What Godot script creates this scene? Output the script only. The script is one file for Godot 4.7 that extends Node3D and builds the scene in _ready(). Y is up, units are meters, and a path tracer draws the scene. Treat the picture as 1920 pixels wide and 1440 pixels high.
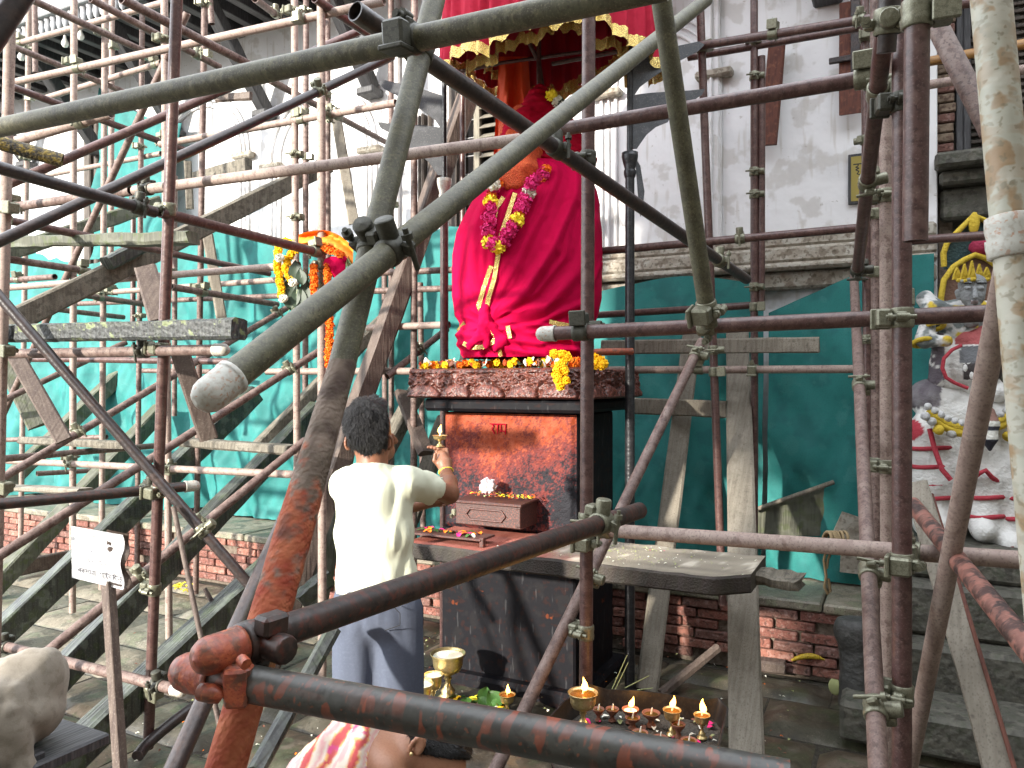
extends Node3D

# ---------------------------------------------------------------- view geometry (world X runs along the palace wall, -Z into it)
const F := 1450.0
const EYE := Vector3(0, 1.78, 0)
const YAW := deg_to_rad(27.0)
var RT := Vector3(cos(YAW), 0, -sin(YAW))
var FW := Vector3(-sin(YAW), 0, -cos(YAW))
var M := {}
var N1 := FastNoiseLite.new()
var rng := RandomNumberGenerator.new()
var taken := {}

func P(u: float, v: float, d: float) -> Vector3:
	return EYE + RT * ((u - 960.0) / F * d) + Vector3.UP * ((720.0 - v) / F * d) + FW * d
func ray(u: float, v: float) -> Vector3:
	return RT * ((u - 960.0) / F) + Vector3.UP * ((720.0 - v) / F) + FW
func PZ(u: float, v: float, z: float) -> Vector3:
	var r := ray(u, v)
	return EYE + r * (z / r.z)
func PY(u: float, v: float, y: float) -> Vector3:
	var r := ray(u, v)
	return EYE + r * ((y - EYE.y) / r.y)

# ---------------------------------------------------------------- mesh builder
class MB:
	var v := PackedVector3Array()
	var n := PackedVector3Array()
	var uv := PackedVector2Array()
	var c := PackedColorArray()
	var ix := PackedInt32Array()
	var col := Color.WHITE
	func add(p: Vector3, q: Vector3, t := Vector2.ZERO) -> int:
		v.append(p); n.append(q); uv.append(t); c.append(col)
		return v.size() - 1
	func tri(a: Vector3, b: Vector3, d: Vector3) -> void:
		var q := (b - a).cross(d - a).normalized()
		var i := add(a, q, Vector2(a.x + a.z, a.y)); add(b, q, Vector2(b.x + b.z, b.y)); add(d, q, Vector2(d.x + d.z, d.y))
		ix.append_array([i, i + 2, i + 1])
	func quad(a: Vector3, b: Vector3, d: Vector3, e: Vector3) -> void:
		var q := (d - a).cross(e - b).normalized()
		var i := add(a, q, Vector2(0, 0)); add(b, q, Vector2(1, 0)); add(d, q, Vector2(1, 1)); add(e, q, Vector2(0, 1))
		ix.append_array([i, i + 2, i + 1, i, i + 3, i + 2])
	# rows x cols of points, smooth; counter-clockwise seen from outside when rows go up and columns go left to right
	func grid(pts: Array, us: float = 1.0, vs: float = 1.0, cols: Array = []) -> void:
		var h := pts.size()
		var w: int = pts[0].size()
		var base := v.size()
		for j in h:
			for i in w:
				if cols.size(): col = cols[j][i]
				var i0: int = max(i - 1, 0)
				var i1: int = min(i + 1, w - 1)
				var j0: int = max(j - 1, 0)
				var j1: int = min(j + 1, h - 1)
				if pts[j][0].is_equal_approx(pts[j][w - 1]):
					if i == 0: i0 = w - 2
					if i == w - 1: i1 = 1
				var q: Vector3 = (pts[j][i1] - pts[j][i0]).cross(pts[j1][i] - pts[j0][i])
				if q.length_squared() < 1e-16:
					var jj: int = clampi(j, 1, h - 2)
					q = (pts[jj][i1] - pts[jj][i0]).cross(pts[jj + 1][i] - pts[jj - 1][i])
				add(pts[j][i], q.normalized(), Vector2(us * i / (w - 1), vs * j / (h - 1)))
		for j in h - 1:
			for i in w - 1:
				var a := base + j * w + i
				ix.append_array([a, a + w + 1, a + 1, a, a + w, a + w + 1])
	func disc(ring: Array, out: Vector3) -> void:
		var m := Vector3.ZERO
		for p in ring: m += p
		m /= ring.size()
		var b := add(m, out)
		var ids := []
		for p in ring: ids.append(add(p, out))
		for k in ring.size():
			var a: int = ids[k]
			var d: int = ids[(k + 1) % ring.size()]
			if (v[a] - m).cross(v[d] - m).dot(out) > 0: ix.append_array([b, d, a])
			else: ix.append_array([b, a, d])
	# chamfered box
	func box(at: Vector3, size: Vector3, ch := 0.004, turn := Basis()) -> void:
		var h := size * 0.5
		var k: float = min(ch, min(h.x, min(h.y, h.z)) * 0.9)
		var pt := func(s: Vector3, ax: int) -> Vector3:
			var q := Vector3(s.x * (h.x - (0.0 if ax == 0 else k)), s.y * (h.y - (0.0 if ax == 1 else k)), s.z * (h.z - (0.0 if ax == 2 else k)))
			return at + turn * q
		for ax in 3:
			for s in [-1.0, 1.0]:
				var o := Vector3.ZERO
				var e1 := Vector3.ZERO
				var e2 := Vector3.ZERO
				o[ax] = s; e1[(ax + 1) % 3] = 1; e2[(ax + 2) % 3] = 1
				if s > 0: quad(pt.call(o - e1 - e2, ax), pt.call(o + e1 - e2, ax), pt.call(o + e1 + e2, ax), pt.call(o - e1 + e2, ax))
				else: quad(pt.call(o - e1 - e2, ax), pt.call(o - e1 + e2, ax), pt.call(o + e1 + e2, ax), pt.call(o + e1 - e2, ax))
		for ax in 3:
			var b := (ax + 1) % 3
			var d := (ax + 2) % 3
			for s in [-1.0, 1.0]:
				for t in [-1.0, 1.0]:
					var lo := Vector3.ZERO
					lo[b] = s; lo[d] = t; lo[ax] = -1
					var hi := lo
					hi[ax] = 1
					if s * t > 0: quad(pt.call(lo, b), pt.call(lo, d), pt.call(hi, d), pt.call(hi, b))
					else: quad(pt.call(lo, d), pt.call(lo, b), pt.call(hi, b), pt.call(hi, d))
		for sx in [-1.0, 1.0]:
			for sy in [-1.0, 1.0]:
				for sz in [-1.0, 1.0]:
					var s := Vector3(sx, sy, sz)
					if sx * sy * sz > 0: tri(pt.call(s, 0), pt.call(s, 1), pt.call(s, 2))
					else: tri(pt.call(s, 0), pt.call(s, 2), pt.call(s, 1))
	# swept round section
	func tube(path: Array, rad: Array, sides := 12, cap := true, vscale := 3.0, u0 := 0.0) -> void:
		var rows := []
		var t: Vector3 = (path[1] - path[0]).normalized()
		var x := t.cross(Vector3.UP if abs(t.y) < 0.9 else Vector3.RIGHT).normalized()
		var dist := 0.0
		for j in path.size():
			var tt: Vector3 = (path[min(j + 1, path.size() - 1)] - path[max(j - 1, 0)]).normalized()
			x = (x - tt * x.dot(tt)).normalized()
			var y := tt.cross(x)
			var row := []
			for i in sides + 1:
				var a := TAU * i / sides
				row.append(path[j] + (x * cos(a) + y * sin(a)) * rad[j])
			row[sides] = row[0]
			rows.append(row)
			if j: dist += path[j].distance_to(path[j - 1])
		var was := v.size()
		grid(rows, 1.0, dist * vscale)
		for k in range(was, uv.size()): uv[k] += Vector2(u0, u0 * 7.3)
		if cap:
			disc(rows[0].slice(0, sides), (path[0] - path[1]).normalized())
			disc(rows[-1].slice(0, sides), (path[-1] - path[-2]).normalized())
	# turned shape: profile of Vector2(radius, height)
	func lathe(prof: Array, sides := 20, at := Vector3.ZERO, turn := Basis()) -> void:
		var rows := []
		for p in prof:
			var row := []
			for i in sides + 1:
				var a := -TAU * i / sides
				row.append(at + turn * Vector3(p.x * cos(a), p.y, p.x * sin(a)))
			row[sides] = row[0]
			rows.append(row)
		grid(rows, 1.0, 1.0)
	# flat outline in XY pulled to a thickness along z
	func prism(poly: PackedVector2Array, z0: float, z1: float) -> void:
		var ar := 0.0
		for k in poly.size(): ar += poly[k].cross(poly[(k + 1) % poly.size()])
		if ar < 0: poly.reverse()
		var t := Geometry2D.triangulate_polygon(poly)
		for k in range(0, t.size(), 3):
			var a := poly[t[k]]
			var b := poly[t[k + 1]]
			var d := poly[t[k + 2]]
			if (b - a).cross(d - a) < 0:
				var e := b
				b = d; d = e
			tri(Vector3(a.x, a.y, z1), Vector3(b.x, b.y, z1), Vector3(d.x, d.y, z1))
			tri(Vector3(a.x, a.y, z0), Vector3(d.x, d.y, z0), Vector3(b.x, b.y, z0))
		for k in poly.size():
			var a := poly[k]
			var b := poly[(k + 1) % poly.size()]
			quad(Vector3(a.x, a.y, z0), Vector3(b.x, b.y, z0), Vector3(b.x, b.y, z1), Vector3(a.x, a.y, z1))
	func ball(at: Vector3, r: Vector3, nz: FastNoiseLite = null, amp := 0.0, freq := 1.0, seg := 14) -> void:
		var rows := []
		for j in seg / 2 + 1:
			var row := []
			var b := PI * j / (seg / 2) - PI / 2
			for i in seg + 1:
				var a := -TAU * i / seg
				var q := Vector3(cos(b) * cos(a), sin(b), cos(b) * sin(a))
				var k := 1.0 + (nz.get_noise_3dv((q + at) * freq) * amp if nz else 0.0)
				row.append(at + q * r * k)
			row[seg] = row[0]
			rows.append(row)
		grid(rows)
	func mesh(shift := Vector3.ZERO) -> ArrayMesh:
		if shift != Vector3.ZERO:
			for k in v.size(): v[k] -= shift
		var a := []
		a.resize(Mesh.ARRAY_MAX)
		a[Mesh.ARRAY_VERTEX] = v; a[Mesh.ARRAY_NORMAL] = n; a[Mesh.ARRAY_TEX_UV] = uv; a[Mesh.ARRAY_COLOR] = c; a[Mesh.ARRAY_INDEX] = ix
		var m := ArrayMesh.new()
		m.add_surface_from_arrays(Mesh.PRIMITIVE_TRIANGLES, a)
		return m

# bones: {a, b, ra, rb, k, ax (stretch axis), f (stretch), cp (clip point), cn (clip normal)}; one smooth surface
func nets(mb: MB, bones: Array, cell: float, clips := [], amp := 0.0, nz: FastNoiseLite = null, freq := Vector3.ONE, paint = null) -> void:
	var lo := Vector3.ONE * 1e9
	var hi := -lo
	for b in bones:
		var w: float = max(b.ra, b.rb) * max(1.0, b.get("f", 1.0)) + 3.0 * cell
		for p in [b.a, b.b]:
			lo = lo.min(p - Vector3.ONE * w); hi = hi.max(p + Vector3.ONE * w)
	var dm := Vector3i(((hi - lo) / cell).ceil()) + Vector3i.ONE
	var sy := dm.x
	var sz := dm.x * dm.y
	var f := PackedFloat32Array()
	f.resize(sz * dm.z)
	f.fill(0.5)
	for b in bones:
		var k: float = b.get("k", 0.03)
		var st: float = b.get("f", 1.0)
		var w: float = max(b.ra, b.rb) * max(1.0, st) + k + 2.0 * cell
		var a0: Vector3i = Vector3i(((b.a.min(b.b) - Vector3.ONE * w - lo) / cell).floor()).clamp(Vector3i.ZERO, dm - Vector3i.ONE)
		var a1: Vector3i = Vector3i(((b.a.max(b.b) + Vector3.ONE * w - lo) / cell).ceil()).clamp(Vector3i.ZERO, dm - Vector3i.ONE)
		var ba: Vector3 = b.b - b.a
		var l2: float = max(ba.length_squared(), 1e-9)
		var ax: Vector3 = b.get("ax", Vector3.RIGHT)
		var sq: float = 1.0 / st - 1.0
		var clip: bool = b.has("cn")
		var cut: bool = b.get("sub", false)
		for z in range(a0.z, a1.z + 1):
			for y in range(a0.y, a1.y + 1):
				for x in range(a0.x, a1.x + 1):
					var p := lo + Vector3(x, y, z) * cell
					var pa: Vector3 = p - b.a
					var h := clampf(pa.dot(ba) / l2, 0.0, 1.0)
					var q := pa - ba * h
					if st != 1.0: q += ax * (q.dot(ax) * sq)
					var d: float = q.length() - lerpf(b.ra, b.rb, h)
					if clip: d = max(d, (p - b.cp).dot(b.cn))
					var id := x + y * sy + z * sz
					var e := f[id]
					if cut:
						f[id] = max(e, -d)
					elif d < e + k:
						var t := clampf(0.5 + 0.5 * (e - d) / k, 0.0, 1.0)
						f[id] = lerpf(e, d, t) - k * t * (1.0 - t)
	if amp > 0.0 or clips.size():
		for z in dm.z:
			for y in dm.y:
				for x in dm.x:
					var id := x + y * sy + z * sz
					var e := f[id]
					if abs(e) < 0.12:
						var p := lo + Vector3(x, y, z) * cell
						if amp > 0.0: e += nz.get_noise_3dv(p * freq) * amp
						for c in clips: e = max(e, (p - c[0]).dot(c[1]))
						f[id] = e
					elif clips.size() and e < 0:
						var p := lo + Vector3(x, y, z) * cell
						for c in clips: e = max(e, (p - c[0]).dot(c[1]))
						f[id] = e
	var far := cell * 3.2 + amp * 1.5
	var vid := PackedInt32Array()
	vid.resize(f.size())
	vid.fill(-1)
	var first := mb.v.size()
	var offs := [0, 1, sy, sy + 1, sz, sz + 1, sz + sy, sz + sy + 1]
	var edges := [[0, 1], [2, 3], [4, 5], [6, 7], [0, 2], [1, 3], [4, 6], [5, 7], [0, 4], [1, 5], [2, 6], [3, 7]]
	for z in dm.z - 1:
		for y in dm.y - 1:
			var row := y * sy + z * sz
			for x in dm.x - 1:
				var id := row + x
				var fv := f[id]
				if fv > far or fv < -far: continue
				var s := fv < 0.0
				if s == (f[id + 1] < 0.0) and s == (f[id + sy] < 0.0) and s == (f[id + sz] < 0.0) and s == (f[id + sy + 1] < 0.0) and s == (f[id + sz + 1] < 0.0) and s == (f[id + sz + sy] < 0.0) and s == (f[id + sz + sy + 1] < 0.0): continue
				var sum := Vector3.ZERO
				var cnt := 0
				for e in edges:
					var fa := f[id + offs[e[0]]]
					var fb := f[id + offs[e[1]]]
					if (fa < 0.0) != (fb < 0.0):
						var t := fa / (fa - fb)
						var pa := Vector3(e[0] & 1, (e[0] >> 1) & 1, e[0] >> 2)
						var pb := Vector3(e[1] & 1, (e[1] >> 1) & 1, e[1] >> 2)
						sum += pa.lerp(pb, t); cnt += 1
				var q := lo + (Vector3(x, y, z) + sum / cnt) * cell
				if paint != null: mb.col = paint.call(q)
				vid[id] = mb.add(q, Vector3.ZERO)
	var tri := func(a: int, b: int, c: int) -> void:
		var q: Vector3 = (mb.v[b] - mb.v[a]).cross(mb.v[c] - mb.v[a])
		mb.n[a] += q; mb.n[b] += q; mb.n[c] += q
		mb.ix.append_array([a, c, b])
	for z in range(1, dm.z - 1):
		for y in range(1, dm.y - 1):
			for x in range(1, dm.x - 1):
				var id := x + y * sy + z * sz
				if vid[id] < 0: continue
				var s := f[id] < 0.0
				for ax in 3:
					var step: int = [1, sy, sz][ax]
					var u: int = [sy, sz, 1][ax]
					var w: int = [sz, 1, sy][ax]
					if s == (f[id + step] < 0.0): continue
					var q := [vid[id], vid[id - u], vid[id - u - w], vid[id - w]]
					if q.min() < 0: continue
					if s:
						tri.call(q[0], q[1], q[2]); tri.call(q[0], q[2], q[3])
					else:
						tri.call(q[0], q[2], q[1]); tri.call(q[0], q[3], q[2])
	for k in range(first, mb.v.size()): mb.n[k] = mb.n[k].normalized()
	mb.col = Color.WHITE

# rough timber: eight-sided section, uneven along its length, local origin at a
func timber(a: Vector3, b: Vector3, w: float, h: float, jit := 0.004, up := Vector3.UP, segs := 10, ch := 0.012) -> ArrayMesh:
	var mb := MB.new()
	var t := (b - a).normalized()
	var s := t.cross(up).normalized()
	var y := s.cross(t)
	var sec := []
	var x0 := w * 0.5
	var y0 := h * 0.5
	var k: float = min(ch, min(x0, y0) * 0.6)
	for p in [[x0, -y0 + k], [x0, y0 - k], [x0 - k, y0], [-x0 + k, y0], [-x0, y0 - k], [-x0, -y0 + k], [-x0 + k, -y0], [x0 - k, -y0]]: sec.append(Vector2(p[0], p[1]))
	var rows := []
	for j in segs + 1:
		var c := a.lerp(b, float(j) / segs)
		var row := []
		for i in 8:
			var g: float = N1.get_noise_3d(c.x * 9.0 + i * 13.7, c.y * 9.0 + i * 3.1, c.z * 9.0) * jit * 2.0
			var e: float = rng.randf_range(-1, 1) * jit * 0.5
			var q: Vector2 = sec[i]
			row.append(c - a + s * (q.x + sign(q.x) * g) + y * (q.y + sign(q.y) * (e + g * 0.6)) + t * (rng.randf_range(-1, 1) * jit * 1.5 if j == 0 or j == segs else 0.0))
		rows.append(row)
	for i in 8:
		var i1 := (i + 1) % 8
		var strip := []
		for j in segs + 1: strip.append([rows[j][i1], rows[j][i]])
		mb.grid(strip)
	mb.disc(rows[0], -t)
	mb.disc(rows[segs], t)
	return mb.mesh()

# ---------------------------------------------------------------- nodes
func numbered(called: String) -> String:
	var k: int = taken.get(called, 0)
	taken[called] = k + 1
	return called if k == 0 else "%s_%03d" % [called, k]
func tag(o: Node3D, label: String, category: String, group := "", kind := "") -> Node3D:
	o.set_meta("label", label); o.set_meta("category", category)
	if group: o.set_meta("group", group)
	if kind: o.set_meta("kind", kind)
	return o
func obj(called: String, m: Mesh, mat: Material, parent: Node = null, at := Vector3.ZERO, turn := Basis()) -> MeshInstance3D:
	var o := MeshInstance3D.new()
	o.mesh = m
	o.material_override = mat
	o.transform = Transform3D(turn, at)
	o.name = called if parent else numbered(called)
	if parent: parent.add_child(o, true)
	else: add_child(o, true)
	return o
func base(called: String, at: Vector3, label: String, category: String, group := "", kind := "") -> Node3D:
	var o := Node3D.new()
	o.name = numbered(called)
	o.position = at
	add_child(o, true)
	if kind == "structure": o.set_meta("kind", kind)
	else: tag(o, label, category, group, kind)
	return o
# a part whose mesh was built in world coordinates, under a thing at o.position
func part(called: String, mb: MB, mat: Material, o: Node3D) -> MeshInstance3D:
	var t: Transform3D = o.transform
	var q: Node = o.get_parent()
	while q != self:
		t = q.transform * t
		q = q.get_parent()
	return obj(called, mb.mesh(t.origin), mat, o)
func piece(called: String, a: Vector3, b: Vector3, w: float, h: float, mat: Material, label: String, category: String, group := "", jit := 0.004, up := Vector3.UP, segs := 10, parent: Node = null) -> MeshInstance3D:
	var o := obj(called, timber(a, b, w, h, jit, up, segs), mat, parent, a)
	if parent == null: tag(o, label, category, group)
	return o
func look(y: Vector3, toward: Vector3) -> Basis:
	y = y.normalized()
	var x := y.cross(toward).normalized()
	return Basis(x, y, x.cross(y))

# ---------------------------------------------------------------- textures and materials
func noise_bytes(size: int, freq: float, oct: int, seed_: int, stretch := 1, kind := 0) -> PackedByteArray:
	var f := FastNoiseLite.new()
	f.seed = seed_
	f.frequency = freq / size
	f.fractal_octaves = oct
	f.noise_type = [FastNoiseLite.TYPE_SIMPLEX_SMOOTH, FastNoiseLite.TYPE_CELLULAR][1 if kind == 1 else 0]
	if kind == 1:
		f.cellular_return_type = FastNoiseLite.RETURN_DISTANCE2_SUB
		f.domain_warp_enabled = true
		f.domain_warp_amplitude = size * 0.08
		f.domain_warp_frequency = freq * 1.2 / size
	if kind == 2: f.fractal_type = FastNoiseLite.FRACTAL_RIDGED
	var im := f.get_seamless_image(size, size / stretch)
	im.convert(Image.FORMAT_L8)
	if stretch > 1: im.resize(size, size, Image.INTERPOLATE_CUBIC)
	return im.get_data()
# layers: [freq, octaves, lo, hi, colour, strength, stretch, kind]
func paint(base_: Color, layers: Array, seed_: int, size := 256) -> ImageTexture:
	var im := Image.create(size, size, false, Image.FORMAT_RGBA8)
	im.fill(base_)
	var n := size * size
	for k in layers.size():
		var l: Array = layers[k]
		var d := noise_bytes(size, l[0], l[1], seed_ + k * 31, l[6] if l.size() > 6 else 1, l[7] if l.size() > 7 else 0)
		var lut := PackedByteArray()
		for q in 256: lut.append(int(255.0 * clampf(smoothstep(l[2], l[3], q / 255.0) * l[5], 0, 1)))
		var top := Image.create(size, size, false, Image.FORMAT_RGBA8)
		top.fill(l[4])
		var b := top.get_data()
		var at := 3
		for i in n:
			b[at] = lut[d[i]]
			at += 4
		top.set_data(size, size, false, Image.FORMAT_RGBA8, b)
		im.blend_rect(top, Rect2i(0, 0, size, size), Vector2i.ZERO)
	im.convert(Image.FORMAT_RGB8)
	return ImageTexture.create_from_image(im)
func grey(freq: float, oct: int, seed_: int, stretch := 1, kind := 0, size := 256) -> ImageTexture:
	return ImageTexture.create_from_image(Image.create_from_data(size, size, false, Image.FORMAT_L8, noise_bytes(size, freq, oct, seed_, stretch, kind)))
func mat(called: String, col, rough: float, opt := {}) -> StandardMaterial3D:
	var m := StandardMaterial3D.new()
	m.resource_name = called
	if col is Color: m.albedo_color = col
	else: m.albedo_texture = col
	m.roughness = rough
	m.metallic = opt.get("metal", 0.0)
	if opt.has("tint"): m.albedo_color = opt.tint
	if opt.has("tri"):
		m.uv1_triplanar = true
		m.uv1_world_triplanar = true
		m.uv1_scale = Vector3.ONE * opt.tri if opt.tri is float else opt.tri
	if opt.has("uvs"): m.uv1_scale = Vector3(opt.uvs.x, opt.uvs.y, 1)
	if opt.has("bump"):
		m.heightmap_enabled = true
		m.heightmap_texture = opt.bump
		m.heightmap_scale = opt.get("deep", 0.3)
	if opt.has("rim"):
		m.rim_enabled = true
		m.rim = opt.rim
		m.rim_tint = 0.7
	if opt.has("coat"):
		m.clearcoat_enabled = true
		m.clearcoat = opt.coat
		m.clearcoat_roughness = 0.25
	if opt.has("back"):
		m.backlight_enabled = true
		m.backlight = opt.back
	if opt.has("sss"):
		m.subsurf_scatter_enabled = true
		m.subsurf_scatter_strength = opt.sss
	if opt.has("vc"): m.vertex_color_use_as_albedo = true
	if opt.has("glow"):
		m.emission_enabled = true
		m.emission = opt.glow
		m.emission_energy_multiplier = opt.get("power", 1.0)
	if opt.has("spec"): m.metallic_specular = opt.spec
	M[called] = m
	return m

func make_materials() -> void:
	var fine := grey(60, 3, 5)
	var lumps := grey(14, 4, 8)
	var grain := grey(40, 4, 11, 16)
	var pits := grey(90, 2, 14)
	var C := func(r, g, b): return Color(r, g, b)
	# scaffold tubes: u runs round the tube once, v along it
	mat("tube_grey", paint(C.call(0.332, 0.328, 0.251), [[5, 4, .45, .75, C.call(0.248, 0.243, 0.185), .8], [9, 4, .55, .8, C.call(0.431, 0.412, 0.317), .7], [30, 2, .62, .75, C.call(0.225, 0.206, 0.158), .7], [70, 2, .66, .8, C.call(0.562, 0.534, 0.440), .6]], 21, 512), .55, {"tri": 2.6, "bump": lumps, "deep": .1})
	mat("tube_brown", paint(C.call(.41, .332, .303), [[4, 4, .45, .7, C.call(.492, .426, .394), .8], [8, 4, .55, .75, C.call(.254, .172, .148), .8], [26, 3, .6, .75, C.call(.205, .148, .131), .7], [60, 2, .64, .8, C.call(.508, .459, .426), .6]], 41), .6, {"tri": 2.6, "bump": lumps, "deep": .1})
	mat("tube_pale", paint(C.call(.55, .482, .447), [[5, 4, .45, .7, C.call(.602, .542, .499), .8], [7, 4, .60, .77, C.call(.396, .31, .284), .7], [40, 3, .64, .78, C.call(.284, .232, .206), .6]], 61), .65, {"tri": 2.6, "bump": lumps, "deep": .1})
	mat("tube_maroon", paint(C.call(0.302, 0.209, 0.199), [[5, 4, .45, .7, C.call(0.389, 0.302, 0.281), .8], [12, 4, .56, .72, C.call(0.214, 0.136, 0.127), .8], [50, 2, .66, .8, C.call(0.505, 0.437, 0.408), .5]], 81, 512), .38, {"tri": 2.6, "bump": lumps, "deep": .1})
	mat("tube_dark", paint(C.call(.183, .157, .157), [[6, 4, .48, .72, C.call(.255, .2, .183), .8], [20, 3, .58, .75, C.call(.119, .098, .098), .8], [70, 2, .68, .82, C.call(.357, .323, .306), .5]], 101), .35, {"tri": 2.6, "bump": lumps, "deep": .1})
	mat("tube_smeared", paint(C.call(.192, .192, .176), [[5, 4, .45, .7, C.call(.24, .236, .212), .8], [20, 3, .6, .75, C.call(.136, .124, .112), .7], [9, 3, .68, .74, C.call(.512, .24, .16), .8, 2], [30, 2, .76, .84, C.call(.56, .28, .176), .6]], 121, 512), .42, {"tri": 2.6, "bump": lumps, "deep": .1})
	mat("tube_vermilion", paint(C.call(.54, .25, .18), [[6, 4, .45, .7, C.call(.66, .34, .22), .8], [9, 4, .50, .68, C.call(.30, .22, .18), .8], [22, 3, .62, .76, C.call(.75, .44, .25), .5], [60, 2, .64, .8, C.call(.42, .14, .09), .6]], 141, 512), .45, {"tri": 3.5, "bump": lumps, "deep": .15})
	mat("tube_charred", paint(C.call(.16, .132, .12), [[5, 4, .5, .7, C.call(.264, .188, .16), .85], [14, 3, .55, .72, C.call(.096, .08, .076), .8], [18, 3, .66, .74, C.call(.384, .16, .112), .7], [70, 2, .68, .8, C.call(.32, .28, .248), .5]], 161, 512), .45, {"tri": 2.6, "bump": lumps, "deep": .1})
	mat("tube_white", paint(C.call(.644, .644, .589), [[5, 4, .46, .7, C.call(.699, .69, .635), .8], [6, 4, .58, .70, C.call(.552, .442, .313), .85], [20, 3, .64, .76, C.call(.414, .386, .304), .6]], 181, 512), .5, {"tri": 2.6, "bump": lumps, "deep": .1})
	mat("tube_scorched", paint(C.call(.51, .34, .297), [[5, 4, .47, .56, C.call(.145, .111, .111), .92], [22, 3, .60, .75, C.call(.578, .425, .374), .6]], 191), .5, {"tri": 2.6, "bump": lumps, "deep": .1})
	mat("galvanised", paint(C.call(.476, .476, .404), [[8, 4, .45, .75, C.call(.374, .37, .306), .8], [30, 3, .6, .8, C.call(.561, .561, .493), .7], [50, 2, .66, .8, C.call(.255, .221, .17), .6]], 201), .42, {"tri": 9.0, "metal": .45, "bump": lumps, "deep": .02})
	mat("old_iron", paint(C.call(.25, .25, .215), [[8, 4, .45, .75, C.call(.17, .165, .14), .8], [30, 3, .62, .8, C.call(.38, .36, .3), .6]], 211), .5, {"tri": 9.0, "metal": .3, "bump": lumps, "deep": .03})
	mat("cap_white", paint(C.call(.70, .70, .67), [[10, 4, .5, .75, C.call(.6, .58, .53), .8], [9, 3, .74, .82, C.call(.62, .4, .28), .7]], 215), .5, {"tri": 8.0})
	# timber
	mat("timber_grey", paint(C.call(.414, .392, .343), [[30, 4, .4, .7, C.call(.317, .295, .255), .8, 16], [6, 4, .5, .75, C.call(.484, .466, .422), .6], [9, 4, .6, .75, C.call(.246, .229, .194), .7], [80, 2, .7, .8, C.call(.176, .158, .132), .7]], 221), .8, {"tri": Vector3(1.6, 1.6, 1.6), "bump": grain, "deep": .4})
	mat("timber_wet", paint(C.call(.21, .225, .205), [[26, 4, .4, .7, C.call(.13, .135, .13), .85, 16], [5, 4, .5, .7, C.call(.36, .385, .345), .75], [9, 4, .6, .72, C.call(.2, .25, .14), .6], [60, 2, .66, .8, C.call(.45, .46, .43), .5]], 241), .42, {"tri": Vector3(1.3, 1.3, 1.3), "bump": grain, "deep": .5})
	mat("timber_green", paint(C.call(.326, .33, .282), [[28, 4, .4, .7, C.call(.238, .242, .207), .8, 16], [5, 4, .5, .7, C.call(.405, .414, .361), .7], [7, 4, .6, .74, C.call(.264, .308, .158), .65]], 261), .7, {"tri": Vector3(1.4, 1.4, 1.4), "bump": grain, "deep": .5})
	mat("timber_lichen", paint(C.call(.16, .165, .165), [[26, 4, .4, .7, C.call(.30, .315, .31), .7, 16], [5, 4, .66, .74, C.call(.44, .48, .32), .9], [26, 3, .74, .8, C.call(.52, .55, .42), .6]], 281), .6, {"tri": Vector3(2.2, 2.2, 2.2), "bump": lumps, "deep": .5})
	mat("timber_brown", paint(C.call(.333, .279, .248), [[30, 4, .4, .7, C.call(.261, .211, .189), .8, 16], [6, 4, .5, .75, C.call(.405, .36, .324), .6], [60, 2, .68, .8, C.call(.54, .513, .477), .6]], 301), .7, {"tri": Vector3(1.5, 1.5, 1.5), "bump": grain, "deep": .3})
	mat("board_pale", paint(C.call(.482, .456, .408), [[30, 4, .4, .7, C.call(.413, .387, .344), .8, 16], [5, 4, .5, .75, C.call(.55, .525, .477), .6], [12, 4, .64, .76, C.call(.344, .318, .275), .6], [90, 2, .72, .82, C.call(.215, .189, .163), .7]], 321), .85, {"tri": Vector3(1.5, 1.5, 1.5), "bump": grain, "deep": .25})
	mat("board_rust", paint(C.call(.36, .20, .15), [[20, 4, .4, .7, C.call(.28, .15, .12), .8, 8], [8, 4, .6, .78, C.call(.46, .29, .22), .6]], 331), .8, {"tri": 2.0, "bump": grain, "deep": .2})
	mat("black_wood", paint(C.call(.185, .185, .195), [[20, 4, .45, .75, C.call(.27, .27, .275), .8, 8]], 335), .6, {"tri": 2.0, "bump": grain, "deep": .3})
	# masonry
	mat("plaster", paint(C.call(.86, .86, .865), [[3, 4, .5, .8, C.call(.81, .81, .815), .8], [6, 5, .62, .76, C.call(.70, .685, .66), .5], [24, 3, .68, .86, C.call(.72, .70, .67), .45, 8], [30, 4, .84, .92, C.call(.55, .52, .48), .4], [3, 2, .010, .0, C.call(.50, .475, .44), .55, 1, 1]], 341, 512), .9, {"tri": .45, "bump": lumps, "deep": .4})
	mat("plaster_old", paint(C.call(.607, .58, .529), [[5, 4, .45, .7, C.call(.69, .672, .635), .8], [8, 4, .55, .72, C.call(.46, .419, .368), .8], [22, 3, .62, .75, C.call(.368, .331, .285), .6]], 351), .9, {"tri": 1.1, "bump": lumps, "deep": .7})
	mat("mortar", paint(C.call(.42, .38, .335), [[12, 4, .4, .7, C.call(.33, .29, .25), .8]], 361), .95, {"tri": 1.5, "bump": fine, "deep": .4})
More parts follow.
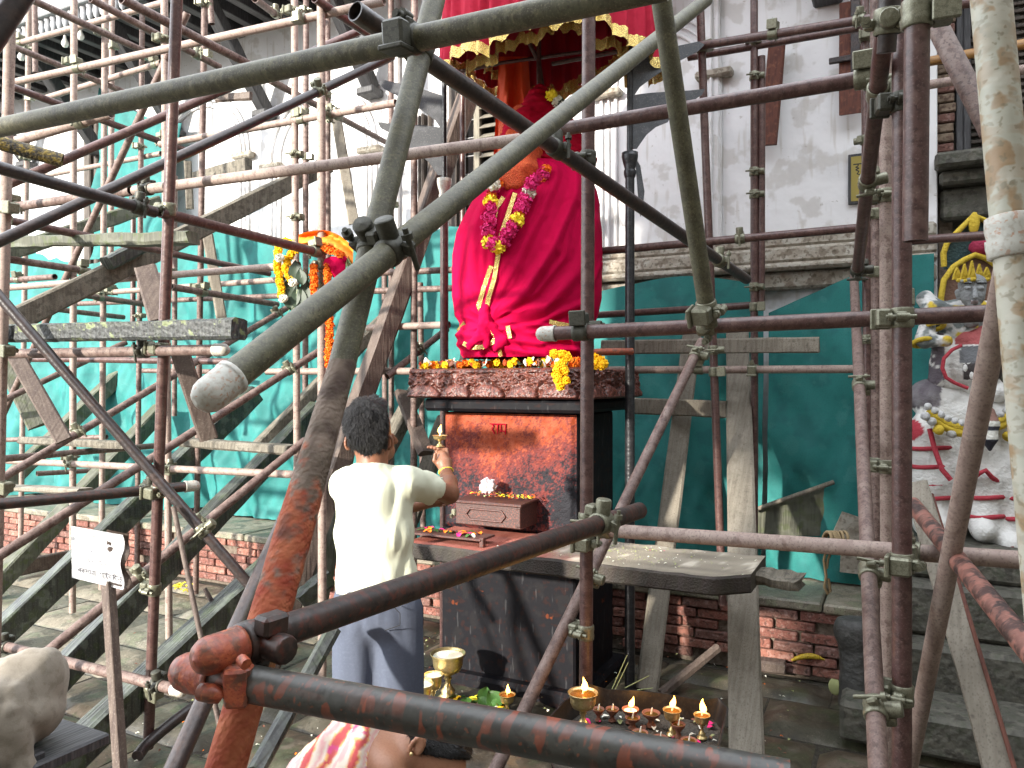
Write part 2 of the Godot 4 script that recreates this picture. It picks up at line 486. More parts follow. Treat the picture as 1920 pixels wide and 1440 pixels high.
	for k in 4:
		var b: Color = [Color(.47, .29, .245), Color(.42, .255, .22), Color(.52, .34, .29), Color(.40, .275, .245)][k]
		mat("brick%d" % k, paint(b, [[7, 4, .5, .75, b.lightened(.22), .7], [9, 4, .6, .75, b.darkened(.4), .7], [30, 3, .66, .8, C.call(.55, .50, .44), .5]], 371 + k * 7, 256), .9, {"tri": 2.5, "bump": lumps, "deep": .5})
		var s: Color = [Color(.475, .445, .385), Color(.43, .405, .35), Color(.50, .465, .40), Color(.445, .425, .375)][k]
		mat("slab%d" % k, paint(s, [[4, 5, .45, .7, s.lightened(.12), .8], [6, 5, .52, .7, s.darkened(.28), .75], [5, 4, .60, .72, C.call(.42, .45, .35), .5], [50, 3, .66, .8, C.call(.24, .21, .17), .6], [80, 2, .74, .8, C.call(.7, .67, .6), .7]], 411 + k * 9, 512), .52, {"tri": .9, "bump": lumps, "deep": .5})
	for k in 2:
		var s: Color = [Color(.315, .275, .225), Color(.285, .265, .22)][k]
		mat("slab_wet%d" % k, paint(s, [[4, 5, .45, .7, s.lightened(.12), .8], [5, 5, .50, .68, s.darkened(.3), .8], [5, 4, .58, .72, C.call(.27, .30, .21), .6], [50, 3, .66, .8, C.call(.16, .14, .11), .6], [80, 2, .76, .82, C.call(.6, .56, .5), .6]], 431 + k * 9, 512), .38, {"tri": .9, "bump": lumps, "deep": .4})
	mat("joint", paint(C.call(.23, .21, .175), [[30, 3, .4, .7, C.call(.16, .14, .11), .8], [12, 3, .6, .75, C.call(.26, .28, .17), .6]], 451), .9, {"tri": 1.2, "bump": fine, "deep": .6})
	mat("stone", paint(C.call(.288, .284, .252), [[5, 5, .45, .7, C.call(.36, .352, .316), .8], [8, 5, .55, .72, C.call(.2, .196, .172), .8], [10, 4, .62, .75, C.call(.24, .256, .2), .6], [60, 2, .68, .8, C.call(.44, .424, .384), .4]], 461), .75, {"tri": 1.2, "bump": lumps, "deep": .8})
	mat("stone_dark", paint(C.call(.22, .22, .215), [[5, 4, .5, .75, C.call(.31, .31, .3), .8], [30, 3, .62, .8, C.call(.14, .14, .135), .6]], 471), .6, {"tri": 2.0, "bump": lumps, "deep": .6})
	mat("tarp", paint(C.call(0.101, 0.437, 0.423), [[4, 4, .45, .75, C.call(0.079, 0.375, 0.371), .8], [5, 4, .60, .75, C.call(0.262, 0.489, 0.472), .45], [90, 2, .62, .75, C.call(0.070, 0.332, 0.328), .4]], 481), .75, {"tri": 1.0, "back": Color(.017, .134, .126)})
	mat("fascia", paint(C.call(.62, .63, .645), [[8, 4, .5, .75, C.call(.5, .5, .5), .7]], 491, 256), .8, {"tri": 1.5})

func block(called: String, lo: Vector3, hi: Vector3, m: String, parent: Node3D, ch := 0.006) -> MeshInstance3D:
	var mb := MB.new()
	mb.box((lo + hi) * 0.5, hi - lo, ch)
	return part(called, mb, M[m], parent)

func setting() -> void:
	# ground: one sheet to the horizon, flagstones laid on it
	var g := PlaneMesh.new()
	g.size = Vector2(160, 160)
	var ground := obj("ground", g, M.joint, null, Vector3(0, -0.035, 0))
	ground.set_meta("kind", "structure")
	var kinds := []
	for k in 5:
		var mb := MB.new()
		var rows := []
		for j in 7:
			var row := []
			for i in 9:
				var e: float = 1.0 if (i == 0 or i == 8 or j == 0 or j == 6) else 0.0
				var x := i / 8.0 - 0.5
				var z := 0.5 - j / 6.0
				row.append(Vector3(x + N1.get_noise_2d(z * 40 + k * 77, x * 30) * .012, -0.035 * e + (1.0 - e) * N1.get_noise_2d(x * 60 + k * 31, z * 60) * .012, z + N1.get_noise_2d(x * 40 - k * 53, z * 30) * .012))
			rows.append(row)
		mb.grid(rows)
		kinds.append(mb.mesh())
	var z := 1.6
	var r := 0
	while z > -4.95:
		var dz := rng.randf_range(.42, .62)
		if z - dz < -4.95: dz = z + 4.95
		if dz < .15: break
		var x := -11.5 + rng.randf() * .5
		while x < 2.6:
			var dx := rng.randf_range(.55, 1.0)
			if abs(x + dx * .5 - (-2.0) - (z - dz * .5 + 3) * .25) < 4.6 - (z + 5) * .2 or z < -2.5:
				obj("paving_slab", kinds[rng.randi() % 5], M[("slab_wet%d" % (rng.randi() % 2)) if x + dx * .5 > -4.2 - (z + 3.6) * .6 else ("slab%d" % (rng.randi() % 4))], ground, Vector3(x + dx * .5, .035 + rng.randf_range(-.004, .004), z - dz * .5), Basis(Vector3(dx - .008, 0, 0), Vector3(rng.randf_range(-.006, .006), 1, 0), Vector3(0, 0, dz - .008)))
			x += dx
		z -= dz
		r += 1
	# terrace with a brick face along the foot of the palace
	var t := base("terrace", Vector3(-5, 0, -5.6), "", "", "", "structure")
	block("core", Vector3(-14, -.03, -6.1), Vector3(.2, .395, -5.035), "mortar", t)
	var bm := []
	for k in 4:
		var mb := MB.new()
		mb.box(Vector3.ZERO, Vector3(.225, .056, .07), .006, Basis.from_euler(Vector3(0, rng.randf_range(-.02, .02), rng.randf_range(-.01, .01))))
		bm.append(mb.mesh())
	for c in 6:
		var x := -11.2 + (0.12 if c % 2 else 0.0)
		while x < -.15:
			var miss := rng.randf() < .06
			if not miss:
				obj("brick", bm[rng.randi() % 4], M["brick%d" % (rng.randi() % 4)], t, Vector3(x, .035 + c * .066, -5.035 + rng.randf_range(-.012, .012)) - t.position)
			x += .24 + rng.randf_range(-.004, .006)
	var x := -11.0
	while x < -.2:
		var dx := rng.randf_range(.7, 1.2)
		if x + dx > .05: dx = .05 - x
		var mb := MB.new()
		mb.box(Vector3(x + dx * .5, .425 + rng.randf_range(-.006, .006), -5.31), Vector3(dx - .012, .062, .66), .012, Basis.from_euler(Vector3(rng.randf_range(-.01, .01), rng.randf_range(-.008, .008), 0)))
		part("coping_stone", mb, M["slab%d" % (rng.randi() % 4)], t)
		x += dx

	# palace: plastered wall, cornice, arches, eave
	var p := base("palace_building", Vector3(-5, .4, -6.2), "white plastered palace wall with arched mouldings under a wooden eave", "building")
	var w0 := PZ(842, 0, -6.0).x
	var w1 := PZ(945, 0, -6.0).x
	var wy0 := 2.75
	var wy1 := 5.1
	block("wall", Vector3(-16, .3, -6.5), Vector3(w0, 6.0, -6.0), "plaster", p)
	block("wall", Vector3(w1, .3, -6.5), Vector3(.19, 6.0, -6.0), "plaster", p)
	block("wall", Vector3(w0, .3, -6.5), Vector3(w1, wy0, -6.0), "plaster", p)
	block("wall", Vector3(w0, wy1, -6.5), Vector3(w1, 6.0, -6.0), "plaster", p)
	# cornice courses
	for c in [[2.78, 2.88, .07], [2.66, 2.775, .12], [2.60, 2.655, .17], [2.47, 2.595, .09]]:
		block("cornice", Vector3(-16, c[0], -6.0), Vector3(.185, c[1], -6.0 + c[2]), "plaster_old", p, .02)
	# pilasters
	for u in [[1322, 1352], [735, 752]]:
		var a := PZ(u[0], 300, -6.0).x
		var b := PZ(u[1], 300, -6.0).x
		block("pilaster", Vector3(a, 2.885, -6.0), Vector3(b, 6.0, -5.94), "plaster", p, .012)
		block("pilaster_strip", Vector3(a + .05, 2.89, -5.94), Vector3(b - .05, 6.0, -5.915), "plaster", p, .008)
	# arched mouldings
	for a in [[603, 290, .55], [378, 300, .58], [1236, 150, .36]]:
		var c := PZ(a[0], a[1], -5.99)
		for q in 3:
			var rad: float = a[2] + q * .06
			var path := [Vector3(c.x - rad, 2.9, -5.985 + q * .004)]
			for k in 25:
				var th := PI - PI * k / 24.0
				path.append(Vector3(c.x + cos(th) * rad, c.y + sin(th) * rad, -5.985 + q * .004))
			path.append(Vector3(c.x + rad, 2.9, -5.985 + q * .004))
			var mb := MB.new()
			var rr := []
			for k in path.size(): rr.append([.016, .010, .014][q])
			mb.tube(path, rr, 8)
			part("arch_moulding", mb, M.plaster, p)
		for s in [-1, 1]:
			block("arch_capital", Vector3(c.x + s * (a[2] + .08) - .14, c.y - .08, -6.0), Vector3(c.x + s * (a[2] + .08) + .14, c.y - .02, -5.9), "plaster_old", p, .015)
	# window behind the statue: dark opening, frame, iron bars, louvred shutter
	var win := Node3D.new()
	win.name = "window"
	p.add_child(win)
	var wp: Vector3 = p.position
	mat("dark_room", Color(.42, .40, .37), .9)
	mat("window_wood", paint(Color(.30, .27, .24), [[20, 4, .45, .75, Color(.21, .18, .16), .8, 8]], 501, 256), .7, {"tri": 2.0})
	mat("louvre", paint(Color(.47, .45, .40), [[20, 4, .45, .75, Color(.36, .34, .3), .8, 8]], 505, 256), .8, {"tri": 2.0})
	mat("bar_iron", Color(.5, .5, .5), .5, {"metal": .3})
	for b in [["room_back", Vector3(w0 - .6, wy0 - .5, -8.6), Vector3(w1 + .6, wy1 + .5, -8.5), "dark_room"], ["room_floor", Vector3(w0 - .6, wy0 - .6, -8.5), Vector3(w1 + .6, wy0 - .51, -6.51), "dark_room"], ["room_ceiling", Vector3(w0 - .6, wy1 + .51, -8.5), Vector3(w1 + .6, wy1 + .6, -6.51), "dark_room"], ["room_side", Vector3(w0 - .7, wy0 - .6, -8.6), Vector3(w0 - .61, wy1 + .6, -6.51), "dark_room"], ["room_side", Vector3(w1 + .61, wy0 - .6, -8.6), Vector3(w1 + .7, wy1 + .6, -6.51), "dark_room"], ["frame", Vector3(w0 + .004, wy0 + .004, -6.2), Vector3(w0 + .09, wy1 - .004, -5.98), "window_wood"], ["frame", Vector3(w1 - .09, wy0 + .004, -6.2), Vector3(w1 - .004, wy1 - .004, -5.98), "window_wood"], ["sill", Vector3(w0 - .1, wy0 - .08, -6.1), Vector3(w1 + .1, wy0 - .005, -5.82), "window_wood"]]:
		var mb := MB.new()
		mb.box((b[1] + b[2]) * .5, b[2] - b[1], .006)
		obj(b[0], mb.mesh(wp), M[b[3]], win)
	for k in 14:
		var mb := MB.new()
		var y := wy0 + .12 + k * .165
		mb.tube([Vector3(w0 + .05, y, -6.12), Vector3(w1 - .05, y, -6.12)], [.008, .008], 6)
		obj("bar", mb.mesh(wp), M.bar_iron, win)
	var sh := PZ(893, 0, -5.9).x
	for k in 26:
		var mb := MB.new()
		mb.box(Vector3((sh + w1) * .5 + .02, wy0 + .1 + k * .085, -5.93), Vector3(w1 - sh - .02, .012, .09), .003, Basis.from_euler(Vector3(.6, 0, 0)))
		obj("louvre_slat", mb.mesh(wp), M.louvre, win)
	for xx in [sh, w1 + .02]:
		var mb := MB.new()
		mb.box(Vector3(xx, (wy0 + wy1) * .5, -5.925), Vector3(.06, wy1 - wy0, .05), .005)
		obj("shutter_stile", mb.mesh(wp), M.louvre, win)
	# carved window at the far end of the wall, and a dark frame near the pilaster
	for u in [[152, 180, 230, 500], [778, 806, 215, 510]]:
		var a := PZ(u[0], u[2], -5.93)
		var b := PZ(u[1], u[3], -5.93)
		for q in 3:
			var x0 := lerpf(a.x, b.x, q / 3.0)
			block("window_frame", Vector3(x0 + .01, 2.95, -6.0), Vector3(x0 + (b.x - a.x) / 3.0 - .012, a.y, -5.95 + (.03 if q == 1 else 0.0)), "window_wood", p, .012)
	# eave: deck, fascia, rafters, carved teeth, struts
	block("eave_deck", Vector3(-16, 5.56, -6.1), Vector3(1.6, 5.70, -4.85), "black_wood", p)
	block("eave_fascia", Vector3(-16, 5.50, -4.93), Vector3(1.6, 5.75, -4.80), "fascia", p, .01)
	block("eave_fascia", Vector3(-16, 5.76, -4.86), Vector3(1.6, 5.95, -4.66), "fascia", p, .02)
	var rx := -11.5
	while rx < 1.5:
		block("rafter", Vector3(rx, 5.44, -5.995), Vector3(rx + .09, 5.555, -4.95), "black_wood", p)
		rx += .26
	var tooth := MB.new()
	tooth.lathe([Vector2(0, -.16), Vector2(.022, -.135), Vector2(.036, -.08), Vector2(.03, -.03), Vector2(.04, -.015), Vector2(.04, 0)], 8)
	var tm := tooth.mesh()
	rx = -9.6
	while rx < -6.4:
		obj("carved_tooth", tm, M.fascia, p, Vector3(rx, 5.50, -4.88) - wp)
		rx += .095
	for k in 9:
		var sx := -.5 - 1.34 * k
		piece("eave_strut", Vector3(sx, 4.58, -5.93) - wp, Vector3(sx, 5.5, -5.1) - wp, .13, .12, M.black_wood, "", "", "", .008, Vector3.RIGHT, 8, p)
		block("strut_foot", Vector3(sx - .1, 4.50, -6.0), Vector3(sx + .1, 4.575, -5.82), "black_wood", p, .015)

	# end of the wall: brick pier, lattice window, stone sill, dark door recess
	var gt := base("gate_building", Vector3(1.4, .4, -6.6), "dark old brick gateway with a lattice window above a stone sill", "building")
	mat("old_brick", paint(Color(.43, .37, .31), [[7, 4, .5, .7, Color(.5, .44, .38), .8], [10, 4, .58, .74, Color(.3, .23, .19), .8]], 515, 256), .9, {"tri": 2.0, "bump": grey(14, 4, 8), "deep": .6})
	var px0 := PZ(1757, 0, -6.1).x
	var px1 := PZ(1790, 0, -6.1).x
	block("pier_core", Vector3(px0 + .01, .3, -6.6), Vector3(px1 - .01, 6.0, -6.14), "mortar", gt)
	var pb := MB.new()
	pb.box(Vector3.ZERO, Vector3(px1 - px0, .058, .06), .007)
	var pbm := pb.mesh()
	for k in 40:
		obj("brick", pbm, M.old_brick if k % 3 else M.brick3, gt, Vector3((px0 + px1) * .5 + rng.randf_range(-.008, .008), 3.2 + k * .068, -6.11 + rng.randf_range(-.006, .006)) - gt.position)
	block("back_wall", Vector3(px1 - .02, .3, -6.7), Vector3(4.2, 6.0, -6.5), "stone", gt)
	var sl := PZ(1757, 285, -5.85)
	block("stone_sill", Vector3(px0 - .02, sl.y - .1, -6.3), Vector3(2.4, sl.y, -5.85), "stone", gt, .02)
	block("stone_sill", Vector3(px0 + .01, sl.y - .2, -6.35), Vector3(2.4, sl.y - .105, -5.95), "stone", gt, .02)
	block("lintel", Vector3(px0 + .02, sl.y - .42, -6.4), Vector3(2.4, sl.y - .205, -6.05), "stone", gt, .02)
	for u in [1792, 1806]:
		var fx := PZ(u, 0, -6.12).x
		block("lattice_frame", Vector3(fx, sl.y, -6.2), Vector3(fx + .045, 6.0, -6.1), "black_wood", gt)
	var lx0 := PZ(1812, 0, -6.2).x
	for k in 34:
		block("lattice_slat", Vector3(lx0, sl.y + .02 + k * .05, -6.24), Vector3(lx0 + .5, sl.y + .045 + k * .05, -6.2), "window_wood", gt, .004)
	for k in 7:
		block("lattice_post", Vector3(lx0 + k * .08, sl.y + .01, -6.27), Vector3(lx0 + k * .08 + .03, 6.0, -6.245), "window_wood", gt, .004)

	# courtyard building at the photographer's back, whose shade falls across the near end of the yard
	var cb := base("courtyard_building", Vector3(4, 0, 5), "tall plastered courtyard building closing the shaded side of the yard", "building")
	block("wall", Vector3(-3.05, -.03, 2.2), Vector3(12, 4.88, 8), "plaster_old", cb)
	block("upper_storey", Vector3(-4.7, 4.885, 2.2), Vector3(12, 8.2, 8), "timber_brown", cb)
	block("side_wing", Vector3(3.4, -.03, -9), Vector3(12, 6.5, 2.19), "plaster_old", cb)
	block("roof", Vector3(-5.1, 8.205, 1.8), Vector3(12.4, 8.4, 8.4), "black_wood", cb)

	# lion plinth and worn stone steps
	var st := base("stone_steps", Vector3(1, 0, -5), "", "", "", "structure")
	for s in [[-.12, .02, 3.2, .42, -6.05, -4.55], [-.02, .425, 3.2, .70, -6.04, -4.72], [.02, .705, 3.2, .89, -6.03, -4.85], [-.3, .015, 3.3, .21, -4.54, -4.15]]:
		var xx: float = s[0]
		while xx < s[2] - .1:
			var dx := rng.randf_range(.6, 1.1)
			var mb := MB.new()
			mb.box(Vector3(xx + dx * .5, (s[1] + s[3]) * .5, (s[4] + s[5]) * .5 + rng.randf_range(-.01, .01)), Vector3(dx - .01, s[3] - s[1], s[5] - s[4]), .022, Basis.from_euler(Vector3(0, rng.randf_range(-.01, .01), rng.randf_range(-.004, .004))))
			part("stone_block", mb, M.stone, st)
			xx += dx

func sheet(called: String, x0: float, x1: float, z: float, top: Callable, y0: float, label: String, cols: int, rows_: int, fold: float) -> void:
	var rows := []
	for j in rows_ + 1:
		var row := []
		for i in cols + 1:
			var x := lerpf(x0, x1, float(i) / cols)
			var t := float(j) / rows_
			var y := lerpf(y0, top.call(x), t)
			var a := N1.get_noise_2d(x * 14.0, y * 2.5 + x * 3.0) * .6 + N1.get_noise_2d(x * 17.0 + y * 13.0, y * 3.0 - x * 4.0) * .4 + N1.get_noise_2d(x * 40.0 - y * 22.0, 40.0 + y * 9.0) * .10
			row.append(Vector3(x, y - (1 - t) * .03 * a, z + a * fold * (1.25 - t * .8) + (1 - t) * .12))
		rows.append(row)
	var mb := MB.new()
	mb.grid(rows)
	var back := []
	for j in rows_ + 1:
		var row := []
		for i in cols + 1: row.append(rows[j][cols - i] + Vector3(0, 0, -.004))
		back.append(row)
	mb.grid(back)
	var at := Vector3((x0 + x1) * .5, y0, z)
	tag(obj(called, mb.mesh(at), M.tarp, null, at), label, "tarpaulin")

func tarps() -> void:
	sheet("tarpaulin", -11.5, -3.05, -5.72, func(x): return 3.32 + .10 * sin(x * 1.7) + N1.get_noise_2d(x * 16, 3) * .12 - .10 * max(0.0, x + 6.0), .47, "wide teal tarpaulin hung behind the left scaffold bays along the wall foot".replace("left scaffold", "crowded scaffold"), 240, 60, .30)
	sheet("tarpaulin", -2.95, -.9, -5.70, func(x): return 2.55 + .05 * sin(x * 4.0 + 1.2) - .03 * abs(x + 2.0), .47, "dark teal tarpaulin hung behind the tall pale boards", 110, 50, .16)
	sheet("tarpaulin", -.86, .16, -5.66, func(x): return min(2.62, 2.28 + .42 * (x + .86)), .47, "teal tarpaulin hanging between the pale boards and the white lion", 60, 50, .16)
	# narrow upper strip
	var a := PZ(188, 300, -5.8)
	sheet("tarpaulin", a.x, PZ(335, 300, -5.8).x, -5.8, func(x): return 5.2 - .6 * abs(sin((x - a.x) * 1.1)), 3.2, "narrow teal tarpaulin strip hanging below the wooden eave", 60, 50, .22)

var coupler_mesh: ArrayMesh
var swivel_mesh: ArrayMesh
var cap_mesh: ArrayMesh
var bolt_mesh: ArrayMesh

func fittings() -> void:
	# right-angle coupler: hinged collar round the tube (local Y), square saddle towards +Z, flap and bolt
	var mb := MB.new()
	var band := []
	for q in [[.0255, -.028], [.0305, -.026], [.0315, -.012], [.0295, 0.0], [.0315, .012], [.0305, .026], [.0255, .028]]: band.append(Vector2(q[0], q[1]))
	mb.lathe(band, 18)
	mb.box(Vector3(0, 0, .046), Vector3(.056, .05, .04), .006)
	mb.box(Vector3(.030, 0, .05), Vector3(.012, .058, .052), .003)
	mb.box(Vector3(-.034, 0, .006), Vector3(.022, .03, .03), .005)
	mb.tube([Vector3(-.042, 0, -.03), Vector3(-.042, 0, .045)], [.0065, .0065], 8)
	mb.tube([Vector3(-.042, 0, .030), Vector3(-.042, 0, .040)], [.0125, .0125], 6)
	mb.tube([Vector3(-.05, 0, -.012), Vector3(-.05, 0, .02)], [.010, .012], 8)
	coupler_mesh = mb.mesh()
	mb = MB.new()
	mb.lathe(band, 18)
	mb.lathe([Vector2(0, -.022), Vector2(.018, -.022), Vector2(.021, -.018), Vector2(.021, .018), Vector2(.018, .022), Vector2(0, .022)], 12, Vector3(0, 0, .044), Basis(Vector3.RIGHT, PI / 2))
	mb.box(Vector3(.036, .004, 0), Vector3(.026, .024, .03), .005, Basis(Vector3.UP, .3))
	mb.tube([Vector3(.046, 0, -.045), Vector3(.046, 0, .045)], [.006, .006], 8)
	mb.tube([Vector3(.046, 0, .022), Vector3(.046, 0, .034)], [.0125, .0125], 6)
	mb.box(Vector3(-.03, 0, .03), Vector3(.03, .044, .03), .005)
	swivel_mesh = mb.mesh()
	mb = MB.new()
	mb.lathe([Vector2(.0255, -.05), Vector2(.0285, -.05), Vector2(.0285, -.043), Vector2(.027, -.042), Vector2(.027, -.006), Vector2(.025, .006), Vector2(.019, .016), Vector2(.010, .0215), Vector2(0, .023)], 18)
	cap_mesh = mb.mesh()

# one scaffold tube from (u1,v1) at depth d1 to (u2,v2) at depth d2; o: g (carry the end on to the ground), cap0/cap1, c: [[fraction, kind, toward]]
func T(m: String, u1: float, v1: float, d1: float, u2: float, v2: float, d2: float, label: String, group := "", o := {}) -> MeshInstance3D:
	var a := P(u1, v1, d1)
	var b := P(u2, v2, d2)
	var full := b
	if o.has("g"):
		var t: Vector3 = b + (b - a) * ((b.y - float(o.g)) / max(a.y - b.y, .01))
		full = t
	var r: float = o.get("r", .02415)
	var n := int(clampf(a.distance_to(full) * 6.0, 4, 30))
	var path := []
	var rad := []
	for k in n + 1:
		var q := a.lerp(full, float(k) / n)
		var s := sin(PI * k / n) * (.0 if min(d1, d2) < 2.3 else .003)
		path.append(q - a + Vector3(N1.get_noise_3dv(q * 5.0), N1.get_noise_3dv(q * 5.0 + Vector3(50, 0, 0)), 0) * s)
		rad.append(r * (1.0 + N1.get_noise_3dv(q * 60.0) * .008))
	var mb := MB.new()
	var near: float = min(d1, d2)
	mb.tube(path, rad, 28 if near < 2.0 else (18 if near < 4.0 else 12), false, 2.0, rng.randf() * 5.0)
	# open, hollow ends
	for e in [[path[0], path[0] - path[1]], [path[-1], path[-1] - path[-2]]]:
		var out: Vector3 = e[1].normalized()
		var bs := look(out, Vector3.UP if abs(out.y) < .9 else Vector3.RIGHT)
		mb.lathe([Vector2(r, 0), Vector2(r * .84, .0005), Vector2(r * .84, -.12), Vector2(0, -.12)], 16, e[0], bs)
	var t := obj(o.get("name", "scaffold_tube"), mb.mesh(), M[m], null, a)
	tag(t, label, "scaffold tube", group)
	var dir := (full - a).normalized()
	for e in [["cap0", Vector3.ZERO, -dir], ["cap1", full - a, dir]]:
		if o.has(e[0]):
			obj("end_cap", cap_mesh, M[o[e[0]]], t, e[1] + e[2] * .01, look(e[2], Vector3.UP if abs(e[2].y) < .9 else Vector3.RIGHT).scaled(Vector3.ONE * (r / .02415)))
	for c in o.get("c", []):
		var fr: float = c[0]
		var q := a.lerp(b, (fr / d2) / ((1.0 - fr) / d1 + fr / d2)) - a
		var to: Vector3 = {"x": Vector3.RIGHT, "-x": Vector3.LEFT, "z": Vector3.BACK, "-z": Vector3.FORWARD, "y": Vector3.UP, "-y": Vector3.DOWN}[c[2] if c.size() > 2 else ("z" if abs(dir.z) < .7 else "y")]
		if abs(to.dot(dir)) > .9: to = Vector3.UP if abs(dir.y) < .7 else Vector3.BACK
		to = (to - dir * dir.dot(to)).normalized()
		obj("coupler", coupler_mesh if c[1] == 0 else swivel_mesh, M[c[3] if c.size() > 3 else "galvanised"], t, q, look(dir, to).rotated(dir, rng.randf_range(-.25, .25)))
	return t

# rows of alike tubes: m, u1, v1, d1, u2, v2, d2 [, options]
func many(list: Array, labels: Array, group: String) -> void:
	for k in list.size():
		var e: Array = list[k]
		T(e[0], e[1], e[2], e[3], e[4], e[5], e[6], labels[k], group, e[7] if e.size() > 7 else {})

func near_tubes() -> void:
	mat("tube_crusted", paint(Color(.10, .09, .08), [[7, 4, .5, .62, Color(.50, .42, .13), .9], [24, 3, .6, .75, Color(.62, .54, .25), .7], [16, 3, .6, .7, Color(.12, .10, .08), .8]], 195), .7, {"tri": 5.0, "bump": grey(14, 4, 8), "deep": .4})
	T("tube_grey", -60, 252, 2.26, 1250, -27, 1.40, "thick grey-green level tube overhead, clamped to the leaning grey pole", "", {"c": [[.63, 0, "z", "old_iron"]], "r": .0262})
	var pole := T("tube_grey", 815, -4, 1.90, 640, 690, 1.50, "thick leaning pole before the praying man, grey above and red with powder below", "", {"c": [[.14, 1, "z", "old_iron"], [.66, 1, "z", "old_iron"]], "r": .0265})
	var pa := P(643, 680, 1.506)
	var pb := P(423, 1440, 1.13)
	var pg := pb + (pb - pa) * (pb.y - .02) / (pa.y - pb.y)
	var rows := []
	var cols := []
	var ax := (pb - pa).normalized()
	var sx := ax.cross(FW).normalized()
	var sy := ax.cross(sx)
	for k in 241:
		var t := k / 200.0
		var q := pa.lerp(pb, t) if k <= 200 else pb.lerp(pg, (k - 200) / 40.0)
		var r := lerpf(.0268, .0325, smoothstep(.0, .6, t)) * (1.0 if t < .78 else .9)
		var row := []
		var cr := []
		for n in 41:
			var th := TAU * n / 40.0
			var w := q + (sx * cos(th) + sy * sin(th)) * r
			var g := N1.get_noise_3dv(w * 110) * .6 + N1.get_noise_3dv(w * 420) * .45
			row.append(q + (sx * cos(th) + sy * sin(th)) * r * (1.0 + g * .035))
			var base_c := Color(.115, .09, .07).lerp(Color(.20, .155, .125), clampf(.5 + N1.get_noise_3dv(w * 160 + Vector3(3, 1, 2)) * 1.2, 0, 1))
			var red := Color(.24, .05, .028).lerp(Color(.34, .11, .055), clampf(.5 + N1.get_noise_3dv(w * 300 + Vector3(9, 4, 1)), 0, 1))
			var m := g + smoothstep(.05, .85, t) * 1.05 - .42
			cr.append(base_c.lerp(red, smoothstep(-.05, .25, m)).lerp(Color(.06, .04, .035), smoothstep(.25, .5, N1.get_noise_3dv(w * 90 + Vector3(20, 0, 7))) * .7))
		row[40] = row[0]
		rows.append(row); cols.append(cr)
	var pm := MB.new()
	pm.grid(rows, 1, 1, cols)
	part("powder_coated_length", pm, M.crust, pole)
	var fl := MB.new()
	fl.box(P(441, 1292, 1.045), Vector3(.032, .052, .012), .004, Basis(RT, Vector3.UP, -FW) * Basis(Vector3.BACK, .05))
	fl.box(P(446, 1258, 1.06), Vector3(.04, .02, .03), .006, Basis(RT, Vector3.UP, -FW))
	fl.tube([P(376, 1297, 1.05), P(398, 1300, 1.045), P(414, 1306, 1.05)], [.012, .013, .010], 12)
	fl.tube([P(452, 1236, 1.04), P(462, 1246, 1.03)], [.008, .008], 8)
	part("clamp_flange", fl, M.tube_vermilion, pole)
	obj("clamp", coupler_mesh, M.tube_vermilion, pole, pa.lerp(pb, .79) - pole.position, look((pa - pb).normalized(), -FW).scaled(Vector3.ONE * 1.02))
	T("tube_grey", 1238, -12, 1.95, 1330, 612, 2.32, "grey leaning pole ending at a brass clamp beside the crimson statue", "", {"c": [[.95, 0, "z"]], "r": .0255})
	T("tube_grey", 400, 735, 1.22, 1324, 0, 3.1, "grey-green slanting tube with a pale domed cap at its lower end", "", {"cap0": "cap_white", "c": [[.365, 1, "z", "old_iron"]], "r": .0262})
	T("tube_charred", 402, 1226, 1.06, 1199, 957, 2.26, "blackened level rail with a vermilion domed cap above the painted rail", "", {"cap0": "tube_vermilion", "c": [[.10, 1, "x", "tube_charred"], [.91, 1, "y"]]})
	T("tube_smeared", 362, 1262, 1.10, 1480, 1470, .85, "dark glossy rail streaked with vermilion and capped in red", "", {"cap0": "tube_vermilion", "r": .0252})
	T("tube_white", 1857, -12, 1.03, 1990, 1460, .95, "whitish rust-stained pole standing beside the white lion statue", "", {"c": [[.31, 0, "x", "cap_white"]], "g": .02})
	T("tube_scorched", 1712, 946, 2.5, 1965, 1262, 1.4, "pink-brown scorched rail sloping down past the stone steps", "")
	T("tube_pale", 1912, 380, 1.5, 1705, 1440, 2.5, "khaki leaning pole crossing in front of the white lion", "", {"g": .02})
	T("tube_maroon", 1691, -10, 2.12, 1691, 1440, 2.12, "brown upright pole carrying the clamps in front of the lion plinth", "", {"g": .02, "c": [[.418, 0, "-x"], [.735, 0, "z"], [.905, 0, "-x"], [.14, 0, "-x", "old_iron"]], "r": .0255})
	T("tube_maroon", 1720, -10, 1.58, 1716, 452, 1.60, "short glossy rust-brown tube hanging open-ended in front of the sign", "", {"c": [[.08, 0, "x"]]})
	T("tube_dark", 1668, -10, 1.72, 1664, 62, 1.74, "dark tube stub clamped above the brass sign", "", {"c": [[.7, 1, "z"]]})
	T("tube_maroon", 1658, 58, 2.0, 1607, 515, 3.55, "brown leaning tube in front of the brass sign", "", {"c": [[.25, 0, "x"], [.62, 1, "x"], [.98, 1, "x", "old_iron"]]})
	T("tube_brown", 1601, 520, 4.6, 1647, 1440, 1.9, "mottled mauve pole sloping toward the rope-bound rail", "", {"g": .02, "c": [[.22, 1, "x"], [.60, 1, "x"], [.88, 1, "x"]]})
	T("tube_pale", 1660, -10, 3.05, 1663, 1440, 3.15, "pinkish upright tube beside the brown clamp pole", "", {"g": .02, "c": [[.26, 0, "-x"], [.61, 0, "-x"]]})
	T("tube_brown", 1641, -10, 3.9, 1643, 1200, 3.9, "thin brown upright tube standing behind the mauve pole", "", {"g": .02, "c": [[.12, 0, "-x"], [.34, 1, "-x"], [.43, 1, "-x"]]})
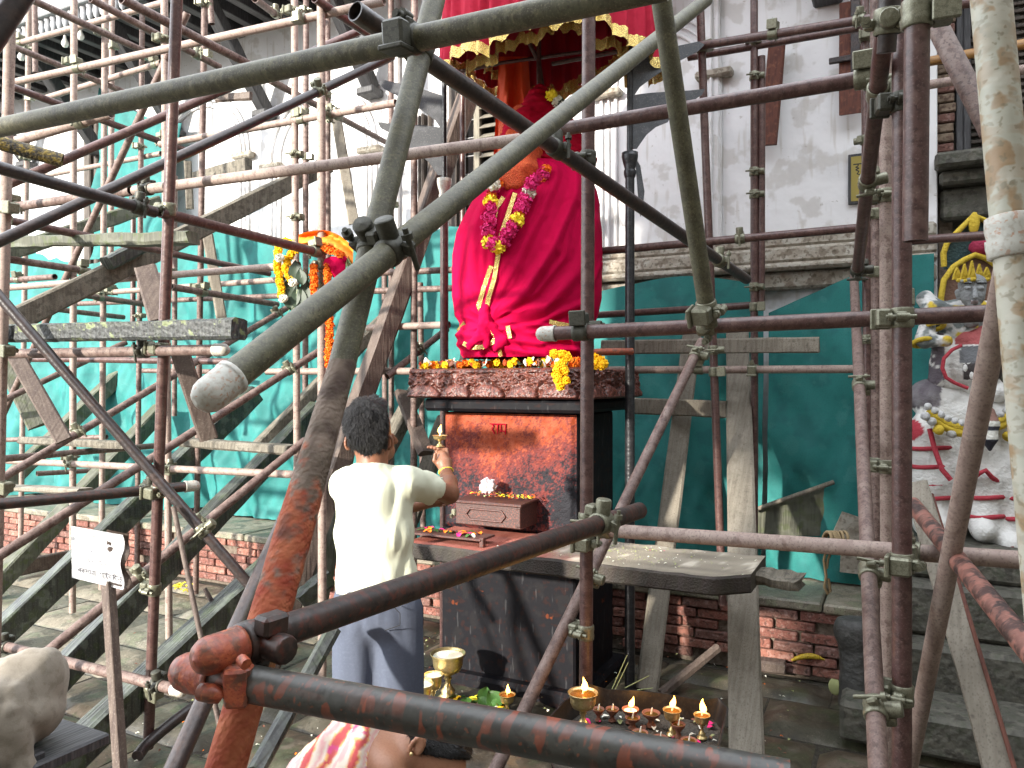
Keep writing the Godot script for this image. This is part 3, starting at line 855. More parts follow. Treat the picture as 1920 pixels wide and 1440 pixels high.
	T("tube_maroon", 1622, -10, 4.6, 1627, 1000, 4.6, "maroon upright tube between the brass sign and the teal tarpaulin", "", {"g": .02, "c": [[.08, 0, "z"], [.27, 1, "-x"], [.64, 1, "x"]]})
	T("tube_maroon", 1022, 626, 2.7, 1862, 587, 2.15, "level maroon tube with a white cap in front of the crimson statue", "", {"cap0": "cap_white", "c": [[.08, 0, "y", "old_iron"], [.36, 1, "z"], [.80, 0, "y"]]})
	T("tube_pale", 1108, 992, 2.8, 1940, 1052, 2.04, "dusty level rail with rope knotted round it", "", {"c": [[.03, 1, "y"], [.72, 0, "z"]]})
	T("tube_pale", 252, 358, 3.7, 1012, 257, 2.9, "long pale level tube passing in front of the orange statue face", "", {"c": [[.03, 1, "y", "old_iron"]]})
	T("tube_maroon", 1055, 242, 2.75, 1650, 142, 2.28, "long level brown tube behind the shiny upright at the canopy post", "", {"c": [[.95, 0, "y"]]})
	T("tube_maroon", 1104, -10, 2.9, 1098, 1282, 2.9, "glossy maroon upright pole standing in front of the shrine pedestal", "", {"g": .02, "c": [[.238, 0, "-x", "old_iron"], [.486, 0, "x", "old_iron"], [.762, 1, "x"], [.795, 0, "z"], [.925, 0, "-x"]], "r": .0252})
	T("tube_brown", 1316, 640, 4.0, 930, 1440, 2.6, "mottled diagonal tube running down past the oil lamp tray", "", {"g": .02, "c": [[.03, 1, "x"], [.55, 1, "x"]]})
	T("tube_dark", 666, 21, 1.88, 1400, 524, 4.0, "dark slanting tube with an open end crossing the statue's hood", "", {"c": [[.515, 1, "z", "old_iron"], [.93, 1, "z"]], "r": .0255})
	T("tube_dark", 60, -40, 1.6, -40, 110, 1.55, "dark tube stub crossing above the tall scaffold corner", "")
	T("tube_maroon", 332, -10, 3.3, 278, 1401, 3.72, "tall maroon upright pole at the front corner of the scaffold", "", {"g": .03, "c": [[.285, 0, "-x"], [.47, 0, "z"], [.66, 0, "z"], [.79, 0, "-x"], [.925, 0, "x"]]})
	T("tube_pale", 20, -10, 3.5, -6, 1100, 3.75, "dusty mauve upright pole at the outer edge of the scaffold", "", {"g": .03, "c": [[.36, 0, "x"], [.60, 0, "x"], [.83, 0, "x"]]})
	T("tube_dark", -20, 309, 2.75, 291, 398, 3.35, "dark level tube joining the outer pole to the maroon corner pole", "", {"c": [[.9, 1, "y", "old_iron"]]})
	T("tube_maroon", 300, 398, 3.37, 600, 474, 4.3, "maroon level tube leading from the corner pole to the garlanded upright", "", {"c": [[.97, 0, "y"]]})
	T("tube_dark", -20, 461, 3.1, 735, 106, 4.5, "long black slanting brace rising toward the overhead tube", "", {"c": [[.82, 1, "z"]]})
	T("tube_maroon", -15, 359, 3.9, 700, 47, 4.9, "rusty slanting brace running below the black brace", "", {})
	T("tube_dark", -20, 534, 3.5, 480, 1111, 3.5, "black brace tube sloping down across the corner pole", "", {"c": [[.80, 1, "y"]]})
	T("tube_brown", -20, 664, 3.9, 417, 656, 3.3, "wet brown level tube with a white cap below the lichened beam", "", {"cap1": "cap_white", "c": [[.66, 1, "y", "old_iron"]]})
	T("tube_charred", -20, 947, 3.2, 362, 911, 3.75, "blackened mossy level tube with a white cap at the corner pole", "", {"cap1": "cap_white", "c": [[.79, 1, "y", "old_iron"]]})
	T("tube_brown", 40, 1262, 3.45, 572, 826, 4.7, "brown slanting brace above the wet ground timbers", "", {"c": [[.42, 1, "y"], [.64, 1, "y"]]})
	T("tube_brown", -12, 1206, 3.95, 338, 1295, 3.35, "low brown level tube with a white cap above the wet timbers", "", {"cap1": "cap_white", "c": [[.06, 1, "y", "old_iron"], [.88, 1, "y", "old_iron"]]})
	T("tube_brown", -14, 1050, 3.6, 606, 654, 5.2, "long rusty brace tube rising to the garlanded upright", "", {"c": [[.9, 1, "y"]]})
	T("tube_pale", 602, -10, 4.4, 604, 1130, 4.4, "upright tube hung with marigold garlands", "", {"g": .02, "c": [[.42, 0, "-x"], [.445, 1, "z"], [.52, 1, "z"]]})
	T("tube_crusted", -14, 264, 2.9, 117, 301, 3.0, "stub of tube crusted with yellow and black paint", "", {"r": .027})
	T("tube_pale", 20, 268, 4.0, 208, 213, 3.75, "pale blue-grey tube with a pipe sleeve beside the outer pole", "", {"c": [[.7, 1, "y"]]})
	T("tube_brown", 14, 390, 4.2, 246, 358, 3.75, "short rust-streaked level tube clamped to the outer pole", "", {"c": [[.05, 0, "y"]]})

func far_tubes() -> void:
	var b := "tube_brown"
	var p := "tube_pale"
	var m := "tube_maroon"
	many([[p, 139, -10, 5.85, 136, 1100, 5.95, {"g": .02, "c": [[.115, 0, "z"], [.50, 0, "-x"], [.78, 0, "z"]]}], [p, 308, -10, 5.3, 317, 1195, 5.35, {"g": .02, "c": [[.07, 0, "z"], [.74, 0, "x"]]}], [p, 552, -10, 5.2, 558, 1060, 5.3, {"g": .02, "c": [[.03, 0, "z"], [.21, 0, "x"], [.28, 1, "x"], [.39, 1, "x"]]}], [b, 777, -10, 5.4, 776, 640, 5.4, {"g": .02}], [p, 197, -10, 6.3, 191, 1010, 6.6, {"g": .02, "c": [[.07, 0, "z"], [.54, 0, "x"], [.55, 0, "z"]]}], [b, 384, -10, 5.9, 367, 1110, 6.5, {"g": .02, "c": [[.015, 0, "z"], [.10, 0, "x"], [.49, 0, "z"], [.5, 1, "x"]]}]],
		["dusty upright tube just behind the paper notice", "dusty upright tube close behind the maroon corner pole", "dusty upright tube beside the yellow marigold strands", "brown upright tube beside the dark carved window frame", "dusty upright tube meeting the end of the lichened beam's bay", "brown upright tube between the maroon corner pole and the arched moulding"], "middle row of scaffold uprights")
	many([[p, 55, -10, 7.3, 39, 1010, 7.8, {"g": .02, "c": [[.1, 1, "x"], [.19, 0, "x"], [.30, 1, "z"]]}], [b, 65, -10, 7.2, 66, 136, 7.2], [p, 210, -10, 7.0, 208, 480, 7.0, {"c": [[.2, 0, "x"]]}], [b, 267, 12, 7.2, 257, 1066, 7.4, {"g": .02, "c": [[.09, 0, "x"], [.25, 0, "z"], [.55, 1, "x"]]}], [m, 250, 400, 7.4, 249, 640, 7.4], [b, 328, 330, 7.2, 327, 780, 7.2], [b, 574, -10, 6.3, 572, 1040, 6.4, {"g": .45, "c": [[.03, 0, "z"], [.21, 1, "z"], [.29, 0, "x"]]}], [b, 614, -10, 6.4, 616, 640, 6.4, {"c": [[.29, 1, "z"], [.33, 0, "x"]]}], [b, 733, -10, 6.5, 734, 780, 6.5, {"g": .45, "c": [[.5, 0, "x"], [.72, 1, "x"]]}], [b, 721, 500, 6.4, 722, 800, 6.4, {"g": .45}], [b, 788, 530, 6.3, 790, 700, 6.3, {"c": [[.7, 1, "x"]], "g": .45}], [b, 393, -10, 6.2, 397, 45, 6.2]],
		["far upright tube standing beside the outer mauve pole", "short hanging tube end below the row of hanging bulbs", "upright tube in front of the carved window at the wall's end", "rear upright tube in front of the narrow teal strip", "short dark tube against the teal sheet under the upper timber", "rear tube behind the pale standing board", "rear upright tube paired with the garland-side upright", "thin rear tube directly behind the garlanded upright", "rear upright tube under the forked flag's tip", "short tube paired behind the steep brown timber", "rear tube with a clamp beside the striped flag post", "stub of tube hanging from the overhead level tube"], "rear row of scaffold uprights")
	many([[p, 30, 83, 6.5, 310, 4, 5.8, {"c": [[.03, 0, "y"]]}], [p, 20, 156, 5.3, 720, 2, 4.3, {"c": [[.18, 0, "y", "galvanised"], [.78, 0, "z"]]}], [p, 88, 183, 7.0, 302, 118, 6.2, {"c": [[.95, 0, "y"]]}], [p, 78, 331, 8.0, 302, 288, 7.2], [p, 300, 271, 5.7, 742, 193, 4.9, {"c": [[.6, 0, "y"], [.72, 1, "z"]]}], [b, 12, 526, 6.6, 103, 519, 6.3, {"c": [[.25, 0, "y"]]}], [p, 12, 540, 6.0, 560, 497, 4.75, {"c": [[.56, 1, "y"]]}], [p, 205, 548, 7.1, 532, 524, 6.2, {"c": [[.02, 0, "y"], [.6, 0, "y"]]}], [b, 110, 571, 8.0, 545, 554, 6.9, {"c": [[.98, 1, "y"]]}], [m, 20, 673, 6.4, 430, 678, 5.5], [b, 264, 695, 7.9, 420, 697, 7.4], [p, 14, 864, 6.0, 556, 890, 4.75, {"c": [[.22, 1, "y"], [.56, 1, "y"]]}], [b, 69, 888, 7.2, 175, 882, 7.6], [b, 0, 825, 8.0, 200, 819, 7.7], [p, 690, 615, 5.5, 842, 609, 5.2], [p, 500, 697, 5.8, 775, 696, 5.3], [b, 640, 548, 6.3, 860, 540, 5.8], [b, 700, 512, 5.9, 850, 506, 5.6]],
		["highest level tube just under the carved eave teeth", "long pale level tube below the hanging bulbs", "rear level tube across the top of the narrow teal strip", "thin level tube in front of the carved end window", "level tube crossing the arched mouldings", "open-ended tube at the teal sheet's top edge", "pale level tube just under the mossy plank", "thin level tube clamped twice above the teal sheet", "thinnest level tube a little above the lichened beam", "maroon level tube hidden behind the white-capped tube", "short level tube below the white-capped tube", "pale level tube below the grey level planks", "short level tube above the brick step", "thin level tube behind the short grey plank", "short level tube between the leaning grey pole and the flag post", "level tube behind the steep brown timber", "thin level tube below the dark carved window frame", "short level tube at the cornice behind the leaning grey pole"], "level tubes along the scaffold bays")
	many([[b, 56, -2, 5.0, 270, 96, 5.8], [b, 170, -2, 5.0, 412, 126, 5.9, {"c": [[.82, 1, "y"]]}], [b, 228, -2, 3.9, 474, 124, 4.7], [b, 26, 88, 5.9, 232, 172, 6.7], [m, 22, 163, 4.9, 350, 283, 6.1, {"c": [[.85, 0, "y"]]}], [m, -5, 409, 4.35, 505, 513, 6.2, {"c": [[.03, 1, "y"]]}], [b, -5, 483, 4.9, 168, 509, 5.4, {"c": [[.92, 0, "y"]]}], [b, 146, 552, 6.1, 280, 572, 6.9, {"c": [[.3, 0, "y"]]}], [b, 320, 538, 5.3, 520, 571, 6.4, {"c": [[.3, 0, "y"]]}], [b, 105, 580, 7.0, 232, 595, 7.7], [b, -5, 861, 5.2, 290, 836, 6.5], [b, 478, -2, 5.2, 520, 29, 5.6, {"c": [[.9, 1, "y"]]}], [b, 505, 150, 5.2, 722, 266, 6.9, {"c": [[.58, 1, "y"]]}]],
		["upper cross tube passing below the carved eave", "cross tube ending at the clamp by the rear stub", "thick upper cross tube vanishing behind the overhead tube", "cross tube in front of the hanging bulbs", "dark cross tube passing the narrow teal strip", "long red-brown cross tube passing over the mossy plank", "short cross tube ending at the middle row clamp", "cross tube below the upper dark timber", "cross tube passing under the marigold strands", "thin cross tube just above the lichened beam", "level cross tube above the blackened mossy tube", "short cross tube beside the topmost eave strut", "thin cross tube slanting over the arched moulding"], "tubes reaching back to the wall")
	many([[b, 351, 24, 5.2, 2, 786, 6.3], [m, 590, -3, 4.3, 706, 75, 4.8], [b, 3, 752, 5.8, 236, 642, 6.6], [b, -5, 902, 4.4, 542, 575, 6.4, {"c": [[.28, 1, "y"], [.96, 1, "y"]]}], [b, 726, 706, 5.3, 838, 617, 5.7, {"c": [[.55, 1, "y"]]}]],
		["long steep brace in front of the narrow teal strip", "rusty short brace beside the open dark tube end", "low brace crossing the teal sheet below the lichened beam", "long shallow brace rising to the marigold strands", "short brace clamped beside the striped flag post"], "slanting brace tubes in the rear bays")
	# beside the statue, in front of the shaded wall
	many([[m, 1312, -10, 4.6, 1350, 1000, 4.65, {"g": .45, "c": [[.10, 0, "x"], [.66, 1, "x"], [.70, 0, "x"]]}], [m, 1414, -10, 5.0, 1414, 1045, 5.0, {"g": .45, "c": [[.085, 1, "z"], [.145, 1, "x"], [.315, 1, "x"], [.355, 1, "x"], [.52, 1, "x"], [.555, 0, "x"], [.665, 0, "z"]]}], [m, 1428, 106, 5.0, 1427, 566, 5.0]],
		["maroon upright tube beside the leaning grey pole's clamp", "maroon upright tube wired to a shorter one before the shaded wall", "shorter maroon tube wired beside a taller upright"], "uprights before the shaded wall")
	many([[m, 1050, 478, 4.9, 1612, 427, 4.3, {"c": [[.60, 1, "y"]]}], [m, 1100, 592, 5.5, 1432, 571, 5.1, {"c": [[.97, 0, "y"]]}], [p, 1100, 694, 5.2, 1600, 692, 4.6, {"c": [[.42, 0, "y"], [.62, 0, "z"]]}], [m, 1300, 88, 4.6, 1836, 2, 3.7, {"c": [[.28, 0, "y"], [.58, 1, "y"]]}], [m, 1290, 108, 5.2, 1690, 38, 4.6], [m, 1650, 455, 4.3, 1875, 440, 3.95]],
		["maroon level tube just above the worn cornice", "thin maroon level tube across the tarpaulin's top edge", "pale-topped level tube below the level pale board", "maroon level tube at the tip of the metal flag", "thin maroon level tube paired below another near the red-brown board", "maroon level tube above the goddess's halo"], "level tubes before the shaded wall")
	mat("tube_yellow", paint(Color(.55, .40, .2), [[6, 4, .45, .7, Color(.42, .27, .13), .8]], 531, 256), .5, {"uvs": Vector2(1, .5)})
	T("tube_yellow", 1738, 116, 4.0, 1940, 79, 3.6, "ochre-painted level tube in front of the lattice window")
	T("tube_pale", 1735, 160, 4.2, 1940, 127, 3.8, "tan level tube below the ochre tube at the lattice window")
	T("tube_brown", 1746, 26, 2.3, 1860, 250, 2.1, "mud-splashed leaning tube passing in front of the lattice window", "", {"r": .029})
	# pole, sticks and hose lying on the yard floor
	T("tube_dark", 545, 950, 3.6, 330, 1432, 2.75, "wet black pole leaning over the yard timbers", "", {"g": .03, "r": .036})
	T("timber_brown", 325, 950, 3.45, 378, 1202, 3.3, "thin bamboo stick hanging beside the corner pole", "", {"r": .011, "g": .02, "name": "bamboo_stick"}).set_meta("category", "stick")
	T("tube_dark", 388, 1112, 4.15, 404, 1140, 4.15, "rusty iron peg standing out of the longest wet timber", "", {"r": .013, "name": "iron_peg"}).set_meta("category", "peg")
	var hb := MB.new()
	var hp := []
	var hr := []
	for k in 15:
		var q := PY(lerpf(258, 400, k / 14.0), 1418 - 118 * pow(k / 14.0, .8), .06 + .16 * (k / 14.0))
		hp.append(q); hr.append(.028)
	hb.tube(hp, hr, 12)
	tag(obj("plastic_hose", hb.mesh(hp[0]), M.tube_dark, null, hp[0]), "black plastic hose lying beside the foot of the corner pole", "hose")

func timbers() -> void:
	var g := "raking shores propping the palace wall"
	for e in [["timber_wet", 40, 1500, 3.25, 520, 1052, 4.5, .12, .15, "nearest long wet raking timber with a pale worn top".replace("nearest long ", "longest ")],
			["timber_wet", 62, 1318, 4.2, 596, 768, 6.1, .11, .16, "wet raking timber with moss on its lower end"],
			["timber_wet", -40, 1230, 5.1, 476, 738, 6.9, .13, .17, "raking timber with a lapped joint passing behind the paper notice"],
			["timber_green", -40, 1132, 6.3, 302, 768, 8.0, .13, .15, "greenish raking timber rising from the paved corner by the brick step"],
			["timber_green", -30, 946, 7.6, 262, 668, 8.9, .13, .15, "rear greenish raking timber against the teal sheet"],
			["timber_grey", 20, 604, 4.8, 612, 310, 6.6, .11, .14, "upper dark raking timber with a nailed splice block"],
			["timber_green", -20, 486, 5.9, 296, 380, 7.2, .12, .12, "upper grey-green raking timber above the lichened beam"],
			["timber_brown", 500, 1252, 4.85, 884, 160, 5.75, .14, .13, "steep brown raking timber standing behind the praying man"],
			["timber_green", 585, 1180, 5.0, 650, 828, 5.4, .12, .1, "lime-green stained prop beside the steep brown timber"],
			["timber_grey", 480, 842, 5.9, 720, 600, 6.6, .12, .1, "grey raking timber under the marigold garlands"],
			["timber_grey", 690, 905, 5.4, 800, 700, 5.9, .12, .1, "grey prop behind the shrine cap"],
			["timber_brown", 752, 735, 5.6, 800, 850, 5.3, .1, .06, "short brown brace under the corner of the carved cap"],
			["timber_grey", 762, 990, 5.5, 838, 782, 5.9, .15, .06, "grey board leaning behind the pedestal"]]:
		piece("raking_timber", P(e[1], e[2], e[3]), P(e[4], e[5], e[6]), e[7], e[8], M[e[0]], e[9], "timber", g, .006, Vector3.UP, 16)
	piece("splice_block", P(200, 494, 5.15), P(262, 462, 5.35), .10, .09, M.timber_wet, "short splice block nailed under the upper dark timber", "timber block")
	piece("horizontal_beam", P(4, 625, 3.75), P(448, 616, 3.18), .085, .088, M.timber_lichen, "black level beam spotted with pale lichen", "beam", "", .006, Vector3.UP, 30)
	piece("weathered_plank", P(12, 454, 5.0), P(362, 446, 4.5), .1, .07, M.timber_green, "rough mossy level plank resting on the upper timbers", "plank", "", .01, Vector3.UP, 20)
	for e in [["timber_grey", 44, 825, 6.2, 240, 834, 5.7, .1, .055, "short grey level plank on the raking timbers"], ["timber_grey", 344, 829, 5.2, 548, 844, 4.75, .1, .06, "grey level plank behind the leaning grey pole"], ["board_pale", 12, 914, 4.6, 160, 920, 4.2, .1, .03, "pale wet board above the blackened tube"]]:
		piece("wooden_plank", P(e[1], e[2], e[3]), P(e[4], e[5], e[6]), e[7], e[8], M[e[0]], e[9], "plank", "", .004)
	# leaning boards
	for e in [["timber_brown", 28, 664, 4.6, 120, 826, 4.5, .09, .03, "brown board leaning below the lichened beam"], ["timber_brown", 338, 662, 3.7, 392, 824, 3.8, .085, .03, "brown board leaning behind the corner pole"], ["board_pale", 389, 440, 6.1, 416, 600, 6.1, .08, .03, "pale board standing behind the scaffold near the tarpaulin top"], ["board_pale", 628, 204, 6.3, 664, 420, 6.2, .085, .03, "pale punched board fixed against the white wall"], ["timber_brown", 272, 500, 4.3, 300, 600, 4.2, .11, .025, "dark board hanging behind the corner pole"], ["timber_grey", 352, 302, 6.6, 356, 392, 6.6, .06, .03, "short grey board clipped on a scaffold tube"], ["timber_green", -10, 640, 6.5, 70, 800, 6.4, .14, .05, "greenish board propped at the outer scaffold bay"], ["timber_brown", 405, 184, 6.2, 470, 180, 6.1, .04, .07, "short brown block on the wall tube"], ["timber_grey", 355, 340, 7.0, 466, 310, 6.6, .08, .12, "grey timber offcut lying on the level tube"],
			["board_pale", 1380, 522, 6.0, 1402, 1500, 3.35, .155, .04, "tall pale board leaning beside the oil lamp tray"], ["board_pale", 1308, 545, 5.8, 1213, 1295, 4.5, .13, .04, "slanting pale board behind the shrine shelf"], ["board_pale", 1128, 651, 5.35, 1536, 647, 4.65, .03, .095, "level pale board across the dark tarpaulin"], ["board_pale", 1188, 761, 5.4, 1362, 768, 5.05, .03, .11, "short level pale board below the maroon level tubes"], ["timber_brown", 1240, 1300, 4.4, 1345, 1215, 4.6, .05, .05, "short pole lying behind the oil lamp tray"], ["timber_wet", 625, 1180, 2.9, 478, 1450, 2.45, .055, .06, "dark square post leaning below the blackened rail"]]:
		var a := P(e[1], e[2], e[3])
		var b := P(e[4], e[5], e[6])
		var up := Vector3.UP if abs((b - a).normalized().y) < .5 else Vector3.BACK
		if abs((b - a).normalized().y) < .5: piece("wooden_board", a, b, e[7], e[8], M[e[0]], e[9], "board", "", .003, up)
		else: piece("wooden_board", a, b, e[7], e[8], M[e[0]], e[9], "board", "", .003, (EYE - a).slide((b - a).normalized()).normalized())
	piece("log", P(560, 1128, 4.6), P(618, 1078, 4.7), .1, .1, M.timber_wet, "round black log end lying behind the leaning vermilion pole", "log", "", .008, Vector3.UP, 8)
	piece("edge_plank", PY(0, 1072, .1), PY(137, 1044, .1), .06, .14, M.timber_brown, "brown plank standing on edge on the far paving", "plank")
	# boards fixed on the shaded wall
	for e in [["board_rust", 1456, 84, 1441, 272, .12, "tapering brown board on the shaded wall"], ["board_rust", 1594, 4, 1595, 214, .145, "red-brown board with a cross bar on the shaded wall"]]:
		var o := piece("wall_board", PZ(e[1], e[2], -5.90), PZ(e[3], e[4], -5.90), e[5], .03, M[e[0]], e[6], "board", "", .003, Vector3.BACK)
		if e[1] == 1594:
			var mb := MB.new()
			mb.box(PZ(1592, 109, -5.87), Vector3(.26, .04, .03), .004)
			part("cross_bar", mb, M.tube_dark, o)
			var mc := MB.new()
			mc.box(PZ(1604, 60, -5.868), Vector3(.06, .7, .035), .004)
			part("hinge_post", mc, M.tube_dark, o)

func shrine_materials() -> void:
	var fine := grey(60, 3, 5)
	var lumps := grey(14, 4, 8)
	var weave := grey(120, 2, 17)
	mat("crust", Color.WHITE, .7, {"vc": true, "spec": .25, "bump": grey(26, 4, 19), "deep": .35, "tri": 3.0})
	mat("painted", Color.WHITE, .6, {"vc": true, "bump": lumps, "deep": .3, "tri": 4.0})
	mat("plaster_paint", Color.WHITE, .8, {"vc": true, "bump": lumps, "deep": .6, "tri": 3.0})
	mat("black_paint", paint(Color(.085, .085, .10), [[5, 4, .5, .75, Color(.12, .115, .125), .8], [10, 4, .66, .78, Color(.18, .10, .09), .6], [18, 3, .82, .90, Color(.36, .36, .36), .4, 8], [5, 3, .90, .95, Color(.5, .22, .1), .6]], 551), .6, {"tri": Vector3(1.6, 1.6, 1.6), "bump": lumps, "deep": .05, "spec": .22})
	mat("carved_stone", paint(Color(.31, .165, .14), [[8, 4, .45, .7, Color(.42, .235, .195), .8], [10, 4, .50, .68, Color(.19, .105, .095), .85], [34, 3, .66, .80, Color(.52, .34, .29), .45], [14, 3, .68, .76, Color(.66, .33, .18), .5]], 561), .42, {"tri": 3.0, "bump": lumps, "deep": .5})
	mat("crimson", paint(Color(.69, .015, .235), [[6, 4, .45, .75, Color(.64, .012, .21), .7], [100, 2, .55, .75, Color(.73, .025, .26), .4]], 571), .85, {"tri": 2.0, "bump": weave, "deep": .03, "spec": .2})
	mat("hood_red", paint(Color(.64, .05, .16), [[6, 4, .45, .75, Color(.56, .035, .13), .7]], 575, 256), .85, {"tri": 2.0, "spec": .2})
	mat("valance_red", paint(Color(.69, .15, .24), [[6, 4, .45, .75, Color(.62, .11, .2), .7]], 577, 256), .8, {"tri": 2.0, "spec": .25})
	mat("curtain_dark", Color(.62, .11, .2), .85)
	mat("gold_foil", paint(Color(.90, .80, .50), [[14, 4, .5, .75, Color(.78, .64, .32), .8], [50, 3, .62, .8, Color(.96, .9, .7), .7]], 581, 256), .25, {"tri": 6.0, "metal": .75, "bump": grey(26, 4, 19), "deep": .6})
	mat("sindoor", paint(Color(.80, .30, .14), [[8, 4, .45, .7, Color(.85, .39, .2), .8], [14, 4, .58, .74, Color(.66, .2, .09), .8], [40, 3, .7, .8, Color(.9, .62, .2), .5]], 585), .8, {"tri": 4.0, "bump": grey(26, 4, 19), "deep": 1.2})
	mat("saffron", Color(.86, .30, .12), .75, {"rim": .2, "back": Color(.12, .02, .0)})
	mat("iron_black", paint(Color(.17, .175, .185), [[8, 4, .5, .75, Color(.25, .255, .265), .8], [30, 3, .66, .78, Color(.34, .3, .28), .6]], 591), .36, {"tri": 3.0, "metal": .4, "bump": lumps, "deep": .15})
	mat("sheet_iron", paint(Color(.27, .275, .29), [[5, 4, .5, .75, Color(.34, .345, .36), .8], [60, 2, .72, .8, Color(.62, .6, .57), .6]], 595), .5, {"tri": 2.0, "metal": .35})
	mat("brass", paint(Color(.83, .75, .55), [[10, 4, .5, .75, Color(.73, .63, .41), .8], [40, 3, .64, .8, Color(.88, .82, .64), .6]], 601, 256), .3, {"tri": 8.0, "metal": .85})
	mat("clay", paint(Color(.46, .29, .22), [[14, 4, .5, .75, Color(.36, .22, .17), .8], [40, 3, .66, .8, Color(.6, .45, .37), .5]], 611, 256), .8, {"tri": 8.0})
	mat("wax", Color(.90, .88, .80), .5, {"sss": .2})
	mat("oil", Color(.35, .25, .09), .12)
	mat("flame", Color(1, .8, .4), .5, {"glow": Color(1, .72, .3), "power": 6.0})
	mat("marigold", paint(Color(.96, .76, .05), [[40, 3, .45, .7, Color(.98, .85, .12), .8], [30, 3, .62, .8, Color(.9, .6, .03), .6]], 621, 256), .8, {"tri": 14.0, "back": Color(.12, .06, 0)})
	mat("marigold_orange", paint(Color(.92, .45, .03), [[40, 3, .45, .7, Color(.95, .57, .05), .8], [30, 3, .6, .75, Color(.8, .3, .02), .7]], 623, 256), .8, {"tri": 14.0})
	mat("lemon_flower", Color(.96, .88, .22), .8, {"back": Color(.1, .09, 0)})
	mat("pink_flower", paint(Color(.82, .10, .42), [[40, 3, .5, .7, Color(.9, .25, .55), .7]], 627, 256), .8, {"tri": 14.0})
	mat("white_flower", Color(.90, .89, .83), .8)
	mat("leaf", paint(Color(.20, .34, .13), [[10, 3, .5, .7, Color(.28, .42, .18), .7]], 631, 256), .5, {"tri": 8.0, "back": Color(.03, .07, .01)})
	mat("leaf_dark", Color(.17, .23, .16), .55, {"back": Color(.02, .03, .01)})
	mat("straw", Color(.60, .62, .42), .8)
	mat("tray_iron", paint(Color(.15, .145, .145), [[8, 4, .5, .75, Color(.22, .21, .2), .8], [20, 3, .64, .76, Color(.3, .24, .18), .6]], 641, 256), .35, {"tri": 4.0, "metal": .3})
	mat("ash", paint(Color(.30, .28, .25), [[14, 4, .5, .75, Color(.2, .18, .16), .8], [50, 3, .66, .8, Color(.5, .46, .4), .5]], 645, 256), .85, {"tri": 5.0, "bump": fine, "deep": .5})
	mat("box_iron", paint(Color(.24, .15, .135), [[8, 4, .5, .75, Color(.33, .21, .185), .8], [22, 3, .6, .75, Color(.56, .26, .17), .7], [12, 4, .6, .75, Color(.19, .13, .12), .7]], 651, 256), .5, {"tri": 5.0, "bump": lumps, "deep": .06})
	mat("rope", paint(Color(.50, .43, .31), [[40, 3, .45, .7, Color(.38, .32, .22), .8]], 655, 256), .95, {"tri": 12.0})
	mat("paper", Color(.86, .87, .88), .85)

func skin_cols(a: Color, b: Color, t: float) -> Color: return a.lerp(b, clampf(t, 0, 1))

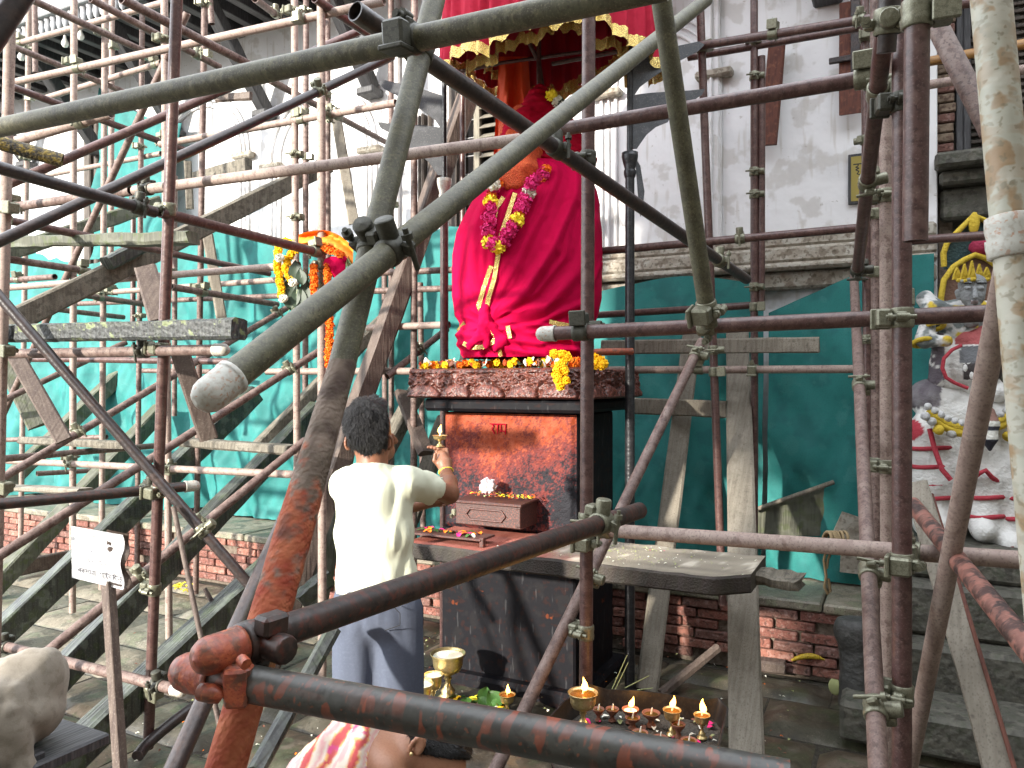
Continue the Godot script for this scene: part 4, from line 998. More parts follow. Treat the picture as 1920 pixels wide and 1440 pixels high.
func pedestal() -> void:
	var o := base("shrine_pedestal", Vector3(-2.08, 0, -4.3), "black stone pedestal smeared with vermilion under a carved lotus cap", "pedestal")
	var mb := MB.new()
	mb.box(Vector3(-2.082, .445, -4.315), Vector3(.876, .93, .63), .012)
	part("lower_shaft", mb, M.black_paint, o)
	mb = MB.new()
	mb.box(Vector3(-2.082, .02, -4.315), Vector3(1.02, .10, .78), .02)
	part("foot_slab", mb, M.black_paint, o)
	# upper shaft: powder-crusted front built as relief, plain sides
	mb = MB.new()
	mb.box(Vector3(-2.082, 1.26, -4.335), Vector3(.876, .70, .59), .008)
	part("upper_shaft", mb, M.black_paint, o)
	var rows := []
	var cols := []
	var dark := Color(.022, .021, .026)
	for j in 141:
		var row := []
		var cr := []
		for i in 171:
			var s := i / 170.0
			var t := j / 140.0
			var x := lerpf(-2.515, -1.65, s)
			var y := lerpf(.915, 1.605, t)
			var e: float = smoothstep(0.0, .035, min(min(s, 1 - s), min(t, 1 - t)))
			var n := N1.get_noise_3d(x * 130, y * 130, 4) * .5 + N1.get_noise_3d(x * 400, y * 400, 9) * .3
			row.append(Vector3(x, y, -4.038 + .022 * e + e * (.010 * n + .008 * N1.get_noise_3d(x * 40, y * 40, 2))))
			var m := .60 * smoothstep(.25, .85, t - .3 * abs(s - .42)) + .40 * N1.get_noise_3d(x * 45, y * 45, 20) + .32 * N1.get_noise_3d(x * 300, y * 300, 30) + .42 * N1.get_noise_3d(x * 900, y * 900, 35) - .22 * smoothstep(.72, 1.0, s) - .2 * smoothstep(.2, 0.0, s) + .02
			var ora := Color(.27, .05, .02).lerp(Color(.33, .085, .045), clampf(.5 + N1.get_noise_3d(x * 200, y * 200, 50), 0, 1))
			var red := Color(.14, .034, .03)
			var c := dark.lerp(red, smoothstep(-.15, .22, m)).lerp(ora, smoothstep(.30, .62, m))
			cr.append(c)
		rows.append(row); cols.append(cr)
	mb = MB.new()
	mb.grid(rows, 1, 1, cols)
	part("powdered_face", mb, M.crust, o)
	# little red tassel and a painted word on the face
	for g in glyph_lines("ra aa ma"):
		var pl := []
		for q in g: pl.append(Vector3(-2.19 + q.x * .052, 1.545 - q.y * .06, -4.006))
		for k in pl.size() - 1:
			var sm := MB.new()
			sm.tube([pl[k], pl[k + 1]], [.0035, .0035], 6)
			part("painted_stroke", sm, M.hood_red, o)
	# moulding under the cap
	mb = MB.new()
	mb.box(Vector3(-2.09, 1.655, -4.325), Vector3(1.04, .075, .78), .018)
	part("moulding", mb, M.black_paint, o)
	# carved cap
	var x0 := -2.70
	var x1 := -1.52
	var y0 := 1.694
	var y1 := 1.872
	var zf := -3.90
	var zb := -4.80
	mb = MB.new()
	mb.box(Vector3((x0 + x1) * .5, (y0 + y1) * .5 - .004, (zf + zb) * .5), Vector3(x1 - x0 - .07, y1 - y0 - .01, zf - zb - .07), .01)
	var cap := part("carved_cap", mb, M.carved_stone, o)
	for side in 2:
		rows = []
		var w: float = (x1 - x0) if side == 0 else (zf - zb)
		for j in 57:
			var row := []
			for i in int(w * 210) + 1:
				var s: float = i / float(int(w * 210))
				var a: float = s * w
				var t := j / 56.0
				var e: float = sqrt(clampf(min(min(s, 1 - s) * w, min(t, 1 - t) * .18) / .012, 0, 1))
				var h := 0.0
				# lotus petals along the bottom
				var lw := .225
				var ph: float = fposmod(a + .035 * N1.get_noise_2d(a * 40, 3 + side * 60), lw) / lw
				var lob: float = sqrt(max(0.0, 1.0 - pow((ph - .5) / .49, 2.0)))
				var yy := t * .178
				var lh: float = .085 + .012 * N1.get_noise_2d(floor(a / lw) * 90, 8)
				if yy < lh * lob: h += .036 * sqrt(max(0.0, 1.0 - pow(yy / (lh * max(lob, .05)), 2.2))) * (.75 + .25 * lob) + .008
				else:
					# curling leaf scrolls of uneven size leaning one way
					for r in 3:
						var cw: float = [.15, .12, .135][r]
						for dk in [-1, 0, 1]:
							var k: float = floor((a + r * .05) / cw) + dk
							var cx: float = (k + .5) * cw - r * .05 + .05 * N1.get_noise_2d(k * 70, r * 50 + side * 30)
							var cy: float = .075 + r * .030 + .022 * N1.get_noise_2d(k * 90, 20 + r * 30 + side * 50)
							var q := Vector2(a - cx, (yy - cy) * 1.25).rotated(.5 + .8 * N1.get_noise_2d(k * 130, r * 17))
							var big: float = .062 + .022 * N1.get_noise_2d(k * 55, 70 + r * 20)
							var rr: float = Vector2(q.x, q.y * 1.5).length() / big
							if rr < 1.0: h = max(h, (.022 + .012 * N1.get_noise_2d(k * 33, r * 90)) * sqrt(1 - rr * rr) * (.72 + .28 * sin(q.angle() * 2.0 + rr * 10.0)) + .003)
					if t > .84: h = max(h, .016 + .012 * N1.get_noise_2d(a * 120, yy * 180))
				h += .008 * N1.get_noise_2d(a * 260, yy * 260 + side * 40) + .006 * N1.get_noise_2d(a * 90, yy * 90)
				var out := -.035 + (h + .006) * e + .012 * e
				if side == 0: row.append(Vector3(x0 + a, y0 + t * (y1 - y0), zf + out))
				else: row.append(Vector3(x1 + out, y0 + t * (y1 - y0), zf - a))
			rows.append(row)
		mb = MB.new()
		mb.grid(rows)
		part("carved_relief", mb, M.carved_stone, cap)
	rows = []
	for j in 13:
		var row := []
		for i in 25:
			var q := Vector3(lerpf(x0 + .012, x1 - .012, i / 24.0), y1 + N1.get_noise_2d(i * 17, j * 17) * .008 - (.02 if i == 0 or i == 24 or j == 0 or j == 12 else 0.0), lerpf(zf - .012, zb, j / 12.0))
			row.append(q)
		rows.append(row)
	mb = MB.new()
	mb.grid(rows)
	part("cap_top", mb, M.carved_stone, cap)
	# ledge and money box
	var b0 := PZ(853, 940, -3.80)
	var b1 := PZ(976, 994, -3.80)
	var bx := base("offering_box", Vector3((b0.x + b1.x) * .5, b1.y, -3.90), "rusty red iron offering box fixed on the pedestal front", "offering box")
	mb = MB.new()
	mb.box(Vector3((b0.x + b1.x) * .5, (b0.y + b1.y) * .5, -3.912), Vector3(b1.x - b0.x, b0.y - b1.y, .215), .006)
	part("body", mb, M.box_iron, bx)
	mb = MB.new()
	mb.box(Vector3((b0.x + b1.x) * .5, b0.y + .006, -3.905), Vector3(b1.x - b0.x + .02, .016, .235), .004, Basis(Vector3.RIGHT, .03))
	part("lid", mb, M.box_iron, bx)
	var cx := (b0.x + b1.x) * .5 - .01
	var cy := (b0.y + b1.y) * .5
	var loop := []
	for q in [[-.125, 0], [-.10, .03], [.10, .03], [.125, 0], [.10, -.03], [-.10, -.03], [-.125, 0]]: loop.append(Vector3(cx + q[0], cy + q[1], -3.80))
	mb = MB.new()
	mb.tube(loop, [.006, .006, .006, .006, .006, .006, .006], 8)
	part("slot_frame", mb, M.box_iron, bx)
	mb = MB.new()
	mb.box(Vector3(b1.x - .012, cy, -3.797), Vector3(.028, b0.y - b1.y - .03, .012), .003)
	part("hinge", mb, M.box_iron, bx)
	mb = MB.new()
	mb.box(Vector3(b0.x - .01, cy, -3.81), Vector3(.03, .04, .03), .006)
	mb.tube([Vector3(b0.x - .02, cy - .03, -3.8), Vector3(b0.x - .02, cy - .01, -3.79)], [.009, .009], 10)
	part("latch", mb, M.galvanised, bx)
	# shelf plank in front of the pedestal: red powder on one end, bare wood on the other
	var pl := base("shelf_plank", Vector3(-1.5, .86, -3.7), "thick shelf plank across the pedestal, red with powder at one end", "shelf")
	mb = MB.new()
	rows = []
	cols = []
	var ring := func(x: float) -> Array:
		var ns := func(k): return N1.get_noise_2d(x * 60, k * 37.0) * .008
		var zb2 := -3.985
		var zf2: float = -3.45 + ns.call(1) * .8
		if x > -.76: zf2 -= (x + .76) * .9 + .02 * N1.get_noise_2d(x * 200, 7)
		return [Vector3(x, .84, zb2), Vector3(x, .925 + ns.call(6), zb2), Vector3(x, .925 + ns.call(2) * .5, zf2 - .012), Vector3(x, .915, zf2), Vector3(x, .85, zf2 + ns.call(3)), Vector3(x, .84, zf2 - .012), Vector3(x, .84, zb2)]
	var strips := []
	for i in 91: strips.append(ring.call(lerpf(-2.42, -.62, i / 90.0)))
	for k in 6:
		rows = []
		cols = []
		var sub: int = 10 if k == 1 else 2
		for j in sub:
			var row := []
			var cr := []
			for i in 91:
				var q: Vector3 = strips[i][k].lerp(strips[i][k + 1], j / float(sub - 1))
				if k == 1: q.y += .004 * N1.get_noise_3dv(q * 90)
				row.append(q)
				var n := N1.get_noise_3dv(q * 40) * .35 + N1.get_noise_3dv(q * 160) * .2
				var wood := Color(.30, .265, .21).lerp(Color(.19, .165, .13), clampf(.5 + N1.get_noise_3d(q.x * 14, q.y * 100, q.z * 120) * 1.3, 0, 1)).lerp(Color(.5, .45, .37), smoothstep(.25, .5, N1.get_noise_3dv(q * 75 + Vector3(9, 0, 0))))
				var powder := Color(.26, .075, .055).lerp(Color(.33, .13, .10), clampf(.5 + N1.get_noise_3dv(q * 120), 0, 1))
				var c := powder.lerp(wood, smoothstep(-.22, .18, q.x + 1.62 + n))
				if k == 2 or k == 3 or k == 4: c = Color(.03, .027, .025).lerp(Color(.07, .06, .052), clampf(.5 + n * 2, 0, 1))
				cr.append(c)
			rows.append(row); cols.append(cr)
		for j in rows.size():
			rows[j].reverse(); cols[j].reverse()
		mb.grid(rows, 1, 1, cols)
	mb.col = Color(.07, .06, .05)
	mb.disc(strips[0].slice(0, 6), Vector3.LEFT)
	mb.disc(strips[90].slice(0, 6), Vector3.RIGHT)
	part("plank", mb, M.crust, pl)
	mb = MB.new()
	var l0 := PZ(772, 1000, -3.60)
	var l1 := PZ(915, 1008, -3.60)
	mb.box(Vector3((l0.x + l1.x) * .5, .962, -3.60), Vector3(l1.x - l0.x, .012, .16), .003)
	mb.box(Vector3(l1.x, .95, -3.54), Vector3(.025, .05, .03), .003)
	part("iron_ledge", mb, M.box_iron, pl)
	piece("plank_offcut", PY(1360, 1068, .885), PY(1500, 1092, .87), .16, .05, M.timber_grey, "split grey plank end beyond the shelf", "plank", "", .01, Vector3.UP, 12)

func statue() -> void:
	var o := base("cloth_wrapped_statue", P(990, 668, 4.76), "deity statue wrapped in crimson cloth with a hood and orange face", "statue")
	# rows: v, left u, right u (outline of the draped body), at the statue's own depth
	var prof := [[672, 868, 1112], [650, 856, 1115], [628, 853, 1117], [608, 860, 1118], [590, 850, 1124], [560, 846, 1130], [520, 845, 1131], [480, 846, 1132], [440, 853, 1131], [410, 866, 1128], [385, 880, 1127], [362, 896, 1122], [342, 910, 1113], [326, 922, 1098], [313, 934, 1074]]
	var ridges := [[[[.62, 3.02], [.55, 2.85], [.30, 2.55], [-.05, 2.28], [-.52, 2.15]], .050, .10], [[[.30, 3.05], [.12, 2.75], [-.15, 2.45], [-.50, 2.18]], .022, .08], [[[.85, 2.75], [.62, 2.42], [.2, 2.2], [-.48, 2.12]], .035, .10], [[[-.72, 2.95], [-.72, 2.65], [-.66, 2.35], [-.56, 2.17]], .025, .07], [[[-.9, 2.7], [-.86, 2.4], [-.6, 2.15]], .02, .06], [[[-.38, 2.95], [-.42, 2.6], [-.5, 2.2]], .018, .05], [[[.95, 2.5], [.7, 2.24], [.1, 2.12], [-.45, 2.09]], .022, .05], [[[.5, 2.72], [.45, 2.5], [.1, 2.3], [-.4, 2.15]], .02, .05], [[[-.3, 2.05], [.2, 2.02], [.8, 2.1]], .025, .05], [[[-.5, 2.06], [-.75, 2.0], [-.95, 2.02]], .025, .05], [[[-.45, 2.02], [0, 1.96], [.7, 1.98]], .022, .04], [[[-.5, 2.0], [-.8, 1.93]], .022, .04], [[[.05, 2.85], [.0, 2.6], [-.2, 2.35], [-.48, 2.2]], .012, .05], [[[-.55, 2.8], [-.57, 2.4]], .012, .04]]
	var rows := []
	var R2 := 110
	var C2 := 280
	for j in R2 + 1:
		var f := j / float(R2) * (prof.size() - 1)
		var k: int = min(int(f), prof.size() - 2)
		var q := f - k
		var pr := [lerpf(prof[k][0], prof[k + 1][0], q), lerpf(prof[k][1], prof[k + 1][1], q), lerpf(prof[k][2], prof[k + 1][2], q)]
		var c := P((pr[1] + pr[2]) * .5, pr[0], 4.76)
		var hw: float = (pr[2] - pr[1]) * .5 / F * 4.76
		var row := []
		for i in C2 + 1:
			var th := TAU * i / C2 - PI
			var s := sin(th)
			var front := cos(th)
			var h := 0.0
			if front > -.3:
				for r in ridges:
					var pl: Array = r[0]
					for m in pl.size() - 1:
						var a := Vector2(pl[m][0], pl[m][1])
						var b := Vector2(pl[m + 1][0], pl[m + 1][1])
						var w := Vector2(s, c.y)
						var t := clampf((w - a).dot(b - a) / (b - a).length_squared(), 0, 1)
						var dd: float = ((w - a.lerp(b, t)) * Vector2(.45, 1)).length()
						var g: float = clampf(1.0 - dd / (r[2] * .75), 0, 1)
						h = max(h, r[1] * g * g * (3 - 2 * g))
			h += .008 * N1.get_noise_3d(s * 22 + c.y * 9, c.y * 8, front * 12) + .004 * N1.get_noise_3d(s * 70 + c.y * 50, c.y * 30, front * 40)
			if front > -.2:
				for kk in [[-.52, 2.13, 13.0, .024, .42], [-.12, 3.16, 11.0, .016, .30]]:
					var w2 := Vector2((s - kk[0]) * .45, c.y - kk[1])
					var rr := w2.length()
					var wv: float = 1.0 - abs(sin(w2.angle() * kk[2] * .5 + 2.2 * N1.get_noise_3d(s * 14, c.y * 12, 60) + rr * 2.0))
					h += kk[3] * wv * wv * smoothstep(.02, .12, rr) * exp(-rr / kk[4])
			if c.y < 2.12: h += .016 * N1.get_noise_3d(s * 16 - 5, c.y * 70, front * 16) + .010 * sin(c.y * 110 + s * 7)
			var hs := hw * (1.0 - .02)
			row.append(c + RT * (s * (hs + h * abs(s) * .4)) - FW * (front * hw * .82 + h * max(front, 0.0)))
		row[C2] = row[0]
		rows.append(row)
	var mb := MB.new()
	mb.grid(rows)
	mb.disc(rows[R2].slice(0, C2), Vector3.UP)
	part("robe", mb, M.crimson, o)
	# surface lookup for things lying on the robe
	var on := func(u: float, v: float, off: float) -> Vector3:
		var best: Vector3 = P(u, v, 4.3)
		var score := 1e9
		for j in range(0, R2 + 1):
			for i in range(C2 / 4, 3 * C2 / 4):
				var q: Vector3 = rows[j][i]
				var e := q - EYE
				var d := e.dot(FW)
				var uu := 960 + e.dot(RT) / d * F
				var vv := 720 - e.y / d * F
				var sc := (uu - u) * (uu - u) + (vv - v) * (vv - v)
				if sc < score:
					score = sc
					best = q
		return best - FW * off
	# knot with cloth ends
	mb = MB.new()
	var K: Vector3 = on.call(908, 598, .03)
	var bones := []
	for e in [[0, 0, 0, -14, .035, .028], [0, -14, 4, -40, .022, .012], [0, 6, -12, 36, .03, .018], [-12, 36, -28, 52, .03, .02], [6, 10, 34, 40, .035, .03], [34, 40, 20, 58, .035, .02], [0, 14, 4, 54, .03, .016]]:
		bones.append({"a": K + RT * (e[0] * .0031) - Vector3.UP * (e[1] * .0031), "b": K + RT * (e[2] * .0031) - Vector3.UP * (e[3] * .0031), "ra": e[4], "rb": e[5], "k": .02})
	nets(mb, bones, .008, [], .012, N1, Vector3.ONE * 170)
	part("knot", mb, M.crimson, o)
	# gold ribbons
	var ribbons := [[[965, 362], [952, 400], [940, 440], [934, 475], [926, 520], [916, 560], [912, 582]], [[945, 370], [930, 392], [924, 420]], [[922, 500], [908, 540], [898, 575], [904, 588]], [[868, 644], [885, 652], [905, 652], [925, 640], [934, 630]], [[952, 612], [955, 635]], [[934, 645], [940, 668]], [[853, 618], [872, 606]], [[1030, 605], [1062, 610], [1085, 612]], [[912, 600], [920, 615], [930, 632]]]
	for r in ribbons:
		var up := []
		var dn := []
		for k in r.size():
			var q: Vector3 = on.call(r[k][0], r[k][1], .016)
			var a: Array = r[max(k - 1, 0)]
			var b: Array = r[min(k + 1, r.size() - 1)]
			var dir := Vector2(b[0] - a[0], b[1] - a[1]).normalized()
			var nn := RT * dir.y + Vector3.UP * dir.x
			var w: float = .013 if r.size() > 2 else .012
			up.append(q + nn * w + Vector3(0, 0, .003 * sin(k * 2.0)))
			dn.append(q - nn * w)
		mb = MB.new()
		mb.grid([dn, up])
		part("gold_ribbon", mb, M.gold_foil, o)
	# face and hood
	mb = MB.new()
	var fb := []
	for e in [[972, 262, 4.72, 968, 320, 4.56, .12, .115], [968, 320, 4.54, 966, 342, 4.50, .10, .075], [948, 318, 4.50, 985, 316, 4.50, .05, .05], [985, 250, 4.8, 985, 300, 4.8, .16, .16]]:
		fb.append({"a": P(e[0], e[1], e[2]), "b": P(e[3], e[4], e[5]), "ra": e[6], "rb": e[7], "k": .05})
	nets(mb, fb, .010, [], .03, N1, Vector3.ONE * 60)
	part("face", mb, M.sindoor, o)
	mb = MB.new()
	fb = []
	for e in [[1000, 262, 4.80, 1012, 196, 4.80, .19, .09], [1012, 200, 4.80, 1016, 176, 4.80, .09, .035], [985, 250, 4.76, 962, 258, 4.70, .15, .09], [1030, 240, 4.8, 1060, 290, 4.8, .13, .16], [1040, 285, 4.78, 1078, 322, 4.78, .16, .13], [1050, 220, 4.75, 1058, 232, 4.75, .04, .03]]:
		fb.append({"a": P(e[0], e[1], e[2]), "b": P(e[3], e[4], e[5]), "ra": e[6], "rb": e[7], "k": .06})
	var hn := FastNoiseLite.new()
	hn.seed = 4
	hn.frequency = .08
	nets(mb, fb, .011, [], .035, hn, Vector3(60, 260, 60))
	part("hood", mb, M.hood_red, o)
	for e in [[1034, 178, "lemon_flower"], [1046, 190, "white_flower"], [1052, 196, "leaf_dark"]]:
		obj("crown_flower", flower(.035), M[e[2]], o, P(e[0], e[1], 4.68) - o.position)
	# garland of flowers hung round the neck
	var ga := base("flower_garland", on.call(935, 480, .03), "garland of pink, yellow and white flowers round the statue's neck", "garland")
	var path := [[1024, 318, "marigold_orange"], [1018, 326, "pink_flower"], [1014, 336, "marigold_orange"], [1003, 346, "pink_flower"], [994, 354, "pink_flower"], [992, 366, "white_flower"], [984, 378, "pink_flower"], [982, 390, "pink_flower"], [976, 398, "pink_flower"], [972, 408, "marigold_orange"], [969, 416, "lemon_flower"], [962, 426, "pink_flower"], [956, 436, "pink_flower"], [950, 446, "pink_flower"], [944, 456, "pink_flower"], [935, 464, "lemon_flower"], [926, 462, "pink_flower"], [918, 454, "lemon_flower"], [918, 442, "pink_flower"], [915, 430, "pink_flower"], [918, 418, "pink_flower"], [915, 406, "pink_flower"], [920, 396, "pink_flower"], [919, 384, "lemon_flower"], [922, 372, "marigold_orange"], [924, 362, "pink_flower"], [925, 352, "white_flower"], [934, 345, "marigold_orange"]]
	for e in path:
		var sz: float = {"pink_flower": .040, "lemon_flower": .043, "white_flower": .040, "marigold_orange": .030}[e[2]]
		var off: float = .05 if e[1] > 360 else .09
		var at: Vector3 = on.call(e[0], e[1], off) if e[1] > 345 else P(e[0], e[1], 4.46)
		obj("flower", flower(sz), M[e[2]], ga, at - ga.position, Basis.from_euler(Vector3(rng.randf() * 6, rng.randf() * 6, rng.randf() * 6)))
	# marigold strings lying on the cap edge
	for s in [[[[1040, 662], [1052, 664], [1062, 668], [1060, 676], [1050, 684], [1046, 694], [1046, 704], [1046, 714], [1052, 722], [1058, 712], [1060, 700], [1058, 690]], "string of yellow marigolds drooping over the carved cap"], [[[1117, 672], [1124, 676], [1131, 680], [1126, 684], [1119, 682]], "small clump of yellow marigolds behind the glossy pole"]]:
		var at := P(s[0][0][0], s[0][0][1], 4.15)
		var mg := base("marigold_string", at, s[1], "garland")
		for q in s[0]:
			for r in 2: obj("flower", flower(.024), M.marigold, mg, P(q[0] + rng.randf_range(-4, 4), q[1] + rng.randf_range(-3, 3), 4.12 if q[1] > 680 else 4.2) - at, Basis.from_euler(Vector3(rng.randf() * 6, rng.randf() * 6, 0)))
	# scattered offerings on top of the cap
	var off := base("flower_offerings", Vector3(-2.1, 1.88, -4.0), "scattered petals, leaves and flower heads on the carved cap", "offerings", "", "stuff")
	for k in 190:
		var x := lerpf(-2.66, -1.6, rng.randf())
		var z := -3.95 - rng.randf() * .18
		var y := 1.885 + rng.randf() * .03
		var kind := rng.randi() % 9
		var mm: String = ["marigold", "marigold_orange", "white_flower", "leaf", "sindoor", "white_flower", "clay", "marigold", "leaf_dark"][kind]
		var bs := Basis.from_euler(Vector3(rng.randf() * 6, rng.randf() * 6, rng.randf() * 6))
		if kind in [0, 1, 7]: obj("flower_head", flower(.022), M[mm], off, Vector3(x, y, z) - off.position, bs)
		else: obj("petal", petal(), M[mm], off, Vector3(x, y, z) - off.position, bs.scaled(Vector3.ONE * rng.randf_range(.6, 1.5)))

var flower_cache := {}
func flower(r: float) -> ArrayMesh:
	if not flower_cache.has(r):
		var mb := MB.new()
		var g := RandomNumberGenerator.new()
		g.seed = 12
		var n := 44
		for k in n:
			var y := 1.0 - 2.0 * (k + .5) / n
			var a := k * 2.39996
			var q := Vector3(sqrt(1 - y * y) * cos(a), y, sqrt(1 - y * y) * sin(a))
			var t := q.cross(Vector3.UP if abs(q.y) < .9 else Vector3.RIGHT).normalized().rotated(q, g.randf() * 3)
			var s := q.cross(t)
			var c := q * r * g.randf_range(.86, 1.08)
			var w := r * .30
			mb.quad(q * r * .45 - t * w * .5, q * r * .45 + t * w * .5, c + t * w + s * w * .3, c - t * w + s * w * .3)
			mb.tri(c - t * w + s * w * .3, c + t * w + s * w * .3, c + q * r * .12 + s * w * .9)
		mb.ball(Vector3.ZERO, Vector3.ONE * r * .78, null, 0, 1, 8)
		flower_cache[r] = mb.mesh()
	return flower_cache[r]
var petal_mesh: ArrayMesh
func petal() -> ArrayMesh:
	if petal_mesh == null:
		var mb := MB.new()
		var rows := []
		for j in 5:
			var row := []
			var w := sin(PI * (.12 + .8 * j / 4.0)) * .014
			for i in 4: row.append(Vector3((i / 3.0 - .5) * 2 * w, .006 * sin(j * 1.2) + .004 * pow(i / 1.5 - 1, 2), (.5 - j / 4.0) * .045))
			rows.append(row)
		mb.grid(rows)
		petal_mesh = mb.mesh()
	return petal_mesh
func leaf_mesh(l: float, w: float) -> ArrayMesh:
	var mb := MB.new()
	var rows := []
	for j in 9:
		var row := []
		var t := j / 8.0
		var ww := sin(PI * pow(t, .8)) * w * .5 + .001
		for i in 5: row.append(Vector3((i / 2.0 - 1) * ww, .12 * l * sin(t * 2.4) + abs(i / 2.0 - 1) * w * .12, (.5 - t) * l))
		rows.append(row)
	mb.grid(rows)
	return mb.mesh()

func canopy() -> void:
	var c := P(1033, 720, 4.76)
	var o := base("statue_canopy", Vector3(c.x, 3.6, c.z), "round crimson canopy with a gold fringed valance over the statue", "canopy")
	var hem := func(th: float, lay: int) -> float:
		var b: float = 3.63 + .05 * sin(th * 3.0 + 1.0) + .055 * N1.get_noise_2d(th * 60, lay * 90)
		if cos(th) < -.2: b += .12
		b += .06 * abs(sin(th * 5.0 + lay))
		return b
	for lay in 2:
		for gold in 2:
			var rows := []
			for j in (14 if gold == 0 else 3):
				var row := []
				for i in 361:
					var th := TAU * i / 360.0
					var y0: float = hem.call(th, lay)
					var yb: float = y0 + .05 if gold == 0 else y0 - .012
					var yt: float = 4.42 - lay * .1 if gold == 0 else y0 + .052
					var t: float = j / (13.0 if gold == 0 else 2.0)
					var y := lerpf(yb, yt, t)
					var pl := (1 - .6 * (t if gold == 0 else 0.0))
					var r := .655 - lay * .16 + pl * (.022 * sin(th * 34 + 3 * N1.get_noise_2d(th * 50, 5)) + .02 * N1.get_noise_2d(th * 130, y * 20)) + (.005 + .006 * N1.get_noise_2d(th * 500, t * 300) if gold else 0.0)
					row.append(Vector3(c.x, y, c.z) + RT * (sin(th) * r) - FW * (cos(th) * r))
				row[360] = row[0]
				rows.append(row)
			var mb := MB.new()
			mb.grid(rows)
			part("gold_trim" if gold else ("valance" if lay == 0 else "inner_curtain"), mb, M.gold_foil if gold else (M.valance_red if lay == 0 else M.curtain_dark), o)
	var mb := MB.new()
	mb.lathe([Vector2(.66, 0), Vector2(.64, .04), Vector2(.35, .22), Vector2(.06, .36), Vector2(0, .42)], 32, Vector3(c.x, 4.41, c.z))
	part("canopy_roof", mb, M.curtain_dark, o)
	# iron frame under the valance
	for e in [[843, 138, 5.0, 940, 118, 4.9, .012], [940, 118, 4.9, 1100, 96, 4.7, .012], [1010, 60, 4.78, 1011, 185, 4.80, .016], [1011, 110, 4.8, 1022, 182, 4.8, .008], [985, 66, 4.75, 1008, 112, 4.8, .014], [1035, 120, 4.8, 1180, 92, 4.65, .014]]:
		mb = MB.new()
		mb.tube([P(e[0], e[1], e[2]), P(e[3], e[4], e[5])], [e[6], e[6]], 8)
		part("frame_bar", mb, M.tube_maroon, o)
	# saffron strip hanging behind the hood
	var rows := []
	for j in 21:
		var row := []
		var t := j / 20.0
		for i in 21:
			var s := i / 20.0
			var ul := lerpf(936, 926, 1 - t)
			var ur := lerpf(990, 1000, 1 - t)
			row.append(P(lerpf(lerpf(925, 936, t), lerpf(1004, 990, t), s), lerpf(300, 106, t), 4.97 + .035 * sin(s * 12 + t * 2) + .02 * N1.get_noise_2d(s * 90, t * 60)))
		rows.append(row)
	mb = MB.new()
	mb.grid(rows)
	var at := P(962, 300, 4.97)
	tag(obj("saffron_cloth", mb.mesh(at), M.saffron, null, at), "saffron cloth strip hanging from the canopy frame behind the hood", "cloth")

	# iron flag posts
	var flag := [[1183, 112], [1230, 97], [1270, 87], [1312, 78], [1323, 84], [1310, 97], [1280, 112], [1245, 132], [1222, 148], [1202, 163], [1192, 178], [1225, 174], [1262, 172], [1295, 170], [1324, 167], [1318, 178], [1304, 187], [1288, 190], [1270, 205], [1254, 229], [1232, 238], [1215, 252], [1205, 266], [1196, 279], [1183, 279]]
	for s in [[1181, 4.5, 1.0, "black iron post with a forked metal flag beside the shaded wall"], [833, 5.07, -1.0, "iron post with a forked metal flag, its shaft striped red and white"]]:
		var q := P(s[0], 720, s[1])
		var post := base("flag_post", Vector3(q.x, 0, q.z), s[3], "iron post", "iron flag posts beside the statue")
		mb = MB.new()
		mb.tube([Vector3(0, 0, 0), Vector3(0, 1.5, 0), Vector3(0, 3.04, 0)], [.030, .028, .027], 16)
		obj("shaft", mb.mesh(), M.iron_black if s[2] > 0 else M.tube_maroon, post)
		mb = MB.new()
		mb.lathe([Vector2(.03, 2.98), Vector2(.036, 3.0), Vector2(.036, 3.02), Vector2(.03, 3.03), Vector2(.042, 3.07), Vector2(.048, 3.10), Vector2(.048, 3.125), Vector2(.02, 3.13)], 16)
		obj("capital", mb.mesh(), M.iron_black if s[2] > 0 else M.cap_white, post)
		mb = MB.new()
		mb.tube([Vector3(0, 3.1, 0), Vector3(0, 4.38, 0)], [.018, .016], 12)
		obj("rod", mb.mesh(), M.iron_black, post)
		var poly := PackedVector2Array()
		for e in flag: poly.append(Vector2((e[0] - 1183.0) / F * 4.5 * s[2], 1.78 + (720.0 - e[1]) / F * 4.5))
		mb = MB.new()
		mb.prism(poly, -.004, .004)
		obj("metal_flag", mb.mesh(), M.sheet_iron, post, Vector3.ZERO, Basis(RT, Vector3.UP, -FW))
		if s[2] > 0:
			mb = MB.new()
			mb.prism(PackedVector2Array([Vector2(.03, 3.1), Vector2(.06, 3.05), Vector2(.085, 2.9), Vector2(.075, 2.8), Vector2(.06, 2.75), Vector2(.045, 2.9)]), -.003, .003)
			obj("hanging_tongue", mb.mesh(), M.sheet_iron, post, Vector3.ZERO, Basis(RT, Vector3.UP, -FW))
	for e in [[867, 110, 5.5, 868, 660, 5.5, "thin dark red post behind the statue at the window"]]:
		T("tube_maroon", e[0], e[1], e[2], e[3], e[4], e[5], e[6], "", {"r": .02, "g": .44, "name": "canopy_post"}).set_meta("category", "post")
	# red cross bar tying the posts
	T("tube_vermilion", 1100, 661, 4.3, 1185, 659, 4.45, "short vermilion-smeared bar tied to the black flag post", "", {"r": .02})

